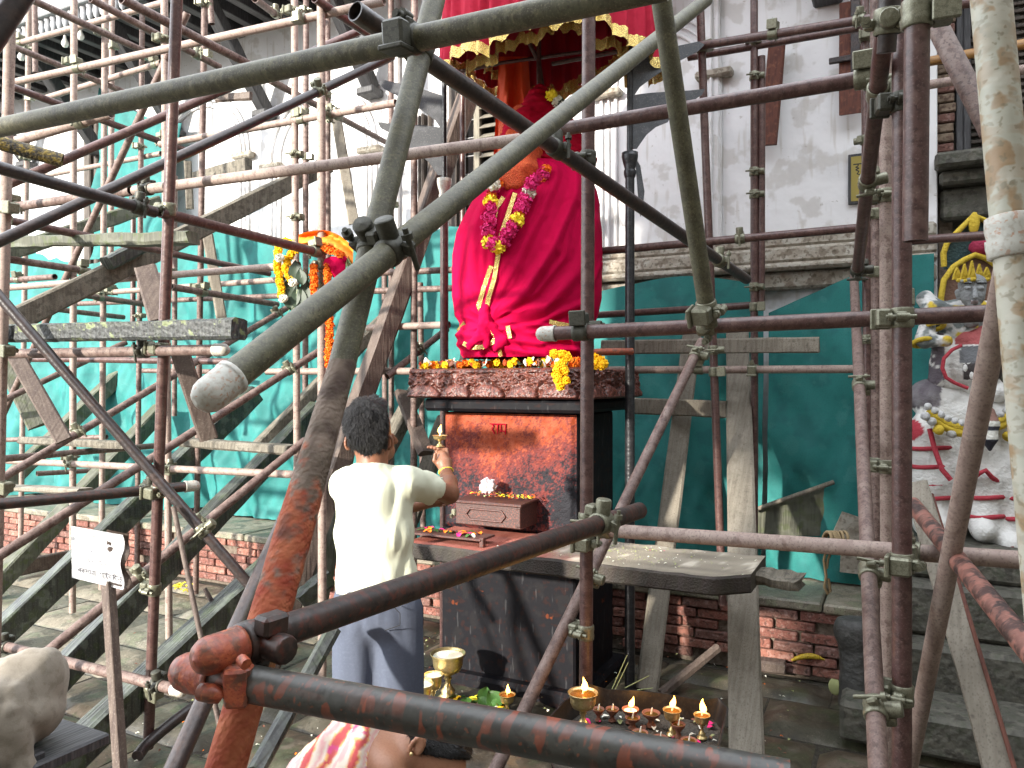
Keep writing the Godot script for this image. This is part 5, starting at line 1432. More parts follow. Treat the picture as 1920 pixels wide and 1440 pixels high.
# strokes for hand-drawn letters; each letter in a box about one unit wide, headline at y 0
const GLYPH := {
	"va": [[[.8, 0], [.8, 1]], [[.8, .35], [.55, .28], [.25, .38], [.2, .6], [.4, .75], [.65, .68], [.8, .5]]],
	"ba": [[[.8, 0], [.8, 1]], [[.8, .35], [.5, .28], [.22, .45], [.25, .65], [.5, .75], [.8, .55]], [[.3, .4], [.7, .65]]],
	"ka": [[[.45, 0], [.45, 1]], [[.45, .4], [.2, .35], [.08, .55], [.25, .72], [.45, .5], [.7, .35], [.9, .5], [.82, .75]]],
	"sa": [[[.85, 0], [.85, 1]], [[.15, .0], [.42, .22], [.2, .45], [.5, .95]], [[.3, .45], [.85, .45]]],
	"ma": [[[.85, 0], [.85, 1]], [[.25, 0], [.25, .72]], [[.1, .82], [.25, .66], [.85, .7]]],
	"aa": [[[.35, 0], [.35, 1]]],
	"ra": [[[.3, 0], [.55, .22], [.3, .45], [.65, .98]]],
	"kha": [[[.15, 0], [.35, .2], [.15, .42], [.42, .95]], [[.95, 0], [.95, 1]], [[.95, .38], [.7, .32], [.55, .55], [.75, .72], [.95, .52]]],
	"i": [[[.6, 1], [.6, 0], [.72, -.25], [1.05, -.3], [1.4, 0]]],
	"da": [[[.55, 0], [.55, .2], [.25, .32], [.2, .55], [.5, .62], [.45, .75], [.75, 1]]],
	"na": [[[.8, 0], [.8, 1]], [[.8, .5], [.25, .5], [.15, .62], [.3, .7]]],
	"u": [[[-.35, 1.02], [-.5, 1.2], [-.2, 1.3], [-.05, 1.45]]],
	"dha": [[[.5, 0], [.5, .18], [.2, .35], [.25, .75], [.6, .8], [.7, .55], [.5, .5]]],
	"e": [[[.4, 0], [.4, .4], [.75, .6], [.45, .95]], [[.8, 0], [.8, .45], [.4, .5]]],
	"o": [[[.35, 1], [.35, 0], [.05, -.3]]],
	"pa": [[[.8, 0], [.8, 1]], [[.25, 0], [.25, .5], [.5, .62], [.8, .55]]],
	"ai": [[[-.3, 0], [-.6, -.28]], [[-.3, 0], [-.45, -.35]]],
	"ha": [[[.5, 0], [.5, .18], [.25, .3], [.6, .42], [.25, .55], [.6, .72], [.4, .95], [.75, 1.1]]],
	"la": [[[.85, 0], [.85, 1]], [[.85, .4], [.6, .35], [.5, .6], [.4, .4], [.15, .45], [.15, .7], [.3, .8]]],
}
func glyph_lines(word: String) -> Array:
	var out := []
	var x := 0.0
	for g in word.split(" "):
		if g == "_":
			x += .6
			continue
		var zero: bool = g in ["u", "ai"]
		for s in GLYPH[g]:
			var l := []
			for q in s: l.append(Vector2(x + q[0], q[1]))
			out.append(l)
		var adv: float = 0.0 if zero else {"aa": .5, "o": .5, "i": .55, "ra": .7, "kha": 1.1}.get(g, .95)
		if not zero: out.append([Vector2(x, 0), Vector2(x + adv, 0)])
		x += adv
	return out
func write(im: Image, word: String, at: Vector2, size: float, ink: Color, thick: float, slope := 0.0) -> void:
	for l in glyph_lines(word):
		for k in l.size() - 1:
			var a: Vector2 = at + Vector2(l[k].x, l[k].y + l[k].x * slope) * size
			var b: Vector2 = at + Vector2(l[k + 1].x, l[k + 1].y + l[k + 1].x * slope) * size
			var n := int(a.distance_to(b)) + 1
			for q in n + 1:
				var p := a.lerp(b, float(q) / n)
				for dy in range(-ceil(thick), ceil(thick) + 1):
					for dx in range(-ceil(thick), ceil(thick) + 1):
						if Vector2(dx, dy).length() <= thick:
							var px := int(p.x) + dx
							var py := int(p.y) + dy
							if px >= 0 and py >= 0 and px < im.get_width() and py < im.get_height(): im.set_pixel(px, py, ink if ink.a >= 1.0 else im.get_pixel(px, py).lerp(Color(ink.r, ink.g, ink.b), ink.a))

func flame_at(parent: Node3D, at: Vector3, h: float, lean := 0.0) -> void:
	var mb := MB.new()
	var path := []
	var rad := []
	for k in 9:
		var t := k / 8.0
		path.append(at + Vector3(lean * h * t * t + .06 * h * sin(t * 5 + at.x * 40), h * t, .05 * h * sin(t * 4 + at.x * 70)))
		rad.append(h * .27 * sin(PI * pow(t, .62)) * (1 - .55 * t) + .0004)
	mb.tube(path, rad, 10)
	part("flame", mb, M.flame, parent)
	var l := OmniLight3D.new()
	l.name = "flame_light"
	l.light_color = Color(1, .7, .38)
	l.light_energy = .003
	l.light_size = .008
	l.omni_range = 12.0
	l.omni_attenuation = 2.0
	l.shadow_enabled = true
	parent.add_child(l, true)
	l.position = at + Vector3(0, h * .45, 0) - parent.position

func lamp(kind: String, foot: Vector3, h: float, r: float, label: String, lit: bool, fill := "oil", group := "") -> void:
	var o := base("oil_lamp" if kind != "cup" else "wax_goblet", foot, label, "oil lamp" if kind != "cup" else "goblet", group)
	var pr := []
	if kind == "clay":
		for q in [[0, 0], [.55, .0], [.58, .06], [.34, .25], [.30, .42], [.55, .6], [.9, .8], [1.0, .96], [.97, 1.0], [.9, .97], [.7, .85], [0, .80]]: pr.append(Vector2(q[0] * r, q[1] * h))
	else:
		for q in [[0, 0], [.62, 0], [.66, .03], [.5, .09], [.36, .14], [.42, .20], [.28, .26], [.16, .34], [.15, .42], [.24, .46], [.16, .50], [.34, .55], [.72, .63], [.84, .74], [.86, .86], [.92, .93], [1.02, .985], [1.0, 1.0], [.9, .975], [.8, .92], [0, .91]]: pr.append(Vector2(q[0] * r, q[1] * h))
	var mb := MB.new()
	mb.lathe(pr, 24)
	obj("bowl", mb.mesh(), M.clay if kind == "clay" else M.brass, o)
	var top: float = h * (.86 if kind == "clay" else .945)
	mb = MB.new()
	mb.lathe([Vector2(.86 * r, top), Vector2(.5 * r, top + .001), Vector2(0, top + .0015)], 20)
	obj("wax" if fill == "wax" else "oil", mb.mesh(), M[fill], o)
	mb = MB.new()
	mb.tube([Vector3(0, top, 0), Vector3(.004, top + .02 + r * .1, .002)], [.0035, .002], 6)
	obj("wick", mb.mesh(), M.white_flower, o)
	if lit: flame_at(o, foot + Vector3(.004, top + .012, .002), (r * .62 + .022) * rng.randf_range(.8, 1.25), rng.randf_range(-.12, .25))

func lamps() -> void:
	# goblets and flowers at the pedestal foot
	lamp("cup", PY(840, 1312, .02), .262, .098, "tall brass goblet filled with white wax at the pedestal foot", false, "wax")
	lamp("cup", PY(812, 1330, .02), .19, .055, "small brass goblet between two others at the pedestal foot", false, "wax")
	lamp("cup", PY(790, 1345, .02), .18, .066, "brass goblet with wax against the man's shorts", false, "wax")
	lamp("brass", PY(951, 1342, .02), .115, .044, "small brass lamp burning beside the green leaves", true)
	lamp("brass", PY(1063, 985, .927) + Vector3(0, 0, -.0), .05, .03, "tiny brass lamp burning on the shelf beside the pole", true)
	var fo := base("floor_offerings", PY(895, 1325, .02), "heap of leaves, red petals and yellow flowers on the paving by the goblets", "offerings", "", "stuff")
	for k in 70:
		var q := PY(rng.randf_range(845, 950), rng.randf_range(1305, 1350), .03 + rng.randf() * .03)
		var m: String = ["leaf", "leaf", "hood_red", "marigold", "lemon_flower", "white_flower"][rng.randi() % 6]
		var bs := Basis.from_euler(Vector3(rng.randf_range(-.6, .6), rng.randf() * 6, rng.randf_range(-.6, .6)))
		if m == "leaf": obj("leaf", leaf_mesh(.09, .06), M.leaf, fo, q - fo.position, bs)
		else: obj("petal", petal(), M[m], fo, q - fo.position, bs.scaled(Vector3.ONE * 1.3))
	obj("broad_leaf", leaf_mesh(.13, .11), M.leaf, fo, PY(928, 1316, .06) - fo.position, Basis.from_euler(Vector3(.5, 1.2, .3)))
	obj("broad_leaf", leaf_mesh(.11, .08), M.leaf, fo, PY(908, 1306, .07) - fo.position, Basis.from_euler(Vector3(.4, .3, -.3)))
	# tray of lamps on an iron stand
	var rim := [[1012, 1366], [1060, 1314], [1106, 1283], [1140, 1293], [1195, 1295], [1250, 1301], [1318, 1314], [1346, 1308], [1363, 1328], [1352, 1376], [1336, 1440], [1180, 1462], [1040, 1440]]
	var c := PY(1195, 1365, .62)
	var o := base("lamp_tray", Vector3(c.x, 0, c.z), "black iron tray on legs holding clay and brass oil lamps", "tray")
	var up := []
	var lo := []
	for q in rim:
		var a := PY(q[0], q[1], .69)
		up.append(a)
		lo.append(Vector3(lerpf(c.x, a.x, .93), .62, lerpf(c.z, a.z, .93)))
	up.reverse(); lo.reverse()
	up.append(up[0]); lo.append(lo[0])
	var mb := MB.new()
	mb.grid([up, lo])
	var lo2 := lo.map(func(q): return q + (q - Vector3(c.x, q.y, c.z)).normalized() * .006 - Vector3(0, .004, 0))
	var up2 := up.map(func(q): return q + (q - Vector3(c.x, q.y, c.z)).normalized() * .006)
	mb.grid([lo2, up2])
	mb.grid([up2, up])
	part("rim", mb, M.tray_iron, o)
	mb = MB.new()
	mb.disc(lo.slice(0, lo.size() - 1), Vector3.UP)
	part("floor", mb, M.ash, o)
	for k in [1, 4, 8, 11]:
		mb = MB.new()
		var q: Vector3 = lo[k].lerp(c, .08)
		mb.tube([Vector3(q.x, 0, q.z), Vector3(q.x, .62, q.z)], [.014, .014], 8)
		part("leg", mb, M.tray_iron, o)
	lamp("brass", PY(1093, 1372, .625), .132, .05, "large brass oil lamp burning in the iron tray", true)
	lamp("clay", PY(1182, 1356, .625), .05, .030, "clay lamp burning with melted wax in the iron tray", true, "wax")
	lamp("brass", PY(1260, 1378, .625), .084, .030, "stemmed brass lamp burning in the iron tray beside a pale clay cup", true)
	lamp("brass", PY(1316, 1384, .625), .077, .027, "small brass lamp burning at the tray's raised corner", true)
	for e in [[1148, 1352, .05, .027], [1186, 1366, .045, .03], [1221, 1362, .055, .036], [1200, 1390, .035, .031], [1238, 1398, .03, .031], [1272, 1384, .055, .026], [1122, 1352, .05, .024], [1292, 1402, .03, .03]]:
		lamp("clay", PY(e[0], e[1], .625), e[2] * .87, e[3] * .87, "burnt-out clay lamp standing in the iron tray", false, "oil", "burnt-out clay lamps in the iron tray")
	for e in [[1146, 1296, 1176, 1228], [1152, 1296, 1178, 1242], [1172, 1290, 1217, 1267], [1195, 1294, 1224, 1290]]:
		var a := PY(e[0], e[1], .645)
		var d := (a - EYE).dot(FW)
		mb = MB.new()
		var b := P(e[2], e[3], d + .03)
		mb.tube([Vector3.ZERO, b - a], [.0022, .0015], 6)
		var s := obj("incense_stick", mb.mesh(), M.straw, null, a)
		tag(s, "incense stick standing at the back of the iron tray", "incense stick", "incense sticks in the iron tray")
	var litter := base("tray_litter", Vector3(c.x, .625, c.z), "burnt wicks and petals strewn on the iron tray floor", "litter", "", "stuff")
	for k in 60:
		var q := PY(rng.randf_range(1060, 1340), rng.randf_range(1340, 1420), .628)
		obj("scrap", petal(), M[["ash", "clay", "white_flower", "pink_flower", "straw"][rng.randi() % 5]], litter, q - litter.position, Basis.from_euler(Vector3(rng.randf_range(-.3, .3), rng.randf() * 6, 0)).scaled(Vector3.ONE * rng.randf_range(.3, .8)))

func side_garlands() -> void:
	var strands := [[[[523, 462], [521, 480], [520, 498], [522, 516], [525, 532], [527, 548], [528, 556]], "marigold", "yellow marigold strand with white flowers on the maroon level tube"], [[[535, 452], [545, 456], [552, 470], [538, 486], [536, 502], [541, 516], [546, 526]], "marigold", "looped yellow marigold strand beside the broad leaves"], [[[588, 500], [587, 520], [588, 540], [589, 556]], "marigold_orange", "orange marigold strand hanging on the near side of the garlanded upright".replace("near", "open")], [[[614, 498], [615, 516], [616, 534], [617, 580], [618, 610], [618, 640], [616, 670], [614, 690]], "marigold_orange", "long orange marigold strand hanging behind the leaning grey pole"], [[[606, 466], [622, 470], [636, 476], [646, 482]], "marigold_orange", "short orange marigold strand draped over the saffron scarf"]]
	for s in strands:
		var at := P(s[0][0][0], s[0][0][1], 4.28)
		var g := base("marigold_garland", at, s[2], "garland", "marigold strands on the garlanded upright")
		var pts: Array = s[0]
		for k in pts.size() - 1:
			var n: int = max(2, int(Vector2(pts[k + 1][0] - pts[k][0], pts[k + 1][1] - pts[k][1]).length() / 6.0))
			for q in n:
				var t := q / float(n)
				obj("flower", flower(.022), M[s[1]], g, P(lerpf(pts[k][0], pts[k + 1][0], t) + rng.randf_range(-2, 2), lerpf(pts[k][1], pts[k + 1][1], t), 4.28) - at, Basis.from_euler(Vector3(rng.randf() * 6, rng.randf() * 6, 0)))
		if s[1] == "marigold":
			for q in [1, pts.size() - 1]: obj("white_tuft", flower(.024), M.white_flower, g, P(pts[q][0] + 3, pts[q][1] + 3, 4.25) - at)
	# scarf, leaves and grass
	var mb := MB.new()
	var rows := []
	for j in 9:
		var row := []
		for i in 25:
			var t := i / 24.0
			row.append(P(560 + 102 * t, 452 - 6 * sin(t * PI) + 34 * t * t * t + (j - 4) * (3.2 + 2.5 * t), 4.36 + .05 * sin(j * .9) + .02 * N1.get_noise_2d(i * 20, j * 30)))
		rows.append(row)
	rows.reverse()
	mb.grid(rows)
	var at := P(610, 470, 4.36)
	mat("scarf", Color(.93, .55, .14), .7, {"back": Color(.2, .08, 0)})
	tag(obj("saffron_scarf", mb.mesh(at), M.scarf, null, at), "thin saffron scarf draped over the garlanded upright", "scarf")
	mb = MB.new()
	nets(mb, [{"a": P(628, 498, 4.3), "b": P(640, 516, 4.28), "ra": .05, "rb": .03, "k": .03}, {"a": P(640, 490, 4.3), "b": P(632, 512, 4.3), "ra": .03, "rb": .03, "k": .03}], .008, [], .03, N1, Vector3.ONE * 120)
	at = P(634, 505, 4.3)
	tag(obj("red_cloth_bundle", mb.mesh(at), M.crimson, null, at), "small red cloth bundle tied behind the garlanded upright", "cloth")
	var lv := base("leaf_bunch", P(560, 540, 4.3), "bunch of broad leaves and grass tied below the marigold strands", "leaves")
	for e in [[556, 512, .14, .08, .3], [549, 556, .17, .1, -.2], [562, 560, .15, .09, .5], [574, 548, .13, .07, -.5], [545, 540, .12, .08, .1], [566, 520, .1, .06, .8]]:
		obj("leaf", leaf_mesh(e[2], e[3]), M.leaf_dark, lv, P(e[0], e[1], 4.3 + rng.randf_range(-.03, .03)) - lv.position, Basis.from_euler(Vector3(1.3, YAW + e[4], e[4])))
	for k in 70:
		var a := P(rng.randf_range(560, 595), rng.randf_range(500, 525), 4.32)
		if k > 45: a = P(rng.randf_range(640, 656), rng.randf_range(480, 496), 4.3)
		var b := a + Vector3(rng.randf_range(-.12, .1), rng.randf_range(-.32, -.12), rng.randf_range(-.04, .06))
		mb = MB.new()
		mb.tube([Vector3.ZERO, (b - a) * .5 + Vector3(.02, .02, 0), b - a], [.0025, .0022, .0008], 4)
		obj("grass_blade", mb.mesh(), M.straw if k % 3 else M.leaf, lv, a - lv.position)

func notices() -> void:
	# paper notice on a square post
	var pa := P(203, 1090, 2.95)
	var pb := P(226, 1450, 2.82)
	var foot := pb + (pb - pa) * (pb.y / (pa.y - pb.y))
	var o := base("notice_post", foot, "hand-lettered paper notice on a board fixed to a square post", "notice board")
	obj("post", timber(pa - foot, Vector3.ZERO, .042, .036, .001, Vector3.BACK, 4, .003), M.timber_brown, o, Vector3(pa - foot))
	var im := Image.create(420, 460, false, Image.FORMAT_RGB8)
	im.fill(Color(.86, .87, .885))
	for k in 500:
		var q := Vector2(rng.randf() * 418, rng.randf() * 458)
		im.set_pixel(int(q.x), int(q.y), Color(.78, .79, .80))
	write(im, "va dha aa e ka o", Vector2(60, 172), 28, Color(.45, .45, .5, .25), 1.6)
	write(im, "ra aa i kha i da na u", Vector2(150, 190), 32, Color(.2, .2, .25, .35), 1.8)
	write(im, "va dha aa e ka o _ pa ai sa aa", Vector2(50, 262), 33, Color(.2, .2, .25, .4), 1.9)
	write(im, "ba ka sa ma aa _ ra aa i kha i da na u", Vector2(45, 360), 35, Color(.14, .14, .2), 2.0)
	for e in [[350, 70], [352, 130], [330, 250], [366, 350], [60, 40]]:
		for dy in 5:
			for dx in 4: im.set_pixel(e[0] + dx, e[1] + dy, Color(.35, .3, .25))
	var pm := mat("notice_print", ImageTexture.create_from_image(im), .8)
	pm.uv1_scale = Vector3(1, 1, 1)
	# paper corners: (133,985) (233,1003) (233,1107) (135,1083)
	var rows := []
	for j in 17:
		var row := []
		for i in 17:
			var s := i / 16.0
			var t := 1.0 - j / 16.0
			var q := Vector2(133, 986).lerp(Vector2(230, 1003), s).lerp(Vector2(135, 1083).lerp(Vector2(229, 1106), s), t)
			var cur := (.012 * sin(t * 9.0) * s + .006 * N1.get_noise_2d(s * 100, t * 130))
			row.append(P(q.x + sin(t * 9.0) * 4 * s * s, q.y, 2.89 + .05 * s + cur))
		rows.append(row)
	var mb := MB.new()
	mb.grid(rows)
	for k in mb.uv.size(): mb.uv[k].y = 1.0 - mb.uv[k].y
	part("paper", mb, M.notice_print, o)
	mb = MB.new()
	var pl := []
	for j in 17:
		pl.append([rows[j][8] - (-FW) * .012 + RT * .03, rows[j][16] + FW * .014 + RT * (.012 + .007 * sin(j * .8)), ])
	mb.grid(pl)
	var pl2 := pl.map(func(r): return [r[1] + FW * .006, r[0] + FW * .006])
	mb.grid(pl2)
	part("backing_board", mb, M.timber_brown, o)
	# brass-coloured sign on the wall
	var s0 := PZ(1590, 290, -5.97)
	var s1 := PZ(1690, 374, -5.97)
	var sg := base("wall_sign", Vector3((s0.x + s1.x) * .5, s1.y, -5.97), "yellow lettered sign plate on the shaded white wall", "sign")
	mb = MB.new()
	mb.box(Vector3((s0.x + s1.x) * .5, (s0.y + s1.y) * .5, -5.98), Vector3(s1.x - s0.x, s0.y - s1.y, .02), .004)
	part("frame", mb, M.black_wood, sg)
	im = Image.create(400, 340, false, Image.FORMAT_RGB8)
	im.fill(Color(.56, .50, .22))
	for k in 2500: im.set_pixel(rng.randi() % 400, rng.randi() % 340, Color(.5, .44, .19))
	write(im, "ha na u", Vector2(22, 60), 78, Color(.06, .06, .05), 4.0)
	write(im, "na", Vector2(300, 70), 58, Color(.06, .06, .05), 4.0)
	write(im, "la", Vector2(300, 200), 58, Color(.06, .06, .05), 4.0)
	mat("sign_print", ImageTexture.create_from_image(im), .55)
	mb = MB.new()
	mb.quad(Vector3(s0.x + .02, s1.y + .02, -5.966), Vector3(s1.x - .02, s1.y + .02, -5.966), Vector3(s1.x - .02, s0.y - .02, -5.966), Vector3(s0.x + .02, s0.y - .02, -5.966))
	for k in mb.uv.size(): mb.uv[k].y = 1.0 - mb.uv[k].y
	part("plate", mb, M.sign_print, sg)

func small_things() -> void:
	var mb := MB.new()
	# cloth-covered sack on a stool, lower corner
	mat("sackcloth", paint(Color(.50, .47, .42), [[8, 4, .45, .75, Color(.42, .39, .34), .8], [70, 2, .55, .75, Color(.56, .53, .48), .5]], 661, 256), .9, {"tri": 4.0, "rim": .2})
	var rn := FastNoiseLite.new()
	rn.seed = 17
	rn.frequency = .06
	rn.fractal_type = FastNoiseLite.FRACTAL_RIDGED
	rn.fractal_octaves = 3
	var sk := P(20, 1400, 1.95)
	var o := base("covered_stool", Vector3(sk.x, 0, sk.z), "black stool covered with a draped grey sackcloth", "stool")
	nets(mb, [{"a": P(-60, 1330, 1.95), "b": P(30, 1320, 1.95), "ra": .14, "rb": .12, "k": .06}, {"a": P(35, 1318, 1.93), "b": P(72, 1342, 1.92), "ra": .10, "rb": .03, "k": .08}, {"a": P(0, 1380, 1.9), "b": P(40, 1440, 1.88), "ra": .12, "rb": .05, "k": .06}, {"a": P(-60, 1420, 1.95), "b": P(-10, 1460, 1.95), "ra": .14, "rb": .10, "k": .06}], .009, [], .045, rn, Vector3(40, 22, 40))
	part("sackcloth_cover", mb, M.sackcloth, o)
	for q in [[-40, 1500, 1.85], [62, 1470, 1.9], [-30, 1480, 2.1], [62, 1450, 2.1]]:
		mb = MB.new()
		var a := P(q[0], 1410, q[2])
		mb.box(Vector3(a.x, a.y * .5, a.z), Vector3(.04, a.y, .04), .004)
		part("leg", mb, M.black_wood, o)
	mb = MB.new()
	mb.box(P(30, 1405, 1.98), Vector3(.32, .03, .3), .005)
	part("seat", mb, M.black_wood, o)
	# rubble sack by the brick step
	mb = MB.new()
	var rs := PY(408, 1075, 0)
	nets(mb, [{"a": rs + Vector3(-.12, .1, 0), "b": rs + Vector3(.12, .12, -.05), "ra": .14, "rb": .15, "k": .08}, {"a": rs + Vector3(.1, .2, -.05), "b": rs + Vector3(.2, .36, -.08), "ra": .09, "rb": .05, "k": .06}], .016, [[Vector3(0, .004, 0), Vector3.DOWN]], .09, N1, Vector3.ONE * 55)
	mat("white_sack", Color(.66, .64, .58), .85)
	tag(obj("rubble_sack", mb.mesh(rs), M.white_sack, null, rs), "crumpled white sack slumped against the brick step", "sack")
	var pt := base("fallen_petals", PY(345, 1102, .04), "scatter of yellow petals on the paving by the white sack", "petals", "", "stuff")
	for k in 24: obj("petal", petal(), M.lemon_flower, pt, PY(rng.randf_range(325, 362), rng.randf_range(1094, 1110), .045) - pt.position, Basis.from_euler(Vector3(0, rng.randf() * 6, 0)).scaled(Vector3.ONE * 1.2))
	# litter of crumbs and chips over the near paving
	var cr := base("paving_litter", Vector3(-2, .04, -3.5), "rice grains, crumbs and petals strewn over the paving", "litter", "", "stuff")
	for k in 320:
		var u := rng.randf_range(250, 1500)
		var q := PY(u, rng.randf_range(1180, 1440), .043)
		obj("crumb", petal(), M[["white_flower", "wax", "straw", "clay", "marigold_orange"][rng.randi() % 5]], cr, q - cr.position, Basis.from_euler(Vector3(rng.randf_range(-.2, .2), rng.randf() * 6, 0)).scaled(Vector3.ONE * rng.randf_range(.15, .5)))
	# dusty husk on the shelf
	var hs := base("shelf_litter", Vector3(-1.3, .93, -3.7), "rice husk and petals strewn on the shelf plank", "litter", "", "stuff")
	for k in 260:
		var q := Vector3(-1.3 + rng.randfn() * .22, .931, lerpf(-3.92, -3.5, rng.randf()))
		obj("husk", petal(), M[["straw", "wax", "straw", "board_pale", "pink_flower"][0 if k % 40 else 4] if k % 3 else "wax"], hs, q - hs.position, Basis.from_euler(Vector3(rng.randf_range(-.3, .3), rng.randf() * 6, 0)).scaled(Vector3.ONE * rng.randf_range(.12, .35)))
	for k in 24:
		var q := Vector3(rng.randf_range(-2.4, -2.05), .972, rng.randf_range(-3.66, -3.55))
		obj("petal", petal(), M[["pink_flower", "leaf", "marigold_orange", "white_flower"][rng.randi() % 4]], hs, q - hs.position, Basis.from_euler(Vector3(rng.randf_range(-.3, .3), rng.randf() * 6, 0)))
	# petals and a crumpled bag on the money box
	var bo := base("crumpled_bag", PZ(915, 928, -3.9), "crumpled clear plastic bag on the iron offering box", "bag")
	mb = MB.new()
	var bn := FastNoiseLite.new()
	bn.seed = 9
	bn.frequency = .05
	mb.ball(Vector3(0, .05, 0), Vector3(.05, .045, .03), bn, .6, 34, 26)
	obj("film", mb.mesh(), mat("film", Color(.72, .66, .67), .25), bo)
	var bp := base("box_petals", PZ(930, 936, -3.9), "grains and petals heaped on the offering box lid", "petals", "", "stuff")
	for k in 90: obj("petal", petal(), M[["sindoor", "marigold_orange", "straw", "lemon_flower"][rng.randi() % 4]], bp, PZ(rng.randf_range(885, 1000), 936, -3.9) * Vector3(1, 0, 1) + Vector3(0, PZ(915, 940, -3.80).y + .018 + rng.randf() * .012, rng.randf_range(-.07, .07)) - bp.position, Basis.from_euler(Vector3(rng.randf_range(-.4, .4), rng.randf() * 6, 0)).scaled(Vector3.ONE * rng.randf_range(.3, .7)))
	# rope on the dusty rail
	var ra := P(1566, 1017, 2.38)
	var rp := base("rope_knot", ra, "frayed jute rope knotted round the dusty rail with a hanging end", "rope")
	for k in 7:
		mb = MB.new()
		var path := []
		var rr := []
		for q in 17:
			var th := TAU * q / 16.0
			path.append(ra + RT * ((k - 3) * .0085 + .006 * sin(th + k)) + Vector3.UP * sin(th) * .032 - FW * cos(th) * .034)
			rr.append(.0052)
		mb.tube(path, rr, 6, false)
		part("coil", mb, M.rope, rp)
	for e in [[[1552, 1020], [1545, 1050], [1549, 1080], [1546, 1100], [1552, 1114], [1557, 1108], [1553, 1085]], [[1560, 1028], [1552, 1050], [1550, 1066]], [[1578, 1030], [1580, 1042]]]:
		mb = MB.new()
		var path := []
		var rr := []
		for q in e:
			path.append(P(q[0], q[1], 2.335)); rr.append(.0045)
		mb.tube(path, rr, 6)
		part("rope_end", mb, M.rope, rp)
	# leftovers on the shaded floor
	var bb := PY(1484, 1256, .03)
	var bn2 := base("banana_bunch", bb, "small bunch of spotted yellow bananas on the shaded paving", "bananas")
	mat("banana", paint(Color(.70, .58, .08), [[12, 4, .56, .72, Color(.16, .12, .05), .9], [6, 3, .5, .75, Color(.78, .7, .3), .6]], 671, 256), .6, {"tri": 9.0})
	for k in 5:
		mb = MB.new()
		var path := []
		var rr := []
		for q in 8:
			var t := q / 7.0
			path.append(bb + RT * (t * .19) + Vector3(0, .035 + .025 * sin(t * PI) + k * .012, 0) - FW * ((k - 2) * .022 * (1 + t)))
			rr.append(.004 + .014 * sin(PI * clampf(t + .08, 0, 1)))
		mb.tube(path, rr, 8)
		part("banana", mb, M.banana, bn2)
	var q1 := PY(1440, 1258, .02)
	piece("wood_block", q1 + Vector3(-.09, .04, .02), q1 + Vector3(.10, .04, 0), .1, .07, M.timber_brown, "small brown wooden block on the shaded paving", "block", "", .003, Vector3.UP, 3)
	mb = MB.new()
	var hk := PY(1565, 1288, .05)
	mb.ball(hk, Vector3(.035, .045, .014), N1, .3, 25, 14)
	tag(obj("coconut_shell", mb.mesh(hk), M.straw, null, hk), "pale piece of coconut shell on the shaded paving", "shell")
	var bl := PY(1612, 1352, .02)
	mb = MB.new()
	nets(mb, [{"a": bl + Vector3(0, .08, 0), "b": bl + Vector3(0, .46, -.02), "ra": .1, "rb": .095, "k": .03, "ax": RT, "f": 1.05}, {"a": bl + Vector3(-.05, .47, 0), "b": bl + Vector3(.05, .47, 0), "ra": .07, "rb": .07, "k": .06}], .014, [[bl, Vector3.DOWN], [bl + Vector3(0, .53, 0), Vector3.UP]], .012, N1, Vector3.ONE * 60)
	tag(obj("stone_bollard", mb.mesh(bl), M.stone_dark, null, bl), "squat dark stone bollard before the brick terrace", "bollard")
	# broken panels leaning on the tarpaulin
	var cd := P(1520, 1000, 5.15)
	var pn := base("broken_panel", Vector3(cd.x, .46, cd.z), "dirty broken panel leaning on the teal tarpaulin", "panel")
	for e in [[[[1418, 958], [1562, 906], [1566, 914], [1548, 985], [1535, 1004], [1418, 1004]], 0.0, "timber_green", "panel_sheet"], [[[1563, 907], [1622, 978], [1610, 1000], [1600, 985], [1552, 940]], .04, "timber_grey", "panel_sheet"], [[[1570, 955], [1600, 965], [1602, 1000], [1596, 1068], [1560, 1064], [1566, 1010], [1552, 990]], -.10, "plaster_old", "white_sheet"]]:
		var poly := PackedVector2Array()
		for q in e[0]: poly.append(Vector2((q[0] - 1520.0) / F * 5.15, (1000.0 - q[1]) / F * 5.15))
		mb = MB.new()
		mb.prism(poly, -.008, .008)
		obj(e[3], mb.mesh(), M[e[2]], pn, Vector3(0, cd.y - .46 if e[1] >= 0 else cd.y - .46, 0) + FW * e[1] * 1.0, Basis(RT, (Vector3.UP + FW * .12).normalized(), -FW))
	mb = MB.new()
	mb.tube([P(1418, 955, 5.13), P(1563, 904, 5.13)], [.016, .016], 6)
	part("edge_batten", mb, M.board_pale, pn)
	# folded painted boards at the stone steps
	for e in [["board_pale", 1716, 905, 2.62, 1880, 1460, 2.0, .075, .012, "whitewashed board leaning against the scorched rail"], ["board_rust", 1748, 930, 2.58, 1908, 1460, 1.98, .012, .03, "red and yellow edged strip leaning with the whitewashed board"], ["board_pale", 1785, 1130, 2.42, 1868, 1455, 2.05, .06, .01, "second whitewashed board leaning low at the stone steps"]]:
		var a := P(e[1], e[2], e[3])
		var b := P(e[4], e[5], e[6])
		b = b + (b - a) * ((b.y - .02) / (a.y - b.y))
		piece("painted_board", a, b, e[7], e[8], M.board_pale if e[0] == "board_pale" else M[e[0]], e[9], "board", "", .001, (EYE - a).slide((b - a).normalized()).normalized(), 6)
	# hanging bulbs below the eave
	mat("bulb_glass", Color(.86, .86, .84), .1)
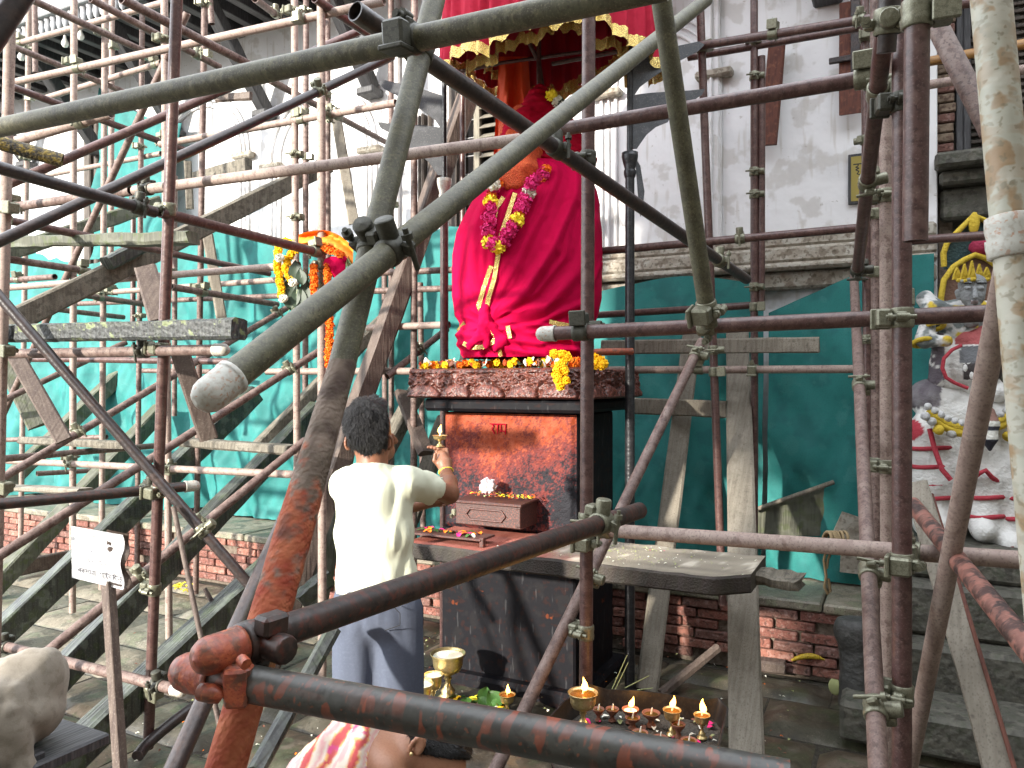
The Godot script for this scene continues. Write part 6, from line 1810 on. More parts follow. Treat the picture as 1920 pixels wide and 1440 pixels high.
	for e in [[122, 80], [151, 66], [40, 105]]:
		var q := PZ(e[0], e[1], -5.0)
		var bu := base("hanging_bulb", q, "white light bulb hanging on a wire below the wooden eave", "light bulb", "bulbs hanging below the eave")
		mb = MB.new()
		mb.lathe([Vector2(0, -.05), Vector2(.022, -.045), Vector2(.036, -.02), Vector2(.036, 0), Vector2(.022, .03), Vector2(.016, .045), Vector2(.016, .07), Vector2(0, .07)], 14)
		obj("glass", mb.mesh(), M.bulb_glass, bu)
		mb = MB.new()
		mb.tube([Vector3(0, .06, 0), Vector3(0, 5.5 - q.y, 0)], [.005, .005], 6)
		obj("wire", mb.mesh(), M.tube_dark, bu)

func lion() -> void:
	var D := 4.55
	var c := P(1815, 1000, D)
	var o := base("lion_statue", Vector3(c.x, .89, c.z), "painted white guardian lion ridden by a crowned goddess", "statue")
	var L := func(u: float, v: float, d := 0.0) -> Vector3: return P(u, v, D + d)
	var white := Color(.60, .60, .58)
	var red := Color(.34, .03, .045)
	var yel := Color(.50, .36, .03)
	var pur := Color(.10, .085, .10)
	var mb := MB.new()
	var bones := []
	for e in [[1800, 868, .05, 1845, 872, .05, .25, .26], [1820, 840, .3, 1840, 860, .6, .26, .24], [1790, 790, .02, 1845, 790, 0, .17, .18], [1742, 812, 0, 1746, 900, 0, .125, .115], [1746, 900, 0, 1752, 975, 0, .115, .11], [1752, 985, -.05, 1752, 988, -.14, .10, .08], [1848, 905, -.14, 1847, 985, -.16, .085, .08], [1846, 992, -.17, 1845, 996, -.25, .075, .06], [1898, 880, -.12, 1902, 1000, -.17, .10, .09], [1898, 1018, -.2, 1896, 1022, -.28, .08, .065], [1740, 745, .05, 1790, 770, .05, .11, .15]]:
		bones.append({"a": L.call(e[0], e[1], e[2]), "b": L.call(e[3], e[4], e[5]), "ra": e[6], "rb": e[7], "k": .05})
	var body_paint := func(p: Vector3) -> Color:
		var q := p - EYE
		var d := q.dot(FW)
		var lx := 960 + q.dot(RT) / d * F
		var ly := 720 - q.y / d * F
		var n := N1.get_noise_3dv(p * 120)
		if ly < 765 and lx < 1765: return pur.lerp(Color(.2, .19, .2), clampf(n + .3, 0, 1))
		if Vector2(lx - 1712, ly - 806).length() < 19: return red
		return white.lerp(Color(.36, .355, .33), clampf(n * 1.3 - .1, 0, 1))
	nets(mb, bones, .014, [], .012, N1, Vector3.ONE * 70, body_paint)
	part("body", mb, M.plaster_paint, o)
	# red bands on the legs, claws
	for e in [[1744, 838, 0.0, .128], [1746, 872, 0.0, .122], [1748, 905, 0.0, .121], [1750, 930, 0.0, .117], [1752, 968, 0.0, .116], [1847, 930, -.145, .09], [1847, 966, -.155, .088], [1900, 930, -.14, .10], [1902, 968, -.16, .10], [1900, 1005, -.18, .098]]:
		var q: Vector3 = L.call(e[0], e[1], e[2])
		var path := []
		var rr := []
		for k in 21:
			var th := TAU * k / 20.0
			path.append(q + Vector3(cos(th) * e[3], .006 * sin(th * 2), sin(th) * e[3])); rr.append(.014)
		mb = MB.new()
		mb.tube(path, rr, 6, false)
		mb.col = Color.WHITE
		for k in mb.c.size(): mb.c[k] = red
		part("painted_band", mb, M.plaster_paint, o)
	for e in [[1828, 996, -.2], [1843, 1000, -.24], [1858, 996, -.2], [1882, 1022, -.26], [1896, 1026, -.3], [1910, 1022, -.26]]:
		mb = MB.new()
		mb.col = Color(.16, .03, .03)
		mb.ball(L.call(e[0], e[1], e[2]), Vector3(.022, .03, .04), N1, .2, 25, 10)
		part("claw", mb, M.plaster_paint, o)
	# red line down the chest and curled moulding
	for pl in [[[1743, 804, -.14], [1752, 840, -.17], [1766, 880, -.2], [1783, 900, -.22]], [[1822, 900, -.2], [1835, 888, -.24], [1848, 882, -.25], [1860, 895, -.24], [1875, 906, -.2]]]:
		var path := []
		var rr := []
		for q in pl:
			path.append(L.call(q[0], q[1], q[2])); rr.append(.014)
		mb = MB.new()
		mb.col = red
		mb.tube(path, rr, 8)
		part("painted_ridge", mb, M.plaster_paint, o)
	# head: mane, muzzle, open mouth, brow, teeth
	mb = MB.new()
	bones = []
	for e in [[1800, 688, 0, 1830, 692, -.06, .15, .13], [1835, 660, -.08, 1875, 668, -.16, .085, .07], [1830, 725, -.06, 1870, 735, -.14, .07, .06], [1765, 655, .0, 1758, 715, .0, .05, .055], [1762, 640, 0, 1772, 638, 0, .05, .04], [1815, 640, -.05, 1840, 628, -.06, .06, .05]]:
		bones.append({"a": L.call(e[0], e[1], e[2]), "b": L.call(e[3], e[4], e[5]), "ra": e[6], "rb": e[7], "k": .03})
	bones.append({"a": L.call(1830, 698, -.25), "b": L.call(1880, 702, -.25), "ra": .04, "rb": .06, "k": .01, "sub": true})
	var head_paint := func(p: Vector3) -> Color:
		var q := p - EYE
		var d := q.dot(FW)
		var lx := 960 + q.dot(RT) / d * F
		var ly := 720 - q.y / d * F
		var n := N1.get_noise_3dv(p * 150)
		if lx < 1770: return pur.lerp(white, smoothstep(.3, .5, n))
		if ly < 646 and lx > 1790: return Color(.30, .07, .07)
		if ly > 648 and ly < 680 and lx > 1800: return Color(.11, .115, .125)
		if ly > 682 and ly < 712 and lx > 1806: return Color(.05, .04, .04)
		return white.lerp(Color(.3, .29, .26), clampf(n * 1.5, 0, 1))
	nets(mb, bones, .009, [], .008, N1, Vector3.ONE * 110, head_paint)
	part("lion_head", mb, M.plaster_paint, o)
	var path2 := []
	var rr2 := []
	for q in [[1802, 648, -.13], [1785, 656, -.14], [1770, 672, -.13], [1767, 690, -.13], [1774, 708, -.14], [1790, 718, -.15], [1815, 728, -.17]]:
		path2.append(L.call(q[0], q[1], q[2])); rr2.append(.011)
	mb = MB.new()
	mb.col = red
	mb.tube(path2, rr2, 8)
	part("red_outline", mb, M.plaster_paint, o)
	for e in [[1810, 690], [1822, 704], [1842, 690], [1850, 706]]:
		mb = MB.new()
		mb.col = white
		mb.ball(L.call(e[0], e[1], -.17), Vector3(.012, .022, .012), null, 0, 1, 8)
		part("tooth", mb, M.plaster_paint, o)
	# collar with beads and bell mask
	for k in 14:
		var t := k / 13.0
		mb = MB.new()
		mb.col = Color(.45, .45, .44)
		mb.ball(L.call(1740 + 160 * t, 762 + 34 * sin(t * PI), -.17 - .06 * sin(t * PI)), Vector3.ONE * .022, N1, .15, 25, 10)
		part("bead", mb, M.plaster_paint, o)
	for s in 2:
		path2 = []
		rr2 = []
		for k in 13:
			var t := k / 12.0
			path2.append(L.call(1738 + 165 * t, 770 + s * 10 + 34 * sin(t * PI), -.155 - .07 * sin(t * PI))); rr2.append(.024 + .004 * sin(k * 2.0))
		mb = MB.new()
		mb.col = yel
		mb.tube(path2, rr2, 8)
		part("collar", mb, M.plaster_paint, o)
	for e in [[1760, 806, yel, .03], [1785, 812, Color(.4, .4, .39), .03], [1890, 818, yel, .03], [1747, 790, Color(.42, .42, .41), .026], [1735, 780, Color(.4, .4, .4), .026]]:
		mb = MB.new()
		mb.col = e[2]
		mb.ball(L.call(e[0], e[1], -.21), Vector3.ONE * e[3], N1, .2, 25, 10)
		part("bell", mb, M.plaster_paint, o)
	mb = MB.new()
	nets(mb, [{"a": L.call(1856, 800, -.25), "b": L.call(1856, 818, -.26), "ra": .045, "rb": .038, "k": .02}, {"a": L.call(1856, 772, -.24), "b": L.call(1858, 792, -.25), "ra": .025, "rb": .042, "k": .02}, {"a": L.call(1855, 826, -.26), "b": L.call(1856, 842, -.26), "ra": .04, "rb": .012, "k": .02}], .006, [], 0.0, null, Vector3.ONE, func(p: Vector3) -> Color:
		var ly := 720 - (p.y - EYE.y) / (p - EYE).dot(FW) * F
		return Color(.20, .11, .09) if ly < 790 else (Color(.03, .03, .04) if ly > 824 or (ly > 799 and ly < 808) else Color(.55, .55, .5)))
	part("mask", mb, M.plaster_paint, o)
	# goddess: shoulders and arms, head, crown, halo
	mb = MB.new()
	bones = []
	for e in [[1760, 590, .05, 1850, 590, .05, .075, .08], [1760, 590, .05, 1735, 560, .08, .06, .05], [1745, 580, 0, 1735, 635, -.05, .05, .045], [1735, 640, -.05, 1775, 640, -.12, .04, .03], [1800, 600, .05, 1810, 650, .05, .12, .12]]:
		bones.append({"a": L.call(e[0], e[1], e[2]), "b": L.call(e[3], e[4], e[5]), "ra": e[6], "rb": e[7], "k": .04})
	nets(mb, bones, .011, [], .01, N1, Vector3.ONE * 90, func(p: Vector3) -> Color:
		var n := N1.get_noise_3dv(p * 130)
		return Color(.14, .16, .155).lerp(Color(.55, .55, .54), smoothstep(-.05, .15, n)).lerp(yel, smoothstep(.2, .3, N1.get_noise_3dv(p * 70 + Vector3(5, 3, 1)))))
	part("goddess_body", mb, M.plaster_paint, o)
	for e in [[1730, 642, .052], [1752, 612, .05]]:
		var q: Vector3 = L.call(e[0], e[1], -.05)
		path2 = []
		rr2 = []
		for k in 17:
			var th := TAU * k / 16.0
			path2.append(q + RT * cos(th) * e[2] + Vector3.UP * sin(th) * .02 - FW * sin(th) * e[2]); rr2.append(.014)
		mb = MB.new()
		mb.col = yel
		mb.tube(path2, rr2, 8, false)
		part("bangle", mb, M.plaster_paint, o)
	mb = MB.new()
	bones = []
	var HC := func(u: float, v: float, d: float) -> Vector3: return P(u, v, 4.42 + d)
	for e in [[1823, 535, .02, 1824, 555, .0, .073, .062], [1824, 562, -.01, 1826, 572, -.02, .05, .035], [1827, 540, -.065, 1829, 557, -.085, .009, .014], [1823, 565, -.067, 1831, 565, -.067, .009, .009], [1823, 568, -.065, 1831, 568, -.065, .009, .009], [1810, 531, -.055, 1820, 530, -.06, .007, .007], [1834, 530, -.06, 1843, 532, -.05, .007, .007], [1812, 540, -.056, 1816, 540, -.058, .012, .012], [1837, 540, -.056, 1841, 541, -.054, .012, .012], [1826, 575, .02, 1822, 600, .05, .035, .045], [1797, 548, .03, 1798, 558, .03, .02, .014]]:
		bones.append({"a": HC.call(e[0], e[1], e[2]), "b": HC.call(e[3], e[4], e[5]), "ra": e[6], "rb": e[7], "k": .010})
	nets(mb, bones, .0045, [], 0.0, null, Vector3.ONE, func(p: Vector3) -> Color:
		var d := (p - EYE).dot(FW)
		var lx := 960 + (p - EYE).dot(RT) / d * F
		var ly := 720 - (p.y - EYE.y) / d * F
		if ly > 563 and ly < 570 and abs(lx - 1827) < 7: return Color(.2, .16, .16)
		if ly < 533 and ly > 529 and abs(lx - 1826) > 5 and d < 4.40: return Color(.03, .03, .03)
		return Color(.235, .245, .25))
	part("goddess_face", mb, M.plaster_paint, o)
	mb = MB.new()
	mb.col = yel
	for k in 5:
		var u := 1796.0 + k * 14.0
		var tp: float = 500.0 - 12.0 * (1.0 - abs(k - 2) / 2.0)
		var zz: float = -.05 + .03 * abs(k - 2)
		var poly := [HC.call(u - 8, 524, zz), HC.call(u + 8, 524, zz), HC.call(u + 5, 512, zz - .01), HC.call(u, tp, zz - .01), HC.call(u - 5, 512, zz - .01)]
		for q in [0.0, .02]:
			var f := poly.map(func(p): return p + FW * q)
			mb.tri(f[0], f[1], f[2]); mb.tri(f[0], f[2], f[3]); mb.tri(f[0], f[3], f[4])
		for q in 5: mb.quad(poly[q], poly[q] + FW * .02, poly[(q + 1) % 5] + FW * .02, poly[(q + 1) % 5])
	part("crown", mb, M.plaster_paint, o)
	for k in 9:
		mb = MB.new()
		mb.col = Color(.22, .22, .19) if k % 2 else yel
		mb.ball(HC.call(1798 + k * 6.5, 526 + 2 * sin(k * 1.3), -.055 + .012 * abs(k - 4)), Vector3(.017, .013, .016), N1, .3, 25, 8)
		part("crown_roll", mb, M.plaster_paint, o)
	for h in [[[[1768, 600], [1764, 560], [1770, 525], [1788, 500], [1810, 486], [1828, 478], [1848, 484], [1868, 498], [1884, 530], [1888, 600]], Color(.16, .09, .06), .12, yel], [[[1770, 500], [1769, 475], [1776, 455], [1800, 430], [1826, 404], [1850, 415], [1880, 440], [1890, 500]], Color(.03, .06, .06), .20, yel]]:
		var poly := PackedVector2Array()
		for q in h[0]: poly.append(Vector2((q[0] - 1828.0) / F * D, (600.0 - q[1]) / F * D))
		mb = MB.new()
		mb.col = h[1]
		mb.prism(poly, -.02, .0)
		var ctr := P(1828, 600, D + h[2])
		obj("halo_panel", mb.mesh(), M.plaster_paint, o, ctr - o.position, Basis(RT, Vector3.UP, -FW))
		path2 = []
		rr2 = []
		for q in h[0]:
			path2.append(P(q[0], q[1], D + h[2] - .02)); rr2.append(.017)
		mb = MB.new()
		mb.col = h[3]
		mb.tube(path2, rr2, 8)
		part("halo_rim", mb, M.plaster_paint, o)
	mb = MB.new()
	mb.col = Color(.26, .015, .05)
	mb.ball(P(1842, 462, D + .12), Vector3(.07, .06, .06), N1, .2, 12, 14)
	part("red_finial", mb, M.plaster_paint, o)
	mb = MB.new()
	mb.col = yel
	mb.ball(P(1826, 418, D + .16), Vector3(.03, .07, .02), N1, .3, 12, 12)
	part("finial", mb, M.plaster_paint, o)

func B(a: Vector3, b: Vector3, ra: float, rb: float, k := .03, extra := {}) -> Dictionary:
	var d := {"a": a, "b": b, "ra": ra, "rb": rb, "k": k}
	d.merge(extra)
	return d

# short strands laid over a hair surface
func tufts(mb: MB, n: int, l: float, w: float, crown: Vector3, seed_: int) -> void:
	var g := RandomNumberGenerator.new()
	g.seed = seed_
	var m := mb.v.size()
	for k in n:
		var i := g.randi() % m
		var p := mb.v[i]
		var q := mb.n[i]
		if q.length_squared() < .5: continue
		var sweep := (p - crown).slide(q).normalized()
		var d := (q * .22 + sweep + Vector3(g.randf_range(-1, 1), g.randf_range(-1, 1), g.randf_range(-1, 1)) * .35).normalized()
		var s := d.cross(q).normalized() * w
		var e := p + q * .002 + d * l * g.randf_range(.5, 1.1)
		mb.tri(p - s, p + s, e)

func man() -> void:
	mat("skin_man", paint(Color(.50, .335, .25), [[20, 4, .45, .75, Color(.44, .285, .21), .6], [80, 2, .55, .75, Color(.54, .37, .28), .4]], 701, 256), .5, {"tri": 5.0, "sss": .08})
	mat("hair_man", paint(Color(.055, .05, .055), [[70, 3, .45, .7, Color(.10, .095, .10), .8, 4]], 705, 256), .45, {"tri": 6.0, "bump": grey(90, 3, 23), "deep": 1.2})
	mat("shirt", paint(Color(.80, .815, .73), [[90, 2, .5, .75, Color(.77, .785, .70), .5]], 709, 256), .95, {"tri": 5.0, "spec": .2})
	mat("shorts", paint(Color(.33, .355, .41), [[120, 2, .45, .75, Color(.28, .305, .36), .6], [12, 3, .5, .75, Color(.36, .385, .44), .5]], 713, 256), .95, {"tri": 5.0, "spec": .2})
	mat("shorts_panel", Color(.08, .08, .09), .8)
	var D := 3.16
	var o := base("person", P(705, 1534, D) * Vector3(1, 0, 1), "man in a pale cream T-shirt and grey shorts holding up a lamp", "person")
	var wide := {"ax": RT, "f": 1.42}
	var headc := P(692, 798, 3.17)
	var wrist := P(836, 884, 3.60)
	var hand := P(831, 862, 3.64)
	var mb := MB.new()
	var b := []
	b.append(B(P(692, 800, 3.17), P(694, 822, 3.18), .088, .082, .03))
	b.append(B(P(706, 826, 3.21), P(722, 846, 3.25), .062, .042, .03))          # jaw
	b.append(B(P(735, 815, 3.27), P(741, 828, 3.29), .010, .014, .015))          # nose
	b.append(B(P(698, 838, 3.16), P(698, 884, 3.15), .060, .066, .03))           # neck
	b.append(B(P(658, 910, 3.15), P(742, 908, 3.15), .04, .04, .02))           # shoulders
	b.append(B(P(700, 925, 3.15), P(703, 1010, 3.15), .08, .09, .03, wide))
	b.append(B(P(703, 1010, 3.15), P(706, 1120, 3.16), .09, .10, .03, wide))
	b.append(B(P(772, 904, 3.18), P(842, 926, 3.38), .042, .041, .03))           # raised arm
	b.append(B(P(842, 926, 3.38), P(840, 906, 3.47), .043, .041, .02))
	b.append(B(P(840, 906, 3.47), wrist, .041, .027, .02))
	b.append(B(P(642, 904, 3.19), P(684, 970, 3.42), .046, .040, .03))
	b.append(B(P(684, 970, 3.42), P(796, 944, 3.56), .040, .028, .02))
	for s in [[668, 672], [742, 748]]:
		b.append(B(P(s[0], 1135, 3.16), P(s[1], 1312, 3.13), .082, .056, .03))
		b.append(B(P(s[1], 1312, 3.13), P(s[1], 1390, 3.18), .055, .056, .02))
		b.append(B(P(s[1], 1390, 3.18), P(s[1], 1500, 3.17), .054, .036, .02))
		b.append(B(P(s[1], 1516, 3.17), P(s[1] + 4, 1522, 3.34), .034, .026, .02))
	nets(mb, b, .011)
	# ears and hands on finer grids
	for e in [[729, 831, 3.155, .018], [655, 831, 3.17, .018]]:
		b = []
		for k in 9:
			var th := -1.9 + 4.2 * k / 8.0
			var th2: float = -1.9 + 4.2 * min(k + 1, 8) / 8.0
			var c := P(e[0], e[1], e[2])
			var sg := 1.0 if e[0] > 690 else -1.0
			b.append(B(c + RT * (sg * (.004 + cos(th) * .012)) + Vector3.UP * (sin(th) * .026 + .002) + FW * (-.004 * cos(th)), c + RT * (sg * (.004 + cos(th2) * .012)) + Vector3.UP * (sin(th2) * .026 + .002), .0055, .0055, .004))
		b.append(B(P(e[0] - (3 if e[0] > 690 else -3), e[1] - 6, e[2] + .01), P(e[0] - (3 if e[0] > 690 else -3), e[1] + 8, e[2] + .01), .012, .009, .008))
		nets(mb, b, .003)
	# raised right hand pinching the lamp
	var hd := (hand - wrist).normalized()
	b = [B(wrist, wrist + hd * .05 + RT * .004, .026, .030, .015, {"ax": RT, "f": 1.2}), B(wrist + hd * .05, hand + hd * .02, .030, .026, .015)]
	for k in 4:
		var r := hand + hd * .02 + RT * ((k - 1.5) * .016) + FW * .004
		var m1 := r + Vector3.UP * .030 - RT * .006 + FW * .018
		var m2 := m1 + Vector3.UP * (.012 - k * .003) - RT * .022 - FW * .002
		var m3 := m2 - RT * .016 - FW * .012
		b.append(B(r, m1, .0095, .0085, .006)); b.append(B(m1, m2, .0085, .0078, .004)); b.append(B(m2, m3, .0078, .0068, .004))
	var tb := wrist + hd * .03 - RT * .022
	b.append(B(tb, tb - RT * .026 + Vector3.UP * .026, .0115, .0095, .008)); b.append(B(tb - RT * .026 + Vector3.UP * .026, tb - RT * .022 + Vector3.UP * .056, .0095, .008, .004))
	nets(mb, b, .0035)
	# left hand, half closed in front of the chest
	var lw := P(796, 944, 3.56)
	var ld := (RT + FW * .5 + Vector3.UP * .2).normalized()
	b = [B(lw, lw + ld * .075, .026, .03, .015)]
	for k in 4:
		var r := lw + ld * .075 + Vector3.UP * ((k - 1.5) * .017)
		b.append(B(r, r + ld * .032 - FW * .006, .0095, .0085, .006)); b.append(B(r + ld * .032 - FW * .006, r + ld * .042 - FW * .03, .0085, .0075, .004)); b.append(B(r + ld * .042 - FW * .03, r + ld * .024 - FW * .045, .0075, .0065, .004))
	b.append(B(lw + ld * .03 + Vector3.UP * .02, lw + ld * .065 + Vector3.UP * .048, .011, .009, .008)); b.append(B(lw + ld * .065 + Vector3.UP * .048, lw + ld * .095 + Vector3.UP * .046, .009, .0075, .004))
	nets(mb, b, .0035)
	part("body", mb, M.skin_man, o)
	# hair: thick on top, faded at the nape
	mb = MB.new()
	b = [B(P(690, 796, 3.165), P(694, 812, 3.17), .098, .094, .03), B(P(690, 780, 3.19), P(702, 778, 3.22), .078, .07, .04), B(P(685, 818, 3.135), P(697, 834, 3.14), .062, .052, .03)]
	var hn := FastNoiseLite.new()
	hn.seed = 31
	hn.frequency = .06
	nets(mb, b, .0045, [[P(724, 815, 3.17), (RT + FW * .35).normalized()], [P(700, 852, 3.13), (Vector3.DOWN + RT * .25).normalized()]], .016, hn, Vector3(230, 150, 230))
	tufts(mb, 5000, .020, .0024, P(694, 752, 3.14), 3)
	part("hair", mb, M.hair_man, o)
	# T-shirt
	mb = MB.new()
	var se := P(812, 916, 3.30)
	var sdir := (P(842, 926, 3.38) - P(770, 900, 3.17)).normalized()
	var le := P(668, 948, 3.34)
	var ldir := (P(684, 970, 3.42) - P(642, 904, 3.19)).normalized()
	b = []
	b.append(B(P(646, 908, 3.15), P(752, 905, 3.15), .060, .060, .04))
	b.append(B(P(698, 878, 3.15), P(652, 902, 3.15), .050, .052, .03))
	b.append(B(P(698, 878, 3.15), P(748, 900, 3.15), .050, .052, .03))
	b.append(B(P(699, 925, 3.15), P(701, 1000, 3.14), .112, .116, .03, {"ax": RT, "f": 1.42}))
	b.append(B(P(701, 1000, 3.14), P(705, 1075, 3.15), .116, .116, .03, {"ax": RT, "f": 1.40}))
	b.append(B(P(705, 1075, 3.15), P(706, 1125, 3.15), .116, .122, .03, {"ax": RT, "f": 1.38}))
	b.append(B(P(764, 903, 3.17), P(850, 930, 3.40), .072, .070, .035, {"cp": se, "cn": sdir}))
	b.append(B(P(648, 908, 3.19), P(690, 980, 3.46), .068, .066, .035, {"cp": le, "cn": ldir}))
	b.append(B(P(698, 850, 3.15), P(698, 890, 3.15), .064, .074, .03))
	var sn := FastNoiseLite.new()
	sn.seed = 77
	sn.frequency = .02
	sn.fractal_octaves = 2
	sn.fractal_type = FastNoiseLite.FRACTAL_RIDGED
	nets(mb, b, .010, [[P(705, 1112, 3.15), (Vector3.DOWN + RT * -.06).normalized()], [P(698, 867, 3.09), (Vector3.UP * 1.0 + FW * .25).normalized()]], .011, sn, Vector3(330, 110, 330))
	part("t_shirt", mb, M.shirt, o)
	# shorts
	mb = MB.new()
	b = [B(P(706, 1105, 3.16), P(706, 1150, 3.16), .128, .130, .04, {"ax": RT, "f": 1.3})]
	for s in [[668, 668], [744, 750]]: b.append(B(P(s[0], 1140, 3.16), P(s[1], 1340, 3.13), .105, .094, .03))
	nets(mb, b, .010, [[P(705, 1318, 3.13), Vector3.DOWN], [P(705, 1098, 3.15), Vector3.UP]], .010, sn, Vector3(300, 50, 300))
	var sh := part("shorts", mb, M.shorts, o)
	mb = MB.new()
	nets(mb, [B(P(778, 1140, 3.19), P(781, 1170, 3.20), .035, .03, .02)], .009)
	part("side_panel", mb, M.shorts_panel, sh)
	mb = MB.new()
	mb.tube([P(734, 1134, 3.03), P(750, 1150, 3.02), P(750, 1172, 3.02), P(722, 1182, 3.03)], [.0018, .0018, .0018, .0018], 5)
	part("pocket_seam", mb, M.shorts_panel, sh)
	# wristband
	mb = MB.new()
	var ax := hd
	var x := ax.cross(Vector3.UP).normalized()
	var y := ax.cross(x)
	var path := []
	var rr := []
	for k in 17:
		var th := TAU * k / 16.0
		path.append(wrist + (x * cos(th) + y * sin(th)) * .032); rr.append(.004)
	mb.tube(path, rr, 6, false)
	part("wrist_thread", mb, M.lemon_flower, o)
	lamp("brass", hand + hd * .03 - RT * .012 + Vector3.UP * .035 + FW * .02, .055, .036, "small brass lamp burning in the man's raised hand", true)

func woman() -> void:
	mat("skin_woman", paint(Color(.62, .45, .35), [[20, 4, .45, .75, Color(.56, .39, .3), .6], [80, 2, .55, .75, Color(.66, .49, .39), .4]], 721, 256), .5, {"tri": 5.0, "sss": .08})
	mat("hair_woman", paint(Color(.05, .045, .045), [[70, 3, .45, .7, Color(.1, .09, .085), .8, 6]], 725, 256), .4, {"tri": 6.0, "bump": grey(90, 3, 23), "deep": .8})
	mat("dress", Color.WHITE, .85, {"vc": true, "rim": .2})
	var D := 2.2
	var o := base("person", P(640, 1893, D) * Vector3(1, 0, 1), "woman in a red, yellow and white patterned dress bowing low", "person")
	var mb := MB.new()
	var b := []
	b.append(B(P(786, 1404, 2.22), P(822, 1412, 2.22), .078, .080, .03))     # skull
	b.append(B(P(800, 1432, 2.20), P(836, 1446, 2.20), .058, .050, .03))     # face
	b.append(B(P(822, 1466, 2.20), P(812, 1474, 2.20), .036, .034, .03))     # chin
	b.append(B(P(852, 1436, 2.20), P(862, 1452, 2.20), .012, .016, .015))    # nose
	b.append(B(P(780, 1412, 2.22), P(712, 1412, 2.24), .056, .064, .03))     # neck
	b.append(B(P(716, 1404, 2.30), P(700, 1440, 2.14), .066, .075, .05))     # shoulders
	b.append(B(P(690, 1425, 2.24), P(560, 1610, 2.26), .12, .14, .05))
	b.append(B(P(720, 1450, 2.10), P(770, 1620, 2.08), .052, .042, .03))     # near arm down to the floor
	b.append(B(P(770, 1620, 2.08), P(840, 1740, 2.10), .040, .028, .02))
	b.append(B(P(720, 1430, 2.36), P(790, 1600, 2.40), .050, .042, .03))
	b.append(B(P(790, 1600, 2.40), P(850, 1740, 2.34), .040, .028, .02))
	for e in [2.14, 2.38]:
		b.append(B(P(555, 1620, e), P(690, 1815, e), .095, .07, .04))
		b.append(B(P(690, 1830, e), P(500, 1850, e), .06, .04, .02))
		b.append(B(P(500, 1850, e), P(470, 1868, e), .034, .026, .02))
	nets(mb, b, .011)
	for hnd in [[840, 1740, 2.10], [850, 1740, 2.34]]:
		var w := P(hnd[0], hnd[1], hnd[2])
		b = [B(w, w + Vector3(.02, -.06, 0), .026, .032, .015)]
		for k in 4: 
			var r: Vector3 = w + Vector3(.03, -.07, (k - 1.5) * .017)
			b.append(B(r, r + RT * .035 - Vector3.UP * .012, .0095, .0085, .006)); b.append(B(r + RT * .035 - Vector3.UP * .012, r + RT * .06 - Vector3.UP * .03, .0085, .007, .004))
		b.append(B(w + Vector3(0, -.03, .025), w + Vector3(.03, -.05, .05), .011, .008, .008))
		nets(mb, b, .0045)
	# ear
	b = []
	var c := P(786, 1398, 2.135)
	for k in 10:
		var th := -2.0 + 4.4 * k / 9.0 + 1.2
		var th2: float = -2.0 + 4.4 * min(k + 1, 9) / 9.0 + 1.2
		b.append(B(c + RT * (cos(th) * .017 - .006) + Vector3.UP * (sin(th) * .026) + RT * (sin(th) * .010) - FW * .008, c + RT * (cos(th2) * .017 - .006) + Vector3.UP * (sin(th2) * .026) + RT * (sin(th2) * .010) - FW * .008, .0055, .0055, .004))
	b.append(B(c + RT * .004 + Vector3.UP * .012, c - RT * .008 - Vector3.UP * .018, .013, .010, .008))
	nets(mb, b, .003)
	part("body", mb, M.skin_woman, o)
	mb = MB.new()
	b = [B(P(800, 1394, 2.225), P(826, 1404, 2.225), .088, .088, .03), B(P(770, 1380, 2.24), P(800, 1378, 2.24), .055, .07, .03), B(P(840, 1400, 2.22), P(855, 1420, 2.22), .05, .03, .03)]
	var hn := FastNoiseLite.new()
	hn.seed = 41
	hn.frequency = .05
	nets(mb, b, .006, [[P(790, 1392, 2.2), (-RT - Vector3.UP * 1.1).normalized()], [P(812, 1418, 2.14), (Vector3.DOWN - RT * .2 - FW * .35).normalized()]], .010, hn, Vector3(160, 300, 160))
	tufts(mb, 2500, .018, .0016, P(760, 1370, 2.2), 5)
	part("hair", mb, M.hair_woman, o)
	# dress
	mb = MB.new()
	b = [B(P(690, 1418, 2.24), P(560, 1600, 2.26), .150, .175, .05), B(P(704, 1396, 2.34), P(690, 1432, 2.12), .085, .078, .05), B(P(560, 1600, 2.26), P(540, 1680, 2.26), .175, .19, .05)]
	for e in [2.14, 2.38]: b.append(B(P(555, 1620, e), P(690, 1815, e), .125, .11, .05))
	var dn := FastNoiseLite.new()
	dn.seed = 52
	dn.frequency = .02
	var ddir := (P(690, 1418, 2.24) - P(560, 1600, 2.26)).normalized()
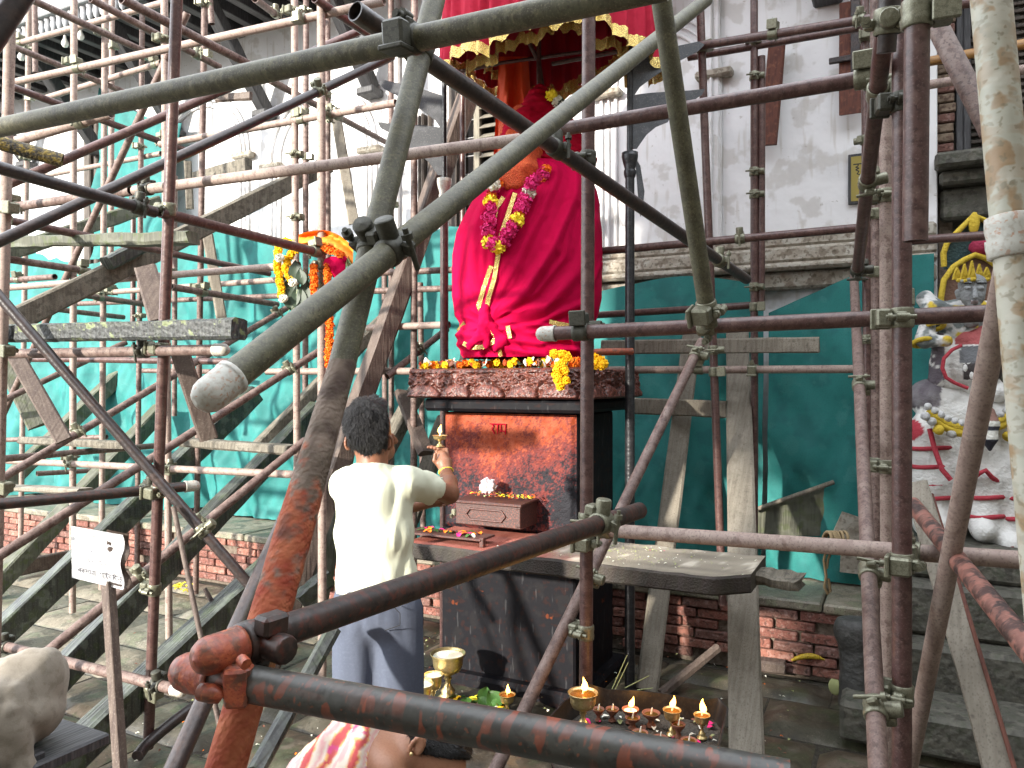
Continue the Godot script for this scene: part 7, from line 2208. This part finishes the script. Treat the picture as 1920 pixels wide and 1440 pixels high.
	nets(mb, b, .009, [[P(728, 1402, 2.2), (RT * .8 + Vector3.UP * .25 - FW * .2).normalized()]], .030, dn, Vector3(380, 120, 200), func(p: Vector3) -> Color:
		var s := p.dot(RT * .8 - Vector3.UP * .35)
		var n := dn.get_noise_3dv(p * 260)
		var w := sin(s * 120 + n * 4.0 + 1.2 * dn.get_noise_3dv(p * 700))
		var c1 := Color(.66, .57, .48)
		c1 = c1.lerp(Color(.70, .42, .13), smoothstep(.0, .3, w))
		c1 = c1.lerp(Color(.50, .07, .07), smoothstep(.35, .65, w))
		c1 = c1.lerp(Color(.66, .28, .30), smoothstep(-.75, -.95, w) * .7)
		c1 = c1.lerp(Color(.52, .05, .18), smoothstep(.36, .42, hn.get_noise_3dv(p * 200)))
		return c1)
	part("dress", mb, M.dress, o)
	# ear stud
	mb = MB.new()
	mb.ball(P(771, 1414, 2.118), Vector3.ONE * .006, null, 0, 1, 8)
	part("ear_stud", mb, M.brass, o)

func _ready() -> void:
	rng.seed = 20240611
	N1.seed = 7
	N1.frequency = .08
	N1.noise_type = FastNoiseLite.TYPE_SIMPLEX_SMOOTH
	N1.fractal_octaves = 3
	var cam := Camera3D.new()
	cam.name = "camera"
	cam.position = EYE
	cam.rotation = Vector3(0, YAW, 0)
	cam.fov = rad_to_deg(2.0 * atan(720.0 / F))
	cam.near = .05
	cam.far = 400.0
	add_child(cam)
	cam.current = true
	var we := WorldEnvironment.new()
	we.name = "environment"
	var e := Environment.new()
	e.background_mode = Environment.BG_SKY
	var sm := ProceduralSkyMaterial.new()
	sm.sky_top_color = Color(.87, .89, .92)
	sm.sky_horizon_color = Color(.93, .94, .95)
	sm.ground_horizon_color = Color(.6, .58, .55)
	sm.ground_bottom_color = Color(.4, .38, .35)
	sm.sky_curve = .2
	sm.sun_angle_max = 1.0
	var sky := Sky.new()
	sky.sky_material = sm
	e.sky = sky
	e.background_energy_multiplier = 2.3
	e.tonemap_mode = Environment.TONE_MAPPER_LINEAR
	e.tonemap_exposure = 2.65
	e.sdfgi_enabled = true
	e.ssao_enabled = true
	e.ssil_enabled = true
	we.environment = e
	add_child(we)
	var sun := DirectionalLight3D.new()
	sun.name = "sun"
	sun.light_color = Color(1, .97, .92)
	sun.light_energy = 1.45
	sun.light_angular_distance = 2.0
	sun.shadow_enabled = true
	# travels towards the wall and a little along it, from high on the open side of the yard
	sun.transform = Transform3D(Basis.looking_at(Vector3(.33, -.32, -1.0).normalized(), Vector3.UP), Vector3(0, 10, 0))
	add_child(sun)

	make_materials()
	shrine_materials()
	setting()
	tarps()
	fittings()
	near_tubes()
	far_tubes()
	timbers()
	pedestal()
	statue()
	canopy()
	lion()
	man()
	woman()
	lamps()
	side_garlands()
	notices()
	small_things()
